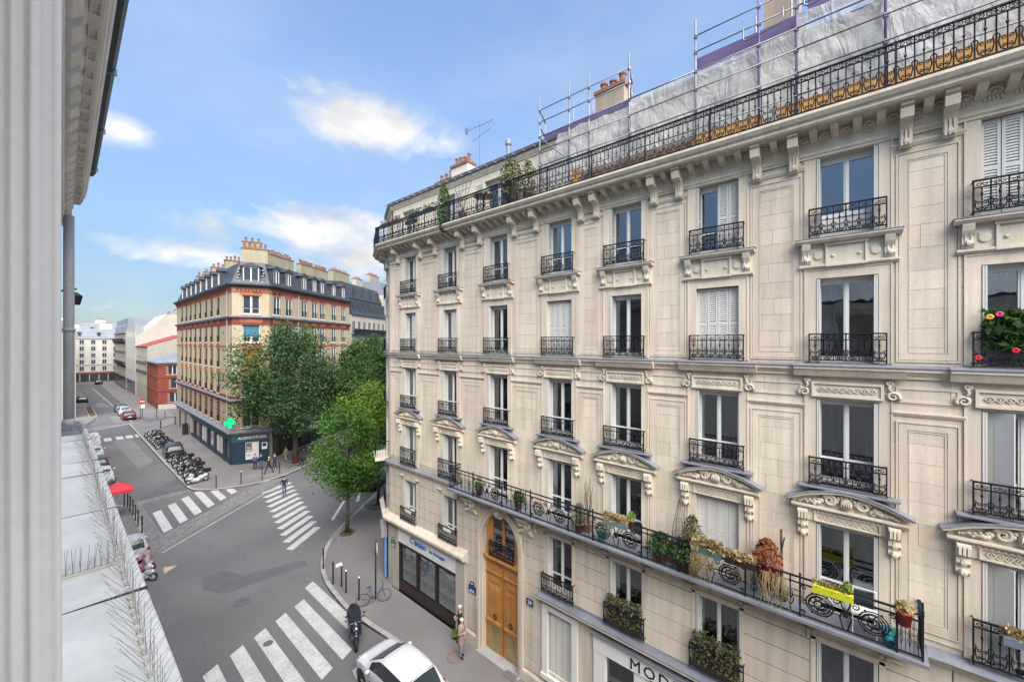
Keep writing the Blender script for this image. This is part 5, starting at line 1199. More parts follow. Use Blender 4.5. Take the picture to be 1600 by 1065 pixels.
# side restaurant-like front with glass awning under the big tree
part('shopfront', MB(FR_R).box(1.0, LR-.5, -.05, .12, 2.7, 3.25).box(1.0, LR-.5, -.05, .1, .3, .8), DKB, mid); m = MB(FR_R)
for k in range(9): m.box(1+k*1.85, 1.14+k*1.85, -.05, .1, .3, 2.7)
part('mullion', m, DKB, mid); part('pane', MB(FR_R).box(1.0, LR-.5, -.04, .0, .8, 2.7), FGLASS, mid)
part('awning', MB(FR_R).ext([(0, 3.0), (0, 2.96), (1.5, 2.45), (1.5, 2.5)], LR-8.5, LR-3.5), mat('pale_green_awning', (.22, .32, .30), .4, .1, 2), mid)
part('roof_cap', MB(ID).ext([(p_[0], p_[1]) for p_ in (q3, q2, q1, q0)]+[(q0[0]+14, q0[1]+1), (q3[0]-6, q3[1]+10)], 0, 19.6, 'z') if False else MB().ext([(q0[0]+.8, q0[1]-.1), (q1[0]+.8, q1[1]+1), (q2[0]+.3, q2[1]+1), (q3[0]-.5, q3[1]+.8), (q3[0]-8, q3[1]+14), (q0[0]+12, q0[1]-.1)], 0, 20.5, 'z'), OCHRE, mid)
def pharm(x, y, z, rz, label):
    t = thing('pharmacy_cross', label, 'pharmacy sign', (x, y, z), rz)
    a, b_ = .2, .58; P_ = [(-a, -b_), (a, -b_), (a, -a), (b_, -a), (b_, a), (a, a), (a, b_), (-a, b_), (-a, a), (-b_, a), (-b_, -a), (-a, -a)]
    part('housing', MB().ext([(p*1.06, q*1.06) for p, q in P_], -.07, .07, 'y'), PLASTIC, t); part('light_face', MB().ext(P_, -.085, .085, 'y'), GREEN_E, t); part('arm', MB().box(.5, 1.0, -.03, .03, -.04, .04), PLASTIC, t); return t
x, y, _ = FR_F.P(LFc+.1, 0, 0); gx, gy = 12.75-.75+.3, 50.9
pharm(gx, gy, 4.9, R(12), 'lit green cross hanging on the brick corner above the dark blue shop')
x, y, _ = FR_R.P(LR-2.6, .95, 0); pharm(x+12.75, y+51.7, 5.1, R(25), 'lit green cross half hidden behind the leaves of the big plane tree')
# ------------------------------------------------------------------ farther buildings
rb = thing('red_brick_house', 'small red brick corner house with shallow zinc roof beyond the crossing', 'house', (13.6, 106.0, 0), 0)
wb = MB(Fr(9, 0, R(180))); wall_open(wb, 0, 9, 0, 9.3, [(3.6, 7.2, 1.3, 3.3), (5.0, 7.0, 4.1, 6.2), (4.6, 7.4, 6.9, 8.8)], depth=.25); wb.fr = Fr(0, 0, R(90)); wall_open(wb, 0, 14, 0, 9.3, [(1.5, 3, 1.2, 3.2), (1.5, 3, 4.2, 6.2), (1.5, 3, 7, 8.6)], depth=.25); part('wall', wb, REDBR, rb)
part('roof', MB().ext([(-.5, -.5), (9, -.5), (9, 14), (-.5, 14)], 9.3, 9.55, 'z').add([(-.4, -.4, 9.55), (9, -.4, 9.55), (9, 14, 9.55), (-.4, 14, 9.55), (4, 3, 11.2), (9, 6, 11.8), (4, 10, 11.2)], [(0, 1, 5, 4), (0, 4, 6, 3), (3, 6, 5, 2), (4, 5, 6)]), ZINC, rb)
for z in (3.6, 6.4): part('string_course', MB().box(-.08, 9, -.08, 14, z, z+.25), OCHRE if z > 9 else REDBR, rb)
part('brick_band', MB().box(-.06, 9, -.06, 14, 8.95, 9.3), OCHRE, rb)
for a, b_, c, d in ((3.6, 7.2, 1.3, 3.3), (5.0, 7.0, 4.1, 6.2), (4.6, 7.4, 6.9, 8.8)):
    o = put('window', MB().box(9-b_, 9-a, .2, .25, c, d).mesh('window', WHITE), rb); n = 4 if b_-a > 2.5 else 2
    for k in range(n): part('pane', MB().box(9-b_+(b_-a)*k/n+.08, 9-b_+(b_-a)*(k+1)/n-.08, .17, .2, c+.1, d-.1), FGLASS, o)
    m = MB()
    for s in range(4): m.box(9-b_-.3, 9-b_-.02, -.04, .1, c+s*.5, c+s*.5+.22).box(9-a+.02, 9-a+.3, -.04, .1, c+s*.5, c+s*.5+.22)
    part('quoin', m, OCHRE, o)
for z in (1.2, 4.2, 7.0): part('window', MB().box(.2, .25, 1.5, 3, z, z+1.9), FGLASS, rb)
part('panel', MB().box(0.05, 9, -.12, -.02, 0, 1.0), CREAMF, rb)
t = simple_building('narrow pale house with a steep red tiled roof behind the red brick house', 13.7, 120.5, R(90), 18, 14, 12.6, 4, 7, m=CREAMF, roof=None, w=1.0, wh=1.6, railing=(1, 2))
part('roof', MB().add([(0, .3, 12.6), (18, .3, 12.6), (18, -7, 15.4), (0, -7, 15.4), (0, -14, 12.6), (18, -14, 12.6)], [(0, 1, 2, 3), (3, 2, 5, 4), (0, 3, 4), (1, 5, 2)]), REDROOF, t); part('gable', MB().add([(-.05, 0, 0), (-.05, -14, 0), (-.05, -14, 12.6), (-.05, -7, 15.2), (-.05, 0, 12.6)], [(0, 1, 2, 3, 4)]), CREAMG, t); chimney(t, 3, -6.5, 14.4, 16.4, 1.6, .7, 3, m=REDBR)
t = simple_building('white modern block with a stepped top and blue shopfront farther down the street', 13.5, 138.6, R(90), 18, 16, 15.0, 4, 5, m=mat('white_render', (.44, .425, .395), .9, .05, .3, streak=.1), roof=None, w=1.2, wh=1.5, shop=CBLUE)
part('upper_storey', MB().ext([(-16, 15), (-1.5, 15), (-1.6, 17.8), (-3.5, 18), (-6, 21), (-16, 21.4)], 0, 18), MT['white_render'], t); part('roof_plant', MB().box(2, 6, -9, -7, 21, 22), ZINC, t)
chimney(t, 14, -10, 21, 22.8, 3, .8, 6); part('blank_gable', MB().add([(-.06, 0, 0), (-.06, -16, 0), (-.06, -16, 21.4), (-.06, -6, 21), (-.06, -3.5, 18), (-.06, 0, 15)], [(0, 1, 2, 3, 4, 5)]), CREAMF, t)
t = simple_building('stone apartment block with dark iron balconies far down the street', 13.3, 156.8, R(90), 32, 14, 16.5, 4, 10, m=CREAMG, roof=ZINCR, railing=(1, 2, 4), band_m=[7.0, 13.4], shop=DKB, dorm=8, roofh=4.0)
part('balcony_railing', MB().box(0, 32, .5, .56, 13.8, 14.7).box(0, 32, 0, .56, 13.62, 13.8), IRON, t); part('balcony_railing', MB().box(0, 24, .5, .56, 7.1, 8.0).box(0, 24, 0, .56, 6.95, 7.1), IRON, t)
t = simple_building('white six-storey apartment block closing the far end of the street', 26.0, 196.0, R(180), 32, 12, 15.2, 5, 12, m=mat('far_white_render', (.40, .385, .355), .9, .05, .2, streak=.06), roof=ZINCR, w=1.1, wh=1.5, shop=REDBR, band_m=[6.0], roofh=3.0, dorm=7, frame_m=CREAMF)
chimney(t, 6, -5, 17.5, 19.8, 3, .7, 6); chimney(t, 14, -5, 17.5, 20.2, 3, .7, 6); chimney(t, 22, -5, 17.5, 19.8, 3, .7, 6)
t = simple_building('pale apartment block glimpsed on the left beside the downpipe far away', 2.5, 190, R(-90), 85, 12, 15, 4, 22, m=CREAMG, roofh=2.4)
for k, (lab, y, hh) in enumerate((('grey mansard roofs far behind the end block, left group', 240, 18), ('grey mansard roofs far behind the end block, right group', 262, 19))):
    t = simple_building(lab, 18+k*22, y, R(180), 26, 14, hh, 6, 8, m=CREAMG, roof=ZINCR, roofh=3.6, dorm=5); chimney(t, 5, -5, hh+3, hh+5.2, 3, .8, 6); chimney(t, 16, -5, hh+3, hh+5.6, 3, .8, 6)
# row continuing along the tree-lined side street, right of the corner building
s0 = Vector((12.75+q3[0], 51.7+q3[1])); A_ = math.atan2(-rd.y, -rd.x)
def side_pt(d, off=0): return (s0.x+rd.x*d-rd.y*off, s0.y+rd.y*d+rd.x*off)
e = side_pt(12.8, -.2); t = simple_building('cream apartment house with two-tier grey mansard beside the ochre building', e[0], e[1], A_, 12.6, 11, 17.9, 5, 7, m=CREAMF, roof=None, w=.95, band_m=[14.6], z0=3.4)
part('roof', MB().ext([(.2, 17.9), (.2, 18.05), (-.7, 20.6), (-.6, 20.7), (-1.6, 23.2), (-11, 23.8), (-11, 17.9)], 0, 12.6), SLATE, t)
part('balcony_railing', MB().box(0, 12.6, .55, .6, 14.9, 15.7).box(0, 12.6, 0, .6, 14.75, 14.9), IRON, t)
for k in range(7):
    o = put('dormer', MB().box(.35+1.8*k, 1.35+1.8*k, -.8, .02, 18.3, 20.3).mesh('dormer', SLATE), t); part('pane', MB().box(.45+1.8*k, 1.25+1.8*k, .02, .04, 18.45, 20.1), FGLASS, o)
for k in range(4):
    o = put('dormer', MB().box(1.0+3*k, 1.8+3*k, -1.6, -.75, 21.1, 22.6).mesh('dormer', SLATE), t); part('pane', MB().box(1.1+3*k, 1.7+3*k, -.75, -.73, 21.2, 22.5), FGLASS, o)
chimney(t, 9, -4, 22.5, 25.2, 5, .8, 11, m=CH); chimney(t, 3, -4, 23, 25.0, 2.2, .8, 4, m=CREAMF)
e = side_pt(34, .2); t = simple_building('tall whitish apartment house with small green balconies farther along the side street', e[0], e[1], A_, 21, 11, 22.5, 7, 7, m=CREAMF, roof=ZINCR, w=1.0, railing=(4, 5), roofh=2.5); chimney(t, 17, -4, 24, 26.8, 4, .8, 8, m=CREAMG); chimney(t, 9, -4, 24, 26.8, 4, .8, 8, m=CREAMG)
e = side_pt(60, .2); simple_building('grey block closing the view along the side street', e[0], e[1], A_, 25, 11, 23, 7, 9, m=CREAMG)
# ------------------------------------------------------------------ trees
def leaf_mesh(name, centres, normals, size, m, seed=0):
    rs = np.random.RandomState(seed); n = len(centres)
    nr = normals+rs.randn(n, 3)*.75; nr /= np.linalg.norm(nr, axis=1)[:, None]
    t = np.cross(nr, rs.randn(n, 3)); t /= np.linalg.norm(t, axis=1)[:, None]; b = np.cross(nr, t)
    s = size*(.6+.8*rs.rand(n))[:, None]; l = t*s; w = b*s*.42
    V = np.empty((n, 4, 3)); V[:, 0] = centres-l*.5; V[:, 1] = centres+w*.5; V[:, 2] = centres+l*.5-nr*s*.12; V[:, 3] = centres-w*.5
    me = bpy.data.meshes.new(name); me.vertices.add(n*4); me.vertices.foreach_set('co', V.reshape(-1)); me.loops.add(n*4); me.loops.foreach_set('vertex_index', np.arange(n*4))
    me.polygons.add(n); me.polygons.foreach_set('loop_start', np.arange(n)*4); me.polygons.foreach_set('loop_total', np.full(n, 4)); me.materials.append(m); me.update(); return me
def crown_points(blobs, n, rs, inner=.55):
    C, Nn = [], []; w = np.array([b[3]*b[4]*b[5] for b in blobs])**.75; w /= w.sum()
    for b, f_ in zip(blobs, w):
        k = int(n*f_); d = rs.randn(k, 3); d /= np.linalg.norm(d, axis=1)[:, None]; r = inner+(1-inner)*rs.rand(k)**.6
        r = r*(1+.16*np.sin(d[:, 0]*7+b[0]*3)+.16*np.sin(d[:, 1]*8+b[1])+.12*np.sin(d[:, 2]*9))
        C.append(np.array(b[:3])+d*np.array(b[3:6])*r[:, None]); Nn.append(d+np.array([0, 0, .5]))
    return np.concatenate(C), np.concatenate(Nn)
def tree(name, label, x, y, trunk_h, crown, nblob, leaves, size, m, tr=.16, seed=1, group=None, twig=.45, top=None):
    """crown = (cx,cy,cz,rx,ry,rz) relative to base"""
    rs = np.random.RandomState(seed); t = thing(name, label, 'tree', (x, y, 0), 0, group); cx, cy, cz, rx, ry, rz = crown
    blobs = []
    for i in range(nblob):
        d = rs.randn(3); d /= np.linalg.norm(d); r = .45+.5*rs.rand(); k = (.13+.18*rs.rand())
        taper = 1-.35*max(0, d[2]*r)
        blobs.append((cx+d[0]*rx*r*taper, cy+d[1]*ry*r*taper, cz+d[2]*rz*r, rx*k*1.15, ry*k*1.15, rz*k))
    tm = MB(); tp = [(0, 0, 0), (.05, .02, trunk_h*.5), (.02, -.04, trunk_h), (cx*.5, cy*.5, cz), (cx, cy, cz+rz*.7)]
    tm.tube(tp, [tr*1.25, tr, tr*.9, tr*.6, tr*.15], 8)
    for i, b in enumerate(blobs):
        if i % 2 and i > 24: continue
        z0 = trunk_h*.9+(max(b[2]-rz*.25, trunk_h)-trunk_h)*rs.uniform(.35, .9); f_ = min(1, max(0, (z0-trunk_h)/max(.1, cz-trunk_h))); s_ = Vector((cx*.5*f_, cy*.5*f_, z0)); e = Vector(b[:3]); mid_ = s_.lerp(e, .5)+Vector((0, 0, -.04*rz))
        tm.tube([s_, mid_, e, e+(e-s_)*.15], [tr*.42, tr*.28, tr*.13, tr*.05], 5)
    part('trunk', tm, BARK, t, True)
    C, Nn = crown_points(blobs, leaves, rs, twig); keep = C[:, 2] > trunk_h*.75; put('crown', leaf_mesh('crown', C[keep], Nn[keep], size, m, seed), t); return t
tree('plane_tree', 'large dark green plane tree in front of the ochre corner building', 17.6, 47.3, 4.6, (-.9, .2, 9.6, 6.2, 5.2, 6.5), 105, 24000, .30, LEAF_D, .27, 3, twig=.25)
tree('street_tree', 'light green round crowned tree standing alone in a sett ring on the near pavement', 13.5, 27.1, 3.2, (.1, .1, 5.9, 2.75, 2.6, 3.5), 75, 17000, .18, LEAF_R, .11, 5, twig=.3)
tree('street_tree', 'second bright green tree beside the black saloon behind the round tree', 17.6, 30.0, 3.6, (.6, .6, 7.0, 2.7, 2.5, 3.7), 50, 17000, .21, LEAF_L, .12, 8, twig=.4)
tree('street_tree', 'dark green tree against the far end of the limestone building', 23.0, 36.5, 3.6, (.6, .8, 9.3, 3.6, 3.3, 5.2), 50, 19000, .27, LEAF_M, .15, 11, 'trees along the side street')
tree('street_tree', 'dark green tree deep in the side street, below the grey mansard roofs', 29.5, 51.5, 3.8, (0, 0, 9.0, 4.6, 4.2, 5.6), 55, 19000, .36, LEAF_D, .16, 14, 'trees along the side street')
tree('street_tree', 'mid green tree between the plane tree and the limestone corner', 24.4, 46.2, 3.8, (0, 0, 8.2, 4.2, 3.8, 5.0), 50, 17000, .33, LEAF_M, .16, 17, 'trees along the side street')
def tree_pit(x, y, rx, ry, rz_, lab, grass=False):
    t = thing('tree_pit', lab, 'tree pit', (x, y, .13), rz_); m = MB(); rr = random.Random(3)
    for ring in range(2, 6):
        f_ = ring/5.6; n = int(2*PI*ring*1.25)
        for k in range(n):
            q = 2*PI*k/n; m.fr = Fr(rx*f_*math.cos(q), ry*f_*math.sin(q), math.atan2(ry*math.sin(q), rx*math.cos(q))); m.box(-.08, .08, -.075, .075, -.02, .012+rr.uniform(0, .012))
    part('sett_ring', m, SETT, t, kind='stuff'); part('soil', MB().lathe([(rx*.42, 0), (rx*.4, .012), (.1, .03)], n=14), SOIL, t)
    rs = np.random.RandomState(4); n = 500; r = np.sqrt(rs.rand(n))*(.95 if grass else .42); a = rs.rand(n)*6.28
    C = np.stack([rx*r*np.cos(a), ry*r*np.sin(a), .03+.06*rs.rand(n)], 1); put('weeds', leaf_mesh('weeds', C, np.tile([0, 0, 1.], (n, 1)), .12, LEAF_OL if not grass else LEAF_M, 2), t, kind='stuff')
tree_pit(13.5, 27.1, 1.25, 1.0, .6, 'oval ring of dark setts around the foot of the round tree'); tree_pit(17.6, 30.0, 1.3, 1.1, .6, 'weedy ring of setts around the second street tree', True)
# ------------------------------------------------------------------ street furniture
POSTB = mat('dark_post_paint', (.022, .018, .02), .5, .1, 3)
bl = MB().lathe([(.055, 0), (.05, .05), (.042, .08), (.042, 1.08), (.05, 1.1), (.05, 1.13)], n=10).mesh('post', POSTB); bc = MB().ball((0, 0, 1.17), .052, n=8, m=5)
def bollard(x, y, label, white=False, z=.13):
    t = thing('bollard', label, 'bollard', (x, y, z), 0, 'slim dark bollards along the kerbs'); put('post', bl, t); put('knob', cm(('knob', white), lambda: bc, GOLDL if white else POSTB), t)
for x, y, w, lab in ((10.45, 23.9, 0, 'dark bollard at the kerb left of the round tree, behind the pair'), (10.15, 22.0, 0, 'dark bollard with white paper tied to it by the corner kerb'), (10.35, 21.4, 1, 'white-topped bollard just in front of the papered bollard'), (10.25, 20.7, 1, 'second white-topped bollard along the rounded kerb'), (10.4, 19.6, 1, 'white-topped bollard nearest the parked bicycle'),
                     (9.75, 44.5, 0, 'dark bollard nearest the white scooter on the brick corner pavement'), (11.6, 44.1, 1, 'white-topped bollard before the dark blue shop'), (13.3, 43.9, 0, 'brown bollard beside the walking pair at the shop corner'), (15.1, 44.6, 0, 'brown bollard just right of the person in white and blue')):
    bollard(x, y, lab, w)
for i, (x, y) in enumerate(((3.75, 45.3), (3.9, 44.7), (3.95, 43.6), (4.0, 42.4), (4.0, 41.0), (4.0, 39.6), (4.05, 38.0))):
    bollard(x, y, ['farthest dark bollard of the left row, by the parked motorcycle', 'second farthest bollard of the left row', 'bollard of the left row just beyond the red parasol', 'bollard of the left row beside the red parasol', 'bollard of the left row just nearer than the red parasol', 'second nearest bollard of the left row', 'nearest bollard of the left row above the parked scooters'][i])
t = thing('paper_note', 'white paper tied to a bollard near the round tree', 'paper', (10.3, 22.0, .95)); part('sheet', MB().box(0, .35, -.01, .01, 0, .18), GOLDL, t)
t = thing('sign_post', 'slim dark sign post with an edge-on round sign beside the bicycle', 'sign post', (11.0, 19.0, .13)); part('pole', MB().lathe([(.04, 0), (.04, 3.1)], n=10), POSTB, t, True)
part('sign_disc', MB(Fr(0, 0, R(62))).lathe([(.3, -.01), (.3, .01)], (0, -.06, 2.6), 20, 'y'), GOLDL, t); part('bracket', MB().box(-.05, .05, -.05, .05, 2.4, 2.46), POSTB, t)
t = thing('no_entry_sign', 'red round no entry sign on a post beyond the crossing', 'road sign', (10.3, 96.5, .12)); part('pole', MB().lathe([(.05, 0), (.05, 3.2)], n=8), POSTB, t)
part('disc', MB().lathe([(.45, -.02), (.45, .02)], (0, -.06, 2.9), 20, 'y'), mat('sign_red', (.5, .02, .02), .5, .03, 2), t); part('bar', MB().box(-.3, .3, -.085, -.08, 2.83, 2.97), GOLDL, t); part('plate', MB().box(-.35, .35, -.08, -.05, 1.7, 2.35), GOLDL, t)
for i, (x, y) in enumerate(((9.9, 95.2), (11.9, 93.8), (13.0, 93.6))):
    t = thing('sign_post', ['thin dark post left of the no entry sign', 'tall dark post at the red brick corner', 'short dark post before the red brick wall'][i], 'post', (x, y, .12)); part('pole', MB().lathe([(.05, 0), (.05, 2.6 if i < 2 else 1.2)], n=8), POSTB, t); part('base', MB().lathe([(.09, 0), (.07, .2)], n=8), POSTB, t)
t = thing('fence', 'low grey railing fence at the far pavement corner', 'railing', (10.9, 82.2, .13), math.atan2(2.3, 2.0))
for k in range(5): part('rail', MB().box(0, 3.2, -.02, .02, .25+.2*k, .29+.2*k), GOLDL, t)
part('post', MB().box(-.05, .05, -.05, .05, 0, 1.25), POSTB, t); part('post', MB().box(3.15, 3.25, -.05, .05, 0, 1.2), POSTB, t)
t = thing('litter_bin', 'black upright bin at the wall of the ochre building', 'bin', (12.5, 74.0, .13)); part('body', MB().box(-.3, .3, -.3, .3, 0, 1.5), PLASTIC, t); part('lid', MB().box(-.33, .33, -.33, .33, 1.5, 1.58), PLASTIC, t)
t = thing('parasol', 'red café parasol peeking out from behind the ledge', 'parasol', (3.15, 42.9, .13)); part('pole', MB().lathe([(.03, 0), (.03, 2.4)], n=8), GOLDL, t)
m = MB(); cn = [(.85*sx, .85*sy, 2.15) for sx, sy in ((-1, -1), (1, -1), (1, 1), (-1, 1))]
m.add(cn+[(0, 0, 2.65)]+[(a, b_, 1.95) for a, b_, c in cn], [(0, 1, 4), (1, 2, 4), (2, 3, 4), (3, 0, 4), (0, 5, 6, 1), (1, 6, 7, 2), (2, 7, 8, 3), (3, 8, 5, 0)]); part('canopy', m, mat('red_canvas', (.55, .04, .05), .8, .06, 2), t)
t = thing('wall_lantern', 'wall lantern poking out beside the downpipe', 'lamp', (0, 20, 15.0)); part('arm', MB().tube([(0, 0, .1), (.35, 0, .35), (.5, 0, .3)], .03, 5), IRON, t); part('lantern', MB().lathe([(.1, -.1), (.16, .2), (.03, .32)], (.48, 0, -.12), 6), IRON, t)
t = thing('planter_box', 'low planted kerb bay at the left of the far street', 'planter', (4.2, 112, 0)); part('edge', MB().box(-.1, .9, -8, 8, 0, .25), GRAN, t); part('soil', MB().box(0, .8, -7.9, 7.9, .25, .28), SOIL, t)
t = thing('street_lamp', 'curved street lamp rising out of the side street trees', 'street lamp', (21.0, 33.0, .13), R(150)); part('pole', MB().tube([(0, 0, 0), (0, 0, 7.4), (.3, 0, 8.1), (1.6, 0, 9.0), (2.3, 0, 9.3)], .05, 6), POSTB, t, True); part('lamp_head', MB().ball((2.6, 0, 9.35), .4, .16, .1), STEEL, t)
# ------------------------------------------------------------------ vehicles
def loft(st, ns=44):
    """stations: x: (w, zlow, zbelt, ztop, wtop) -> dense interpolated grid"""
    xs_ = [s[0] for s in st]; A = np.array([s[1:] for s in st], float); xx = np.unique(np.concatenate([np.linspace(xs_[0], xs_[-1], ns), xs_])); out = []
    for x in xx:
        i = min(len(xs_)-2, max(0, np.searchsorted(xs_, x, 'right')-1)); t = (x-xs_[i])/(xs_[i+1]-xs_[i]); t2 = t*t*(3-2*t) if i in (0, len(xs_)-2) else t
        out.append((x, *(A[i]*(1-t2)+A[i+1]*t2)))
    return out
def car(name, label, cat, L, Wd, Hh, paint, kind='hatch', loc=(0, 0), rz=0, group=None, plate=True, detail=True):
    """front at +x"""
    t = thing(name, label, cat, (loc[0], loc[1], 0), rz, group); w = Wd/2; b = .50*Hh+.17; hb = b+.06; x = lambda f_: L*(f_-.5)
    if kind == 'hatch': st = [(0, .82, .32, .72, .80, .66), (.015, .93, .22, .88, 1.0, .74), (.05, .98, .2, b, Hh*.82, .70), (.11, 1, .18, b, Hh*.955, .69), (.22, 1, .18, b, Hh*.985, .71), (.40, 1, .18, b, Hh, .72), (.50, 1, .18, b-.01, Hh*.985, .71), (.56, 1, .18, b-.02, Hh*.95, .69), (.77, 1, .18, b-.05, b+.02, .80), (.82, 1, .18, b-.07, b-.03, .80), (.92, .95, .2, b-.17, b-.10, .74), (.975, .86, .24, b-.27, b-.22, .68), (1, .70, .32, .52, .56, .55)]
    elif kind == 'saloon': st = [(0, .82, .34, .75, .80, .66), (.02, .92, .25, .90, .96, .72), (.10, .98, .2, b, b+.10, .74), (.20, 1, .18, b, Hh*.86, .66), (.28, 1, .18, b, Hh*.975, .68), (.42, 1, .18, b, Hh, .70), (.53, 1, .18, b, Hh*.975, .70), (.58, 1, .18, b-.01, Hh*.93, .68), (.71, 1, .18, b-.04, hb, .80), (.78, 1, .18, b-.06, b, .80), (.92, .95, .2, b-.15, b-.08, .74), (.98, .85, .25, b-.26, b-.2, .68), (1, .7, .33, .54, .58, .55)]
    else: st = [(0, .86, .34, .8, .86, .72), (.015, .94, .25, b, Hh*.78, .76), (.05, .98, .2, b, Hh*.955, .78), (.2, 1, .18, b, Hh, .80), (.55, 1, .18, b, Hh, .80), (.66, 1, .18, b, Hh*.97, .78), (.70, 1, .18, b, Hh*.93, .77), (.83, 1, .18, b-.03, hb+.05, .84), (.88, 1, .18, b-.08, b-.02, .82), (.96, .93, .22, b-.2, b-.13, .76), (1, .78, .32, .6, .66, .62)]
    G = loft([(L*(s[0]-.5), s[1]*w, s[2], s[3], s[4], s[5]*w) for s in st], 46); body, glass = MB(), MB()
    rear_end = {'hatch': .10, 'saloon': .28, 'van': .05}[kind]; rear_lo = {'hatch': .018, 'saloon': .115, 'van': .018}[kind]; ws0, ws1 = {'hatch': (.555, .765), 'saloon': (.58, .71), 'van': (.70, .83)}[kind]; s0_, s1_ = {'hatch': (.19, .70), 'saloon': (.2, .66), 'van': (.42, .79)}[kind]
    K = []
    for g_ in G:
        X, ww, zl, zb, zt, wt = g_; pts = []
        for f_, z in ((.86, zl), (.97, zl+.06), (1.0, zl+(zb-zl)*.45), (.985, zl+(zb-zl)*.8), (.95, zb)): pts.append((ww*f_, z))
        wb_ = ww*.95; rise = zt-zb
        for q in (.12, .5, .86): pts.append((wb_+(wt-wb_)*(q**1.15)*(1 if rise > .15 else 1), zb+rise*q))
        pts.append((wt*.9, zt-rise*.015)); pts.append((wt*.55, zt+.012)); pts.append((0, zt+.022)); full = pts+[(-a, z) for a, z in pts[-2::-1]]; K.append([(X, a, z) for a, z in full])
    n = len(K[0]); gb = MB(); bodyv = [p for r_ in K for p in r_]; bf, gf = [], []; M_ = len(K)
    for i in range(M_-1):
        fx = (G[i][0]+G[i+1][0])/2/L+.5
        for k in range(n-1):
            kk = min(k, n-2-k); f_ = (i*n+k, (i+1)*n+k, (i+1)*n+k+1, i*n+k+1); isg = False
            if kk in (5, 6) and s0_ < fx < s1_ and G[i][4]-G[i][3] > .18: isg = True
            if kk >= 8 and (ws0 < fx < ws1): isg = True
            if kk >= 8 and rear_lo < fx < rear_end: isg = True
            pass
            (gf if isg else bf).append(f_)
    bf += [tuple(range(n)), tuple((M_-1)*n+k for k in range(n-1, -1, -1))]
    body.v = bodyv; body.f = bf; bo = part('body', body, paint, t, True); glass.v = bodyv; glass.f = gf
    go = part('window_glass', glass, opaque_glass('car_glass_dark', (.022, .03, .033)) if 'car_glass_dark' not in MT else MT['car_glass_dark'], t, True)
    bpy_mod = bo.modifiers.new('weld', 'EDGE_SPLIT'); bpy_mod.split_angle = R(38)
    wr = .30 if kind != 'van' else .32; wx = (x(.185), x(.815)) if kind != 'van' else (x(.2), x(.82))
    for X in wx:
        for s in (-1, 1):
            o = put('wheel', cm(('wheel', wr), lambda: MB().lathe([(wr*.62, -.09), (wr*.96, -.1), (wr, -.06), (wr, .06), (wr*.96, .1), (wr*.62, .09)], n=20, ax='y'), RUBBER, True), t, (X, s*(w-.1), wr)); rim = cm(('rim', wr), lambda: rimm(wr), CSILV); put('rim', rim, o, (0, 0, 0), 0 if s > 0 else PI)
            a = MB()   # dark wheel arch
            a.add([(wr*1.16*math.cos(PI*k/10), yy, wr*1.16*math.sin(PI*k/10)) for k in range(11) for yy in (0, .012)], [(2*k, 2*k+2, 2*k+3, 2*k+1) for k in range(10)]); a.f.append(tuple(2*k+1 for k in range(11)))
            if detail: put('wheel_arch', cm(('wheel_arch', wr, s), lambda: a, PLASTIC), t, (X, s*(w*.985+.003) - (0 if s > 0 else .012), wr))
    if detail:
        for s in (-1, 1):
            part('mirror', MB().ball((x(.655), s*(w+.09), b+.03), .09, .10, .075, 8, 5), paint, t, True)
            part('headlight', MB().ball((x(.94), s*w*.72, b-.25), .17, .12, .085, 8, 5), CHROME, t, True); zr = b-.08 if kind != 'van' else b
            part('tail_light', MB().ball((x(.035), s*w*.83, zr), .09, .13, .17, 8, 5), REDLAMP, t, True)
            part('door_handle', MB().box(x(.43), x(.465), s*(w*.985)-.015, s*(w*.985)+.02, b-.1, b-.07).box(x(.25), x(.285), s*(w*.985)-.015, s*(w*.985)+.02, b-.1, b-.07), paint if kind == 'hatch' else PLASTIC, t)
            part('door_trim', MB().box(x(.30), x(.66), s*(w*.992)-.01, s*(w*.992)+.014, b-.42, b-.36), PLASTIC, t)
        if plate: part('number_plate', MB().box(-L/2-.012, -L/2+.03, -.26, .26, .56, .67), GOLDL, t)
        part('bumper', MB().box(-L/2+.03, -L/2+.2, -w*.72, w*.72, .26, .36).box(L/2-.2, L/2-.035, -w*.6, w*.6, .28, .38), PLASTIC, t)
        part('aerial', MB().tube([(x(.17), 0, Hh*.95), (x(.13), 0, Hh*.95+.2)], .006, 4), PLASTIC, t)
    return t
def rimm(r):
    m = MB().lathe([(r*.64, .06), (r*.6, .085), (r*.52, .06), (r*.1, .05), (.02, .07)], n=20, ax='y')
    for k in range(7):
        q = 2*PI*k/7; c, s = math.cos(q), math.sin(q); m.tube([(c*r*.12, .085, s*r*.12), (c*r*.58, .08, s*r*.58)], r*.06, 4)
    return m
wc = car('parked_car', 'white small hatchback parked at the near kerb beside the pavement', 'car', 3.95, 1.74, 1.46, PLWHITE, 'hatch', (8.8, 13.55), R(90))
part('door_emblem', MB().lathe([(.17, 0), (.17, .01)], (-.35, .868, .66), 14, 'y'), mat('orange_red_emblem', (.6, .08, .03), .5, .05, 2), wc); part('tailgate_line', MB().box(-1.5, -1.49, -.55, .55, 1.405, 1.42), PLASTIC, wc)
car('parked_car', 'black saloon parked in the side street beside the trees', 'car', 4.75, 1.85, 1.48, CBLACK, 'saloon', (20.2, 34.95), R(35))
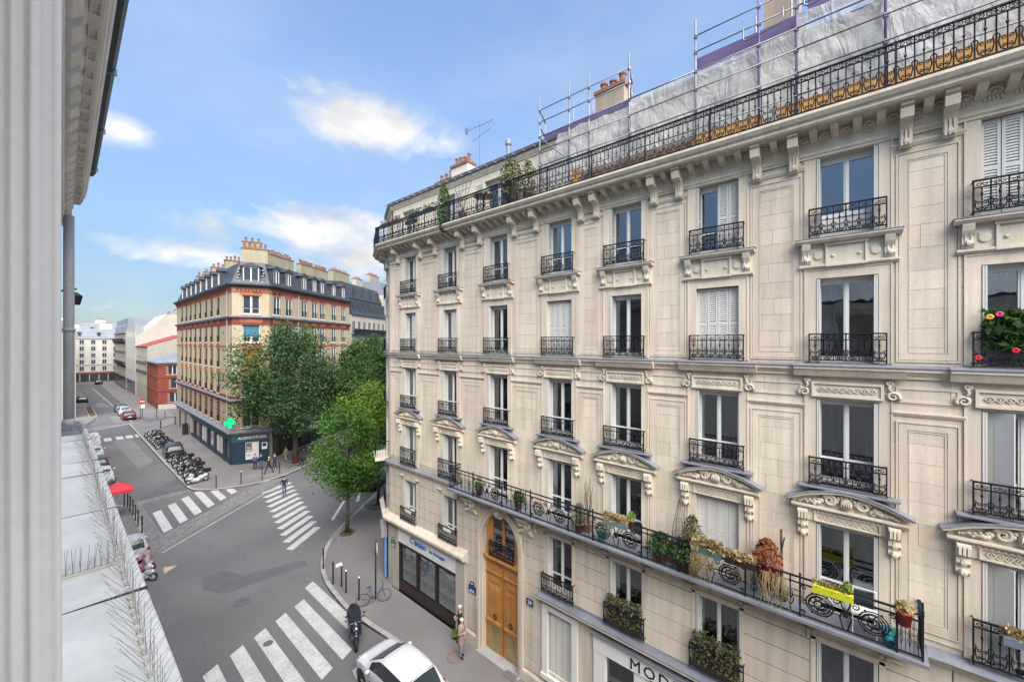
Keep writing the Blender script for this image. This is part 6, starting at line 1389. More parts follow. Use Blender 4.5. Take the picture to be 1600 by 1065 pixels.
for lab, kd, pnt, x, y, L in (('white van-like car farthest along the left kerb of the narrow street', 'van', PLWHITE, 3.05, 74.5, 4.3), ('white hatchback second farthest along the left kerb', 'hatch', PLWHITE, 2.95, 67.2, 3.9), ('black hatchback with red lights third along the left kerb', 'hatch', CBLACK, 2.95, 61.4, 4.1), ('white hatchback nearest on the left kerb behind the motorcycle', 'hatch', PLWHITE, 2.95, 55.6, 4.0)):
    car('parked_car', lab, 'car', L, 1.76, 1.5 if kd == 'hatch' else 1.85, pnt, kd, (x, y), R(90), 'cars parked along the left kerb', detail=True)
car('parked_car', 'dark grey estate car parked among the motorcycles', 'car', 4.3, 1.78, 1.6, CBLACK, 'hatch', (9.35, 62.0), R(86))
for lab, pnt, x, y in (('blue car, farthest of the three parked beyond the crossing', CBLUE, 8.6, 110), ('silver car, middle of the three parked beyond the crossing', CSILV, 8.6, 104), ('dark maroon car, nearest of the three beyond the crossing', CRED, 8.6, 97.5)):
    car('parked_car', lab, 'car', 4.1, 1.78, 1.5, pnt, 'hatch', (x, y), R(90), 'cars parked beyond the crossing')
car('parked_car', 'tiny dark car at the far end of the street', 'car', 4.1, 1.8, 1.5, CBLACK, 'hatch', (9.4, 186), R(90), detail=False)
car('parked_car', 'dark car at the left edge of the far street', 'car', 4.2, 1.8, 1.55, CBLACK, 'hatch', (4.1, 132), R(90), detail=False)
def ring(m, c, r, tr, n=18, k=6, ax='y'):
    m.tube([(c[0]+r*math.cos(2*PI*i/n), c[1], c[2]+r*math.sin(2*PI*i/n)) for i in range(n)], tr, k, closed=True)
def motorbike(label, paint, loc, rz, kind='moto', group='motorcycles parked in a row', lean=0, topbox=False):
    key = (kind, paint.name, topbox)
    if key in MB_CACHE:
        o = copy_tree(MB_CACHE[key]); o.location = (loc[0], loc[1], loc[2] if len(loc) > 2 else 0); o.rotation_euler = (lean, 0, rz); o['label'] = label; o['group'] = group; return o
    t = thing('scooter' if kind == 'scooter' else 'motorcycle', label, 'scooter' if kind == 'scooter' else 'motorcycle', (loc[0], loc[1], loc[2] if len(loc) > 2 else 0), 0, group); t.rotation_euler = (lean, 0, rz); MB_CACHE[key] = t
    wr = .26 if kind == 'scooter' else .31; wx = .68
    for s in (-1, 1):
        m = MB(); ring(m, (s*wx, 0, wr), wr-.06, .062, 18, 6); o = part('wheel', m, RUBBER, t, True); part('rim', MB().lathe([(wr*.62, -.02), (wr*.66, 0), (wr*.62, .02), (.03, .05), (.03, -.05)], (s*wx, 0, wr), 14, 'y'), CSILV, o)
    if kind == 'scooter':
        m = MB()
        for (a, b_) in (((.50, .28, .55), .16), ((.46, .0, .85), .15), ((.30, 0, .34), .17), ((0, 0, .30), .17), ((-.30, 0, .50), .2), ((-.62, 0, .62), .17)): m.ball((a[0], 0 if a[1] == .28 else a[1], a[2]), b_*1.5, b_*1.1, b_*1.25, 10, 7)
        m.ball((.62, 0, .55), .2, .13, .12, 8, 6); part('fairing', m, paint, t, True)
        part('seat', MB().ball((-.22, 0, .80), .36, .16, .085, 10, 6).ball((-.58, 0, .86), .24, .15, .09, 8, 6), PLASTIC, t, True)
        part('leg_shield', MB().add([(.36, -.22, .35), (.36, .22, .35), (.52, .2, .98), (.52, -.2, .98), (.42, -.22, .35), (.42, .22, .35), (.57, .18, .98), (.57, -.18, .98)], [(0, 1, 2, 3), (4, 7, 6, 5), (0, 4, 5, 1), (2, 6, 7, 3), (1, 5, 6, 2), (0, 3, 7, 4)]), paint, t)
        part('windscreen', MB().add([(.52, -.2, 1.0), (.52, .2, 1.0), (.38, .13, 1.38), (.38, -.13, 1.38)], [(0, 1, 2, 3)]), CGLASS, t)
    else:
        m = MB().ball((.14, 0, .82), .27, .15, .15, 10, 7).ball((.5, 0, .84), .14, .12, .14, 8, 6).ball((-.72, 0, .82), .2, .1, .07, 8, 5).ball((.66, 0, .66), .22, .07, .05, 8, 5); part('tank', m, paint, t, True)
        part('engine', MB().box(-.2, .28, -.16, .16, .28, .62).ball((.05, .0, .4), .26, .2, .18, 8, 6), PLASTIC, t); part('seat', MB().ball((-.3, 0, .84), .36, .14, .07, 10, 6), PLASTIC, t, True); part('exhaust', MB().tube([(.2, -.16, .3), (-.2, -.2, .28), (-.75, -.22, .42)], [.03, .035, .055], 8), CHROME, t, True)
        part('frame', MB().tube([(.5, 0, .85), (-.1, 0, .5), (-.68, 0, wr)], .035, 6).tube([(-.1, 0, .5), (-.75, 0, .85)], .025, 6), PLASTIC, t); part('windscreen', MB().add([(.58, -.15, .95), (.58, .15, .95), (.46, .1, 1.2), (.46, -.1, 1.2)], [(0, 1, 2, 3)]), CGLASS, t)
    part('fork', MB().tube([(wx, .08, wr), (.48, .08, .95)], .024, 6).tube([(wx, -.08, wr), (.48, -.08, .95)], .024, 6), CHROME if kind == 'moto' else PLASTIC, t)
    m = MB().tube([(.36, -.36, 1.02), (.44, -.15, 1.05), (.46, 0, 1.0), (.44, .15, 1.05), (.36, .36, 1.02)], .018, 6).tube([(.42, .26, 1.05), (.44, .3, 1.22)], .008, 4).tube([(.42, -.26, 1.05), (.44, -.3, 1.22)], .008, 4).ball((.45, .31, 1.24), .02, .06, .04, 6, 4).ball((.45, -.31, 1.24), .02, .06, .04, 6, 4); part('handlebar', m, PLASTIC, t)
    part('headlight', MB().ball((.70 if kind == 'scooter' else .62, 0, .82), .06, .09, .08, 8, 5), CHROME, t, True); part('tail_light', MB().box(-.88, -.84, -.06, .06, .72, .8), REDLAMP, t); part('mudguard', MB().tube([(-.95, 0, .5), (-.85, 0, .66), (-.66, 0, .68)], .06, 5), PLASTIC, t)
    if topbox: part('top_box', MB().box(-1.05, -.65, -.2, .2, .9, 1.2), PLASTIC, t)
    return t
MB_CACHE = {}
sc_ = motorbike('dark blue-black covered maxi scooter parked nose out by the zebra crossing', mat('deep_blue_paint', (.012, .016, .035), .3, .1, 2, coat=.5), (9.0, 17.4, 0), R(-112), 'scooter', 'two-wheelers near the white hatchback'); sc_.scale = (1.2, 1.2, 1.15)
part('seat_cover', MB().ball((-.1, 0, .92), .62, .26, .16, 12, 8).ball((.3, 0, .86), .3, .24, .22, 10, 7), mat('black_cover', (.014, .015, .02), .35, .2, 6, spec=.5), sc_, True)
cols = [CBLACK, CBLACK, CGREY, CSILV, CBLACK, PLASTIC]
row1 = [(8.95, 47.6, 'white and red scooter nearest the junction at the brick corner', PLWHITE, 'scooter', 1), (9.0, 48.7, 'black motorcycle right behind the white scooter', CBLACK, 'moto', 0), (9.15, 50.3, 'grey motorcycle with top box, third from the junction', CGREY, 'moto', 1), (9.0, 51.9, 'black scooter between two grey motorcycles on the kerb', CBLACK, 'scooter', 0), (9.15, 53.5, 'silver motorcycle in the middle of the near row', CSILV, 'moto', 0), (9.05, 55.0, 'black motorcycle with top box close to the dark estate car', CBLACK, 'moto', 1), (9.2, 56.6, 'grey scooter close to the dark estate car', CGREY, 'scooter', 0), (9.1, 58.1, 'black motorcycle touching the rear of the dark estate car', PLASTIC, 'moto', 0)]
for x, y, lab, p_, kd, tb in row1: motorbike(lab, p_, (x, y, .13), R(198+random.uniform(-9, 9)), kd, 'two-wheelers parked on the right pavement', R(random.uniform(-7, 7)), bool(tb))
row2 = [(9.2, 66.4+1.35*k, lab, p_, kd) for k, (lab, p_, kd) in enumerate((('black motorcycle just beyond the dark estate car', CBLACK, 'moto'), ('grey motorcycle second beyond the dark estate car', CGREY, 'moto'), ('black scooter third beyond the dark estate car', CBLACK, 'scooter'), ('silver motorcycle fourth beyond the dark estate car', CSILV, 'moto'), ('black scooter fourth from the far end of the row', PLASTIC, 'scooter'), ('dark motorcycle third from the far end of the row', PLASTIC, 'moto'), ('grey scooter second from the far end of the row', CGREY, 'scooter'), ('black motorcycle at the far end of the row', CBLACK, 'moto')))]
for x, y, lab, p_, kd in row2: motorbike(lab, p_, (x, y, .13), R(198+random.uniform(-9, 9)), kd, 'two-wheelers parked on the right pavement', R(random.uniform(-7, 7)))
motorbike('black motorcycle on the left behind the red parasol', CBLACK, (3.25, 50.4, 0), R(75), 'moto', 'two-wheelers on the left'); motorbike('grey scooter with top box on the left behind the red parasol', CGREY, (2.6, 51.6, 0), R(80), 'scooter', 'two-wheelers on the left', 0, True)
motorbike('silver scooter nearest below the ledge on the left', CSILV, (3.1, 30.6, 0), R(-35), 'scooter', 'two-wheelers below the ledge'); motorbike('pink and silver scooter in the middle below the ledge', mat('pink_paint', (.42, .12, .16), .35, .05, 2, coat=.5), (3.15, 31.9, 0), R(-30), 'scooter', 'two-wheelers below the ledge')
t = car('parked_car', 'small grey city car mostly hidden by the white ledge above the scooters', 'car', 2.7, 1.6, 1.55, CSILV, 'hatch', (3.0, 34.2), R(95))
t = thing('motorcycle_cover', 'black tarpaulin covered motorcycle in the near row', 'covered motorcycle', (9.5, 52.8, .13), R(20)); part('tarpaulin', MB().ball((0, 0, .55), 1.0, .42, .58, 12, 8).ball((.5, 0, .85), .35, .4, .4, 10, 6), PLASTIC, t, True); m = MB(); ring(m, (.75, 0, .3), .24, .06); part('wheel', m, RUBBER, t)
def bicycle(label, loc, rz, paint, lean=0):
    t = thing('bicycle', label, 'bicycle', loc, 0); t.rotation_euler = (lean, 0, rz)
    for s in (-1, 1):
        m = MB(); ring(m, (s*.52, 0, .34), .33, .016, 28, 5); o = part('wheel', m, RUBBER, t); m = MB()
        for k in range(12): q = PI*k/6; m.tube([(s*.52, 0, .34), (s*.52+.32*math.cos(q), 0, .34+.32*math.sin(q))], .0025, 3)
        part('spokes', m, CHROME, o)
    part('frame', MB().tube([(-.52, 0, .34), (-.08, 0, .3), (.4, 0, .75), (.45, 0, .9), (.4, 0, .75), (-.2, 0, .8), (-.08, 0, .3)], .017, 6).tube([(-.52, 0, .34), (-.2, 0, .8)], .012, 5).tube([(.52, 0, .34), (.42, 0, .8)], .016, 5), paint, t)
    part('saddle', MB().ball((-.24, 0, .95), .14, .07, .035, 8, 5).tube([(-.22, 0, .93), (-.2, 0, .8)], .014, 5), PLASTIC, t); part('handlebar', MB().tube([(.36, -.27, 1.02), (.45, -.1, 1.0), (.45, .1, 1.0), (.36, .27, 1.02)], .014, 5).tube([(.45, 0, .9), (.45, 0, 1.0)], .014, 5), PLASTIC, t); part('crank', MB().lathe([(.1, -.01), (.1, .01)], (-.08, .03, .3), 12, 'y'), CHROME, t); return t
bicycle('bicycle leaning on the slim sign post beside the covered scooter', (10.75, 18.75, .13), R(-25), mat('blue_frame', (.03, .05, .14), .4, .1, 2), R(6)); bicycle('red bicycle parked beside the plane tree trunk', (16.9, 45.9, .13), R(15), mat('red_frame', (.4, .02, .02), .4, .1, 2), R(5))
# ------------------------------------------------------------------ people
def person(label, loc, heading, clothes, pose='walk', h=1.72, stride=1.0, hair=None, seed=0):
    """one continuous skinned body; faces +y before turning. clothes: dict(top, legs, shoes, hair materials)"""
    t = thing('person', label, 'person', loc, heading); k = h/1.75; V, Rd, E_, G_ = [], [], [], []
    def v(x, y, z, r, g): V.append((x*k, y*k, z*k)); Rd.append(r*k); G_.append(g); return len(V)-1
    def e(*ix):
        for a, b_ in zip(ix, ix[1:]): E_.append((a, b_))
    sit = pose == 'sit'; hz = .5 if sit else .95
    pel = v(0, 0, hz, .135, 'legs'); ab = v(0, .0, hz+.17, .125, 'top'); ch = v(0, .015, hz+.37, .15, 'top'); nk = v(0, .02, hz+.53, .055, 'skin'); n2 = v(0, .035, hz+.59, .052, 'skin'); h1 = v(0, .055, hz+.67, .088, 'skin'); h2 = v(0, .05, hz+.755, .078, 'skin'); e(pel, ab, ch, nk, n2, h1, h2)
    for s in (-1, 1):
        f_ = s*stride*(.26 if pose == 'walk' else .04)
        if sit: kn = v(s*.11, .42, hz+.02, .062, 'legs'); an = v(s*.1, .45, .1, .042, 'legs'); toe = v(s*.1, .58, .05, .04, 'shoes')
        else: kn = v(s*.095, .06+f_*.62, .50, .062, 'legs'); an = v(s*.09, f_*1.05-.02, .10+(.05 if f_ < -.1 else 0), .042, 'legs'); toe = v(s*.1, f_*1.05+.14, .045, .04, 'shoes')
        hp = v(s*.1, .01, hz-.07, .095, 'legs'); e(pel, hp, kn, an, toe)
        sh = v(s*.17, .01, hz+.455, .07, 'top'); el = v(s*.235, -.02-f_*.35, hz+.20, .05, 'top')
        if pose == 'hold': el = v(s*.25, .03, hz+.20, .05, 'top'); wr = v(s*.12, .2, hz+.25, .035, 'top'); hd = v(s*.06, .26, hz+.28, .038, 'skin')
        else: wr = v(s*.24, .05-f_*.65, hz-.03, .034, 'top'); hd = v(s*.235, .085-f_*.7, hz-.11, .036, 'skin')
        e(ch, sh, el, wr, hd)
        for q in range(3): a_ = v(V[hd][0]/k+(q-1)*.016, V[hd][1]/k+.025, V[hd][2]/k-.06+.006*abs(q-1), .011, 'skin'); e(hd, a_)
    me = bpy.data.meshes.new('body'); me.from_pydata(V, E_, []); o = bpy.data.objects.new('body', me); COL.objects.link(o); o.modifiers.new('skin', 'SKIN'); o.modifiers.new('sub', 'SUBSURF').levels = 1
    for i, r in enumerate(Rd): me.skin_vertices[0].data[i].radius = (r, r*.82 if G_[i] == 'top' else r); 
    me.skin_vertices[0].data[0].use_root = True
    bpy.context.view_layer.update(); m2 = bpy.data.meshes.new_from_object(o.evaluated_get(bpy.context.evaluated_depsgraph_get())); bpy.data.objects.remove(o); m2.name = 'body'
    order = ['skin', 'top', 'legs', 'shoes']; m2.materials.clear()
    for g_ in order: m2.materials.append(SKIN if g_ == 'skin' else clothes[g_])
    segs = [(Vector(V[a]), Vector(V[b_]), G_[b_]) for a, b_ in E_]
    for p in m2.polygons:
        best = None; c = p.center
        for a, b_, g_ in segs:
            d = b_-a; q = max(0, min(1, (c-a).dot(d)/max(1e-9, d.length_squared))); dist = (c-(a+d*q)).length
            if best is None or dist < best[0]: best = (dist, g_)
        p.material_index = order.index(best[1]); p.use_smooth = True
    put('body', m2, t); hc = Vector(V[h1])
    hm = MB().ball((0, (.05-.024)*k, (hz+.735)*k), .088*k, .10*k, .075*k, 10, 7); part('hair', hm, clothes['hair'], t, True)
    f2 = MB().ball((0, (.055+.098)*k, (hz+.675)*k), .016*k, .03*k, .026*k, 6, 4); part('nose', f2, SKIN, t, True)
    m = MB()
    for s in (-1, 1): m.ball((s*.034*k, .138*k, (hz+.70)*k), .012*k, .008*k, .009*k, 6, 4)
    part('eye', m, PLASTIC, t)
    if 'coat' in clothes:
        c = MB().lathe([(.17*k, (hz-.38)*k), (.185*k, (hz-.3)*k), (.165*k, (hz+.0)*k), (.16*k, (hz+.2)*k), (.19*k, (hz+.38)*k), (.14*k, (hz+.5)*k)], n=14); c.v = [(a, b_*.8+.01, z) for a, b_, z in c.v]; part('coat', c, clothes['coat'], t, True)
    return t
K_ = lambda n, c: cloth(n, c)
DKC, BLU, WHC, GRC, JEA = K_('dark_cloth', (.018, .018, .022)), K_('navy_cloth', (.025, .04, .12)), K_('white_cloth', (.45, .45, .46)), K_('grey_cloth', (.20, .19, .20)), K_('denim', (.06, .10, .22))
COATP = K_('patterned_coat', (.24, .165, .15)); HAIRW = K_('white_hair', (.42, .37, .355)); HAIRD = K_('dark_hair', (.02, .015, .012)); HAIRB = K_('brown_hair', (.10, .06, .03)); SHOE = K_('dark_shoes', (.015, .012, .012))
person('elderly person with white hair in a patterned pinkish coat walking past the oak door', (11.35, 12.75, .13), R(200), dict(top=COATP, legs=GRC, shoes=SHOE, hair=HAIRW, coat=COATP), 'hold', 1.68, .9)
p_ = person('person in a dark jacket and white cap standing by the shop pillar', (11.85, 13.35, .13), R(60), dict(top=DKC, legs=DKC, shoes=SHOE, hair=WHC), 'hold', 1.72)
person('pedestrian in dark jacket and jeans crossing the long zebra crossing', (13.3, 38.2, 0), R(165), dict(top=DKC, legs=JEA, shoes=SHOE, hair=HAIRD), 'walk', 1.78, .6)
person('person in black with a light blue bag at the shop poster', (14.3, 47.6, .13), R(-60), dict(top=DKC, legs=JEA, shoes=SHOE, hair=HAIRD), 'stand', 1.75)
person('person in pale blue shirt close behind the one in black at the poster', (13.85, 47.9, .13), R(-40), dict(top=JEA, legs=DKC, shoes=SHOE, hair=HAIRB), 'stand', 1.7)
person('person with pale cap striding past the dark blue shop', (14.35, 45.4, .13), R(-75), dict(top=DKC, legs=DKC, shoes=SHOE, hair=WHC), 'walk', 1.74, 1.5)
person('person in blue and white jacket standing beside the brown bollard', (15.3, 46.6, .13), R(150), dict(top=BLU, legs=DKC, shoes=WHC, hair=HAIRB), 'stand', 1.76)
person('person in beige clothes walking beside the plane tree trunk', (17.1, 48.6, .13), R(30), dict(top=K_('beige_cloth', (.30, .24, .17)), legs=K_('beige_trousers', (.3, .25, .19)), shoes=SHOE, hair=HAIRB), 'walk', 1.7, .8)
person('person in navy sitting near the foot of the plane tree', (18.1, 48.3, .13), R(160), dict(top=BLU, legs=DKC, shoes=SHOE, hair=HAIRD), 'sit', 1.72); t = thing('stool', 'small dark seat under the person in navy by the plane tree', 'stool', (18.1, 48.3, .13)); part('seat', MB().box(-.25, .25, -.25, .25, .3, .38), PLASTIC, t)
for s in (-1, 1): part('leg', MB().box(s*.2-.03, s*.2+.03, -.2, .2, 0, .3), PLASTIC, t)
t = thing('pushchair', 'dark pushchair with bags right of the red bicycle', 'pushchair', (17.9, 45.9, .13), R(20)); part('seat', MB().ball((0, 0, .65), .3, .28, .32, 10, 7), DKC, t, True); part('frame', MB().tube([(-.35, .22, .15), (.1, .22, .6), (.45, .22, 1.05), (.45, -.22, 1.05), (.1, -.22, .6), (-.35, -.22, .15)], .02, 5), PLASTIC, t); m = MB()
for s in (-1, 1): ring(m, (-.3, s*.24, .14), .12, .025, 12, 5); ring(m, (.25, s*.24, .14), .12, .025, 12, 5)
part('wheel', m, RUBBER, t)
# ------------------------------------------------------------------ balcony plants and pots
def foliage(name, label, cat, loc, r, h, n, size, m, seed, pot=None, potm=TERRA, spread=1.0, group=None, hang=False, box=None, up=.6):
    t = thing(name, label, cat, loc, R(90) if box else 0, group); rs = np.random.RandomState(seed)
    if box:
        L = box; part('trough', MB().ext([(-.08, 0), (.08, 0), (.1, .17), (-.1, .17)], -L/2, L/2), potm, t); C = np.stack([(rs.rand(n)-.5)*L, rs.randn(n)*r*.4, .15+h*rs.rand(n)**1.3], 1); Nn = np.stack([rs.randn(n), rs.randn(n), np.full(n, up)], 1)
    else:
        if pot: part('pot', MB().lathe([(pot*.75, 0), (pot, .26), (pot*1.08, .26), (pot*1.08, .3), (pot*.9, .3)], n=12), potm, t, True)
        q = rs.rand(n); d = rs.randn(n, 2); d /= np.linalg.norm(d, axis=1)[:, None]; rr = r*np.sqrt(rs.rand(n))*np.sin(PI*np.clip(q*.9+.08, 0, 1))**.6
        C = np.stack([d[:, 0]*rr, d[:, 1]*rr*spread, .25+h*q], 1); Nn = np.stack([d[:, 0], d[:, 1], np.full(n, up)], 1)
    if hang: C[:, 2] = .2-abs(rs.randn(n))*h
    put('leaves', leaf_mesh('leaves', C, Nn, size, m, seed), t, kind='stuff')
    if not box and not hang and h > .5: part('stem', MB().tube([(0, 0, .2), (.03, .02, .2+h*.5), (0, 0, .2+h*.85)], [.025, .018, .006], 5), BARK, t)
    return t
BX = MX-.42; BR = MX-.66; Z2 = 7.02
foliage('potted_plant', 'small bright green plant on the balcony above the arch, right of the corner railing', 'plant', (BX, 12.2, Z2), .18, .5, 260, .09, LEAF_L, 1, .14)
foliage('potted_plant', 'spiky dark green plant behind the balcony railing above the oak door', 'plant', (BX, 10.0, Z2), .25, .45, 260, .14, LEAF_M, 2, .15)
foliage('potted_plant', 'pale green plant with bare twigs on the balcony between two curtained windows', 'plant', (BX, 7.25, Z2), .25, .7, 320, .1, LEAF_OL, 3, .18)
t = thing('bare_twigs', 'bare dark twigs standing in a pot on the balcony left of the curtained window', 'twigs', (MX-.25, 7.0, Z2)); part('pot', MB().lathe([(.1, 0), (.14, .28)], n=10), TERRA, t); rr = random.Random(3); m = MB()
for k in range(7): m.tube([(0, 0, .2), (rr.uniform(-.1, .1), rr.uniform(-.12, .12), 1.0), (rr.uniform(-.16, .16), rr.uniform(-.25, .25), 1.5+.4*rr.random())], [.02, .014, .006], 4)
part('twig', m, BARK, t)
foliage('flower_trough', 'green-grey trough with dry straw hanging on the balcony under the green curtained window', 'planter', (BR-.05, 5.75, Z2+.72), .12, .22, 500, .13, LEAF_DRY, 5, box=.8, potm=mat('sage_plastic', (.12, .19, .17), .6, .1, 2)); foliage('potted_plant', 'small yellow-green plant at the end of the straw trough', 'plant', (BR, 5.25, Z2+.75), .14, .3, 140, .09, LEAF_L, 6, .09)
foliage('potted_plant', 'low dark green plants in a row on the balcony floor left of the closed shutters', 'plant', (BX, 4.45, Z2), .45, .55, 700, .1, LEAF_M, 7, .2); foliage('potted_plant', 'second dark green bush on the balcony floor before the closed shutters', 'plant', (BX, 3.75, Z2), .5, .6, 800, .1, LEAF_M, 8, .2)
foliage('potted_plant', 'tall dry bush with a wire obelisk beside the closed shutters on the balcony', 'plant', (BX-.05, 3.55, Z2), .32, 1.35, 900, .09, LEAF_OL, 9, .2)
t = thing('wire_obelisk', 'thin wire plant obelisk left of the closed balcony shutters', 'plant support', (MX-.3, 3.95, Z2)); m = MB()
for k in range(4): q = PI/4+PI/2*k; m.tube([(.22*math.cos(q), .22*math.sin(q), 0), (.2*math.cos(q), .2*math.sin(q), 1.1), (0, 0, 1.95)], .008, 4)
for z in (.5, .9, 1.3): rr_ = .21 if z < 1.1 else .14; m.tube([(rr_*math.cos(2*PI*k/12), rr_*math.sin(2*PI*k/12), z) for k in range(12)], .006, 4, closed=True)
part('wire', m, BARK, t); part('foot', MB().lathe([(.12, 0), (.14, .2)], n=10), TERRA, t)
t = foliage('flower_trough', 'trough of long dry grass spilling over the railing before the closed shutters', 'planter', (BR-.06, 3.1, Z2+.75), .14, .28, 600, .16, LEAF_DRY, 10, box=.75, potm=mat('green_plastic', (.07, .13, .11), .6, .1, 2)); foliage('flower_trough', 'trough of pale yellow dried flowers right of the long dry grass', 'planter', (BR-.06, 2.3, Z2+.75), .12, .2, 500, .1, LEAF_DRY, 11, box=.7, potm=DKB)
for i, (y, n_) in enumerate(((3.2, 26), (1.55, 22))):
    t = thing('dry_grass', ['long bleached grass hanging down outside the railing left of the rust shrub', 'bleached grass hanging below the rust coloured shrub'][i], 'dry grass', (BR-.12, y, Z2+.85)); m = MB(); rr = random.Random(i)
    for k in range(n_*3): u0 = rr.uniform(-.28, .28); m.tube([(0, u0, 0), (-.06, u0+rr.uniform(-.05, .05), -.2), (-.08, u0+rr.uniform(-.12, .12), -.3-.5*rr.random())], .0035, 3)
    part('blades', m, LEAF_DRY, t, kind='stuff')
foliage('potted_plant', 'rust red dead shrub on the balcony right of the closed shutters', 'plant', (BX, 1.75, Z2+.25), .34, 1.0, 1500, .1, LEAF_RUST, 13, .2, potm=PLASTIC, up=1.2)
t = thing('dark_stake', 'dark bare stakes right of the rust red shrub', 'stake', (MX-.2, 1.45, Z2)); part('stake', MB().tube([(0, 0, 0), (0, .03, 1.75)], .03, 5).tube([(-.04, .02, 1.2), (-.08, -.05, 1.6)], .015, 4), BARK, t); part('foot', MB().lathe([(.1, 0), (.12, .2)], n=8), PLASTIC, t)
foliage('flower_trough', 'bright yellow-green trough with dry earth hung on the balcony railing', 'planter', (BR-.06, .45, Z2+.74), .1, .12, 260, .1, LEAF_DRY, 14, box=.72, potm=mat('lime_plastic', (.50, .52, .02), .5, .05, 2)); foliage('potted_plant', 'sprig of green in the yellow-green trough', 'plant', (BR-.06, .18, Z2+.72), .1, .2, 110, .08, LEAF_L, 15, .06)
foliage('potted_plant', 'red pot of dried straw hung at the right end of the balcony', 'planter', (BR, -.72, Z2+.6), .16, .22, 300, .11, LEAF_DRY, 16, .13, mat('dark_red_pot', (.25, .03, .025), .5, .1, 2))
for i, (y, c, lab) in enumerate(((6.35, (.02, .22, .14), 'teal watering can on the balcony floor behind the scroll railing'), (-.5, (.02, .2, .22), 'turquoise pot on the balcony floor near its right end'))):
    t = thing('garden_pot', lab, 'pot', (BX-.1, y, Z2)); mm = mat('pot_paint_%s' % 'ab'[i], c, .4, .1, 2); part('body', MB().lathe([(.1, 0), (.14, .2), (.12, .3)], n=12), mm, t, True); part('spout' if i == 0 else 'rim', MB().tube([(.1, 0, .1), (.25, 0, .3)], .02, 5) if i == 0 else MB().lathe([(.15, .28), (.16, .32)], n=12), mm, t)
t = thing('garden_table', 'cluttered white metal garden chair behind the scroll railing', 'chair', (BX+.05, -.1, Z2)); part('seat', MB().box(-.2, .2, -.22, .22, .42, .46), WHITE, t); part('backrest', MB().tube([(.2, -.2, .45), (.24, -.2, .85), (.24, .2, .85), (.2, .2, .45)], .014, 5), WHITE, t)
for sx in (-1, 1):
    for sy in (-1, 1): part('leg', MB().tube([(sx*.18, sy*.2, 0), (sx*.18, sy*.2, .42)], .012, 5), WHITE, t)
foliage('window_box', 'overgrown leafy window box on the entresol window below the balcony', 'planter', (MX-.12, 5.77, 4.2), .14, .8, 1300, .1, LEAF_OL, 21, box=1.2, potm=DKB); foliage('window_box', 'bushy window box on the green curtained entresol window', 'planter', (MX-.12, 3.02, 4.2), .16, .85, 1500, .1, LEAF_OL, 22, box=1.2, potm=DKB)
foliage('window_box', 'lush green flower box with long leaves on the rightmost fourth-floor window', 'planter', (MX-.1, -2.35, 13.2), .2, .8, 900, .2, LEAF_M, 23, box=.9, potm=PLASTIC)
RF = mat('red_petals', (.5, .012, .02), .6, .1, 3); PF_ = mat('pink_petals', (.5, .04, .16), .6, .1, 3); YF = mat('yellow_petals', (.6, .35, .02), .6, .1, 3)
for k, (dy, z, mm, lab) in enumerate(((.15, 14.05, PF_, 'pink flower at the top of the rightmost flower box'), (.27, 14.0, YF, 'yellow flower beside the pink flower'), (-.05, 13.35, RF, 'large red flower low in the rightmost flower box'), (.42, 13.2, RF, 'small red flower in the corner of the rightmost railing'))):
    t = thing('flower', lab, 'flower', (MX-.3, -2.2+dy, z)); m = MB()
    for q in range(8): a = 2*PI*q/8; m.ball((-.02, .032*math.cos(a)+.006*math.sin(3*q), .032*math.sin(a)), .025, .027, .024, 6, 4)
    part('petals', m, mm, t); part('stem', MB().tube([(0, 0, 0), (.1, 0, -.2)], .006, 4), LEAF_M, t)
foliage('flower_trough', 'grey trough of dry straw on the rightmost second-floor railing', 'planter', (MX-.24, -2.45, 7.7), .1, .18, 420, .13, LEAF_DRY, 24, box=.7, potm=mat('slate_plastic', (.14, .17, .22), .6, .05, 2))
for i, (y, lab) in enumerate(((17.75, 'white flower box on the leftmost entresol window railing'), (14.6, 'white flower box on the entresol window left of the arch'))):
    foliage('window_box', lab, 'planter', (MX-.1, y, 4.62), .05, .08, 60, .06, LEAF_M, 25+i, box=.55, potm=GOLDL)
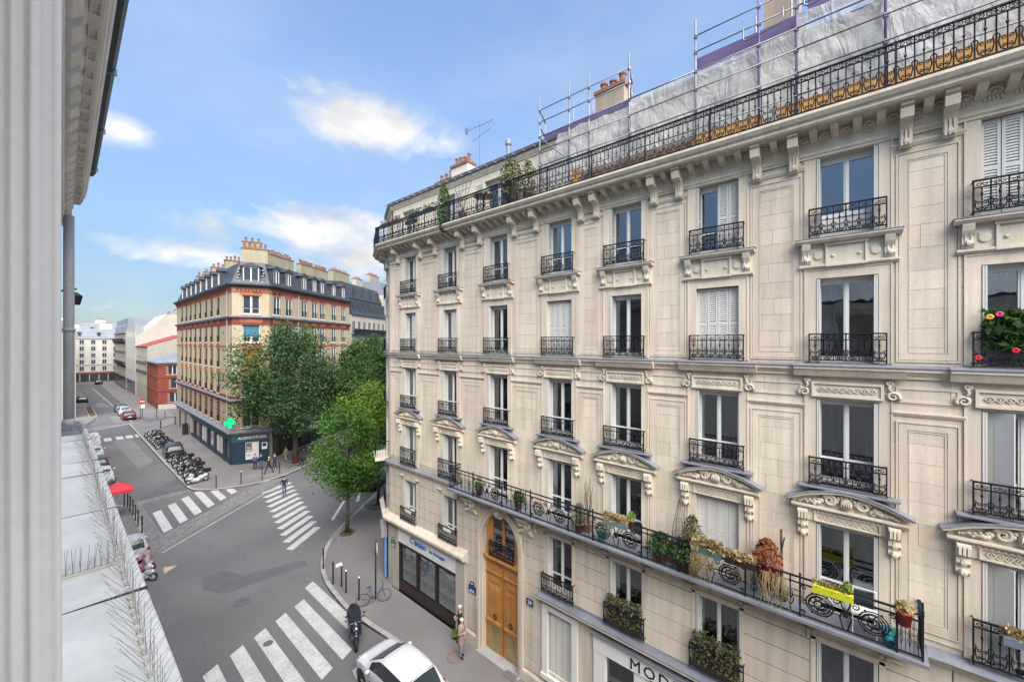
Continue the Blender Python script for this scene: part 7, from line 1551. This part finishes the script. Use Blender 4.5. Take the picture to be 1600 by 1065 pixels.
# roof terrace plants and furniture
Z6 = 18.88; BT = MX-.45
foliage('potted_plant', 'tall bright green climber growing over the top balcony railing', 'plant', (BT-.1, 14.35, Z6-.3), .34, 1.9, 1100, .12, LEAF_M, 31, .2); foliage('hanging_plant', 'green stems hanging down below the top balcony cornice', 'plant', (MX-.8, 14.3, Z6+.1), .14, .3, 120, .11, LEAF_M, 32, hang=True)
foliage('potted_plant', 'olive leafy shrub on the top balcony before the shuttered attic window', 'plant', (BT, 10.35, Z6), .5, 1.6, 1100, .13, LEAF_OL, 33, .22); foliage('potted_plant', 'thin shrub at the scaffold end of the top balcony', 'plant', (BT, 9.5, Z6), .35, 1.3, 420, .12, LEAF_OL, 34, .2)
t = thing('fan_trellis', 'fan shaped cane trellis on the top balcony right of the climber', 'trellis', (BT, 13.2, Z6)); m = MB()
for k in range(5): m.tube([(0, 0, .3), (.02, (k-2)*.28, 1.75-.06*abs(k-2))], .014, 4)
m.tube([(.01, -.45, 1.35), (.0, .45, 1.35)], .012, 4); part('cane', m, BARK, t); part('pot', MB().lathe([(.15, 0), (.2, .35)], n=10), mat('red_brown_pot', (.2, .05, .035), .6, .1, 2), t)
t = thing('garden_table', 'round dark garden table on the top balcony', 'table', (BT, 11.9, Z6)); part('tabletop', MB().lathe([(.42, .74), (.42, .77)], n=20), PLASTIC, t); part('leg', MB().lathe([(.04, 0), (.04, .74)], n=8), PLASTIC, t); part('foot', MB().lathe([(.25, 0), (.2, .03)], n=12), PLASTIC, t)
for i, (y, lab) in enumerate(((18.9, 'dark planter box hooked on the top railing at the rounded left end'), (18.0, 'dark planter box with brown plant, second from the left end'), (16.6, 'dark planter box low on the top railing under the attic window'), (16.2, 'dark planter box on the rail left of the green climber'), (15.2, 'long dark planter box just left of the green climber'))):
    foliage('window_box', lab, 'planter', (MX-.78, y, Z6+(.72 if i != 2 else .45)), .1, .25, 130, .09, LEAF_OL if i != 1 else LEAF_RUST, 40+i, box=.8, potm=PLASTIC)
foliage('potted_plant', 'small weedy plant at the foot of the shop pillar behind the elderly person', 'plant', (11.9, 13.75, .0), .2, .25, 160, .12, LEAF_L, 50, .1)
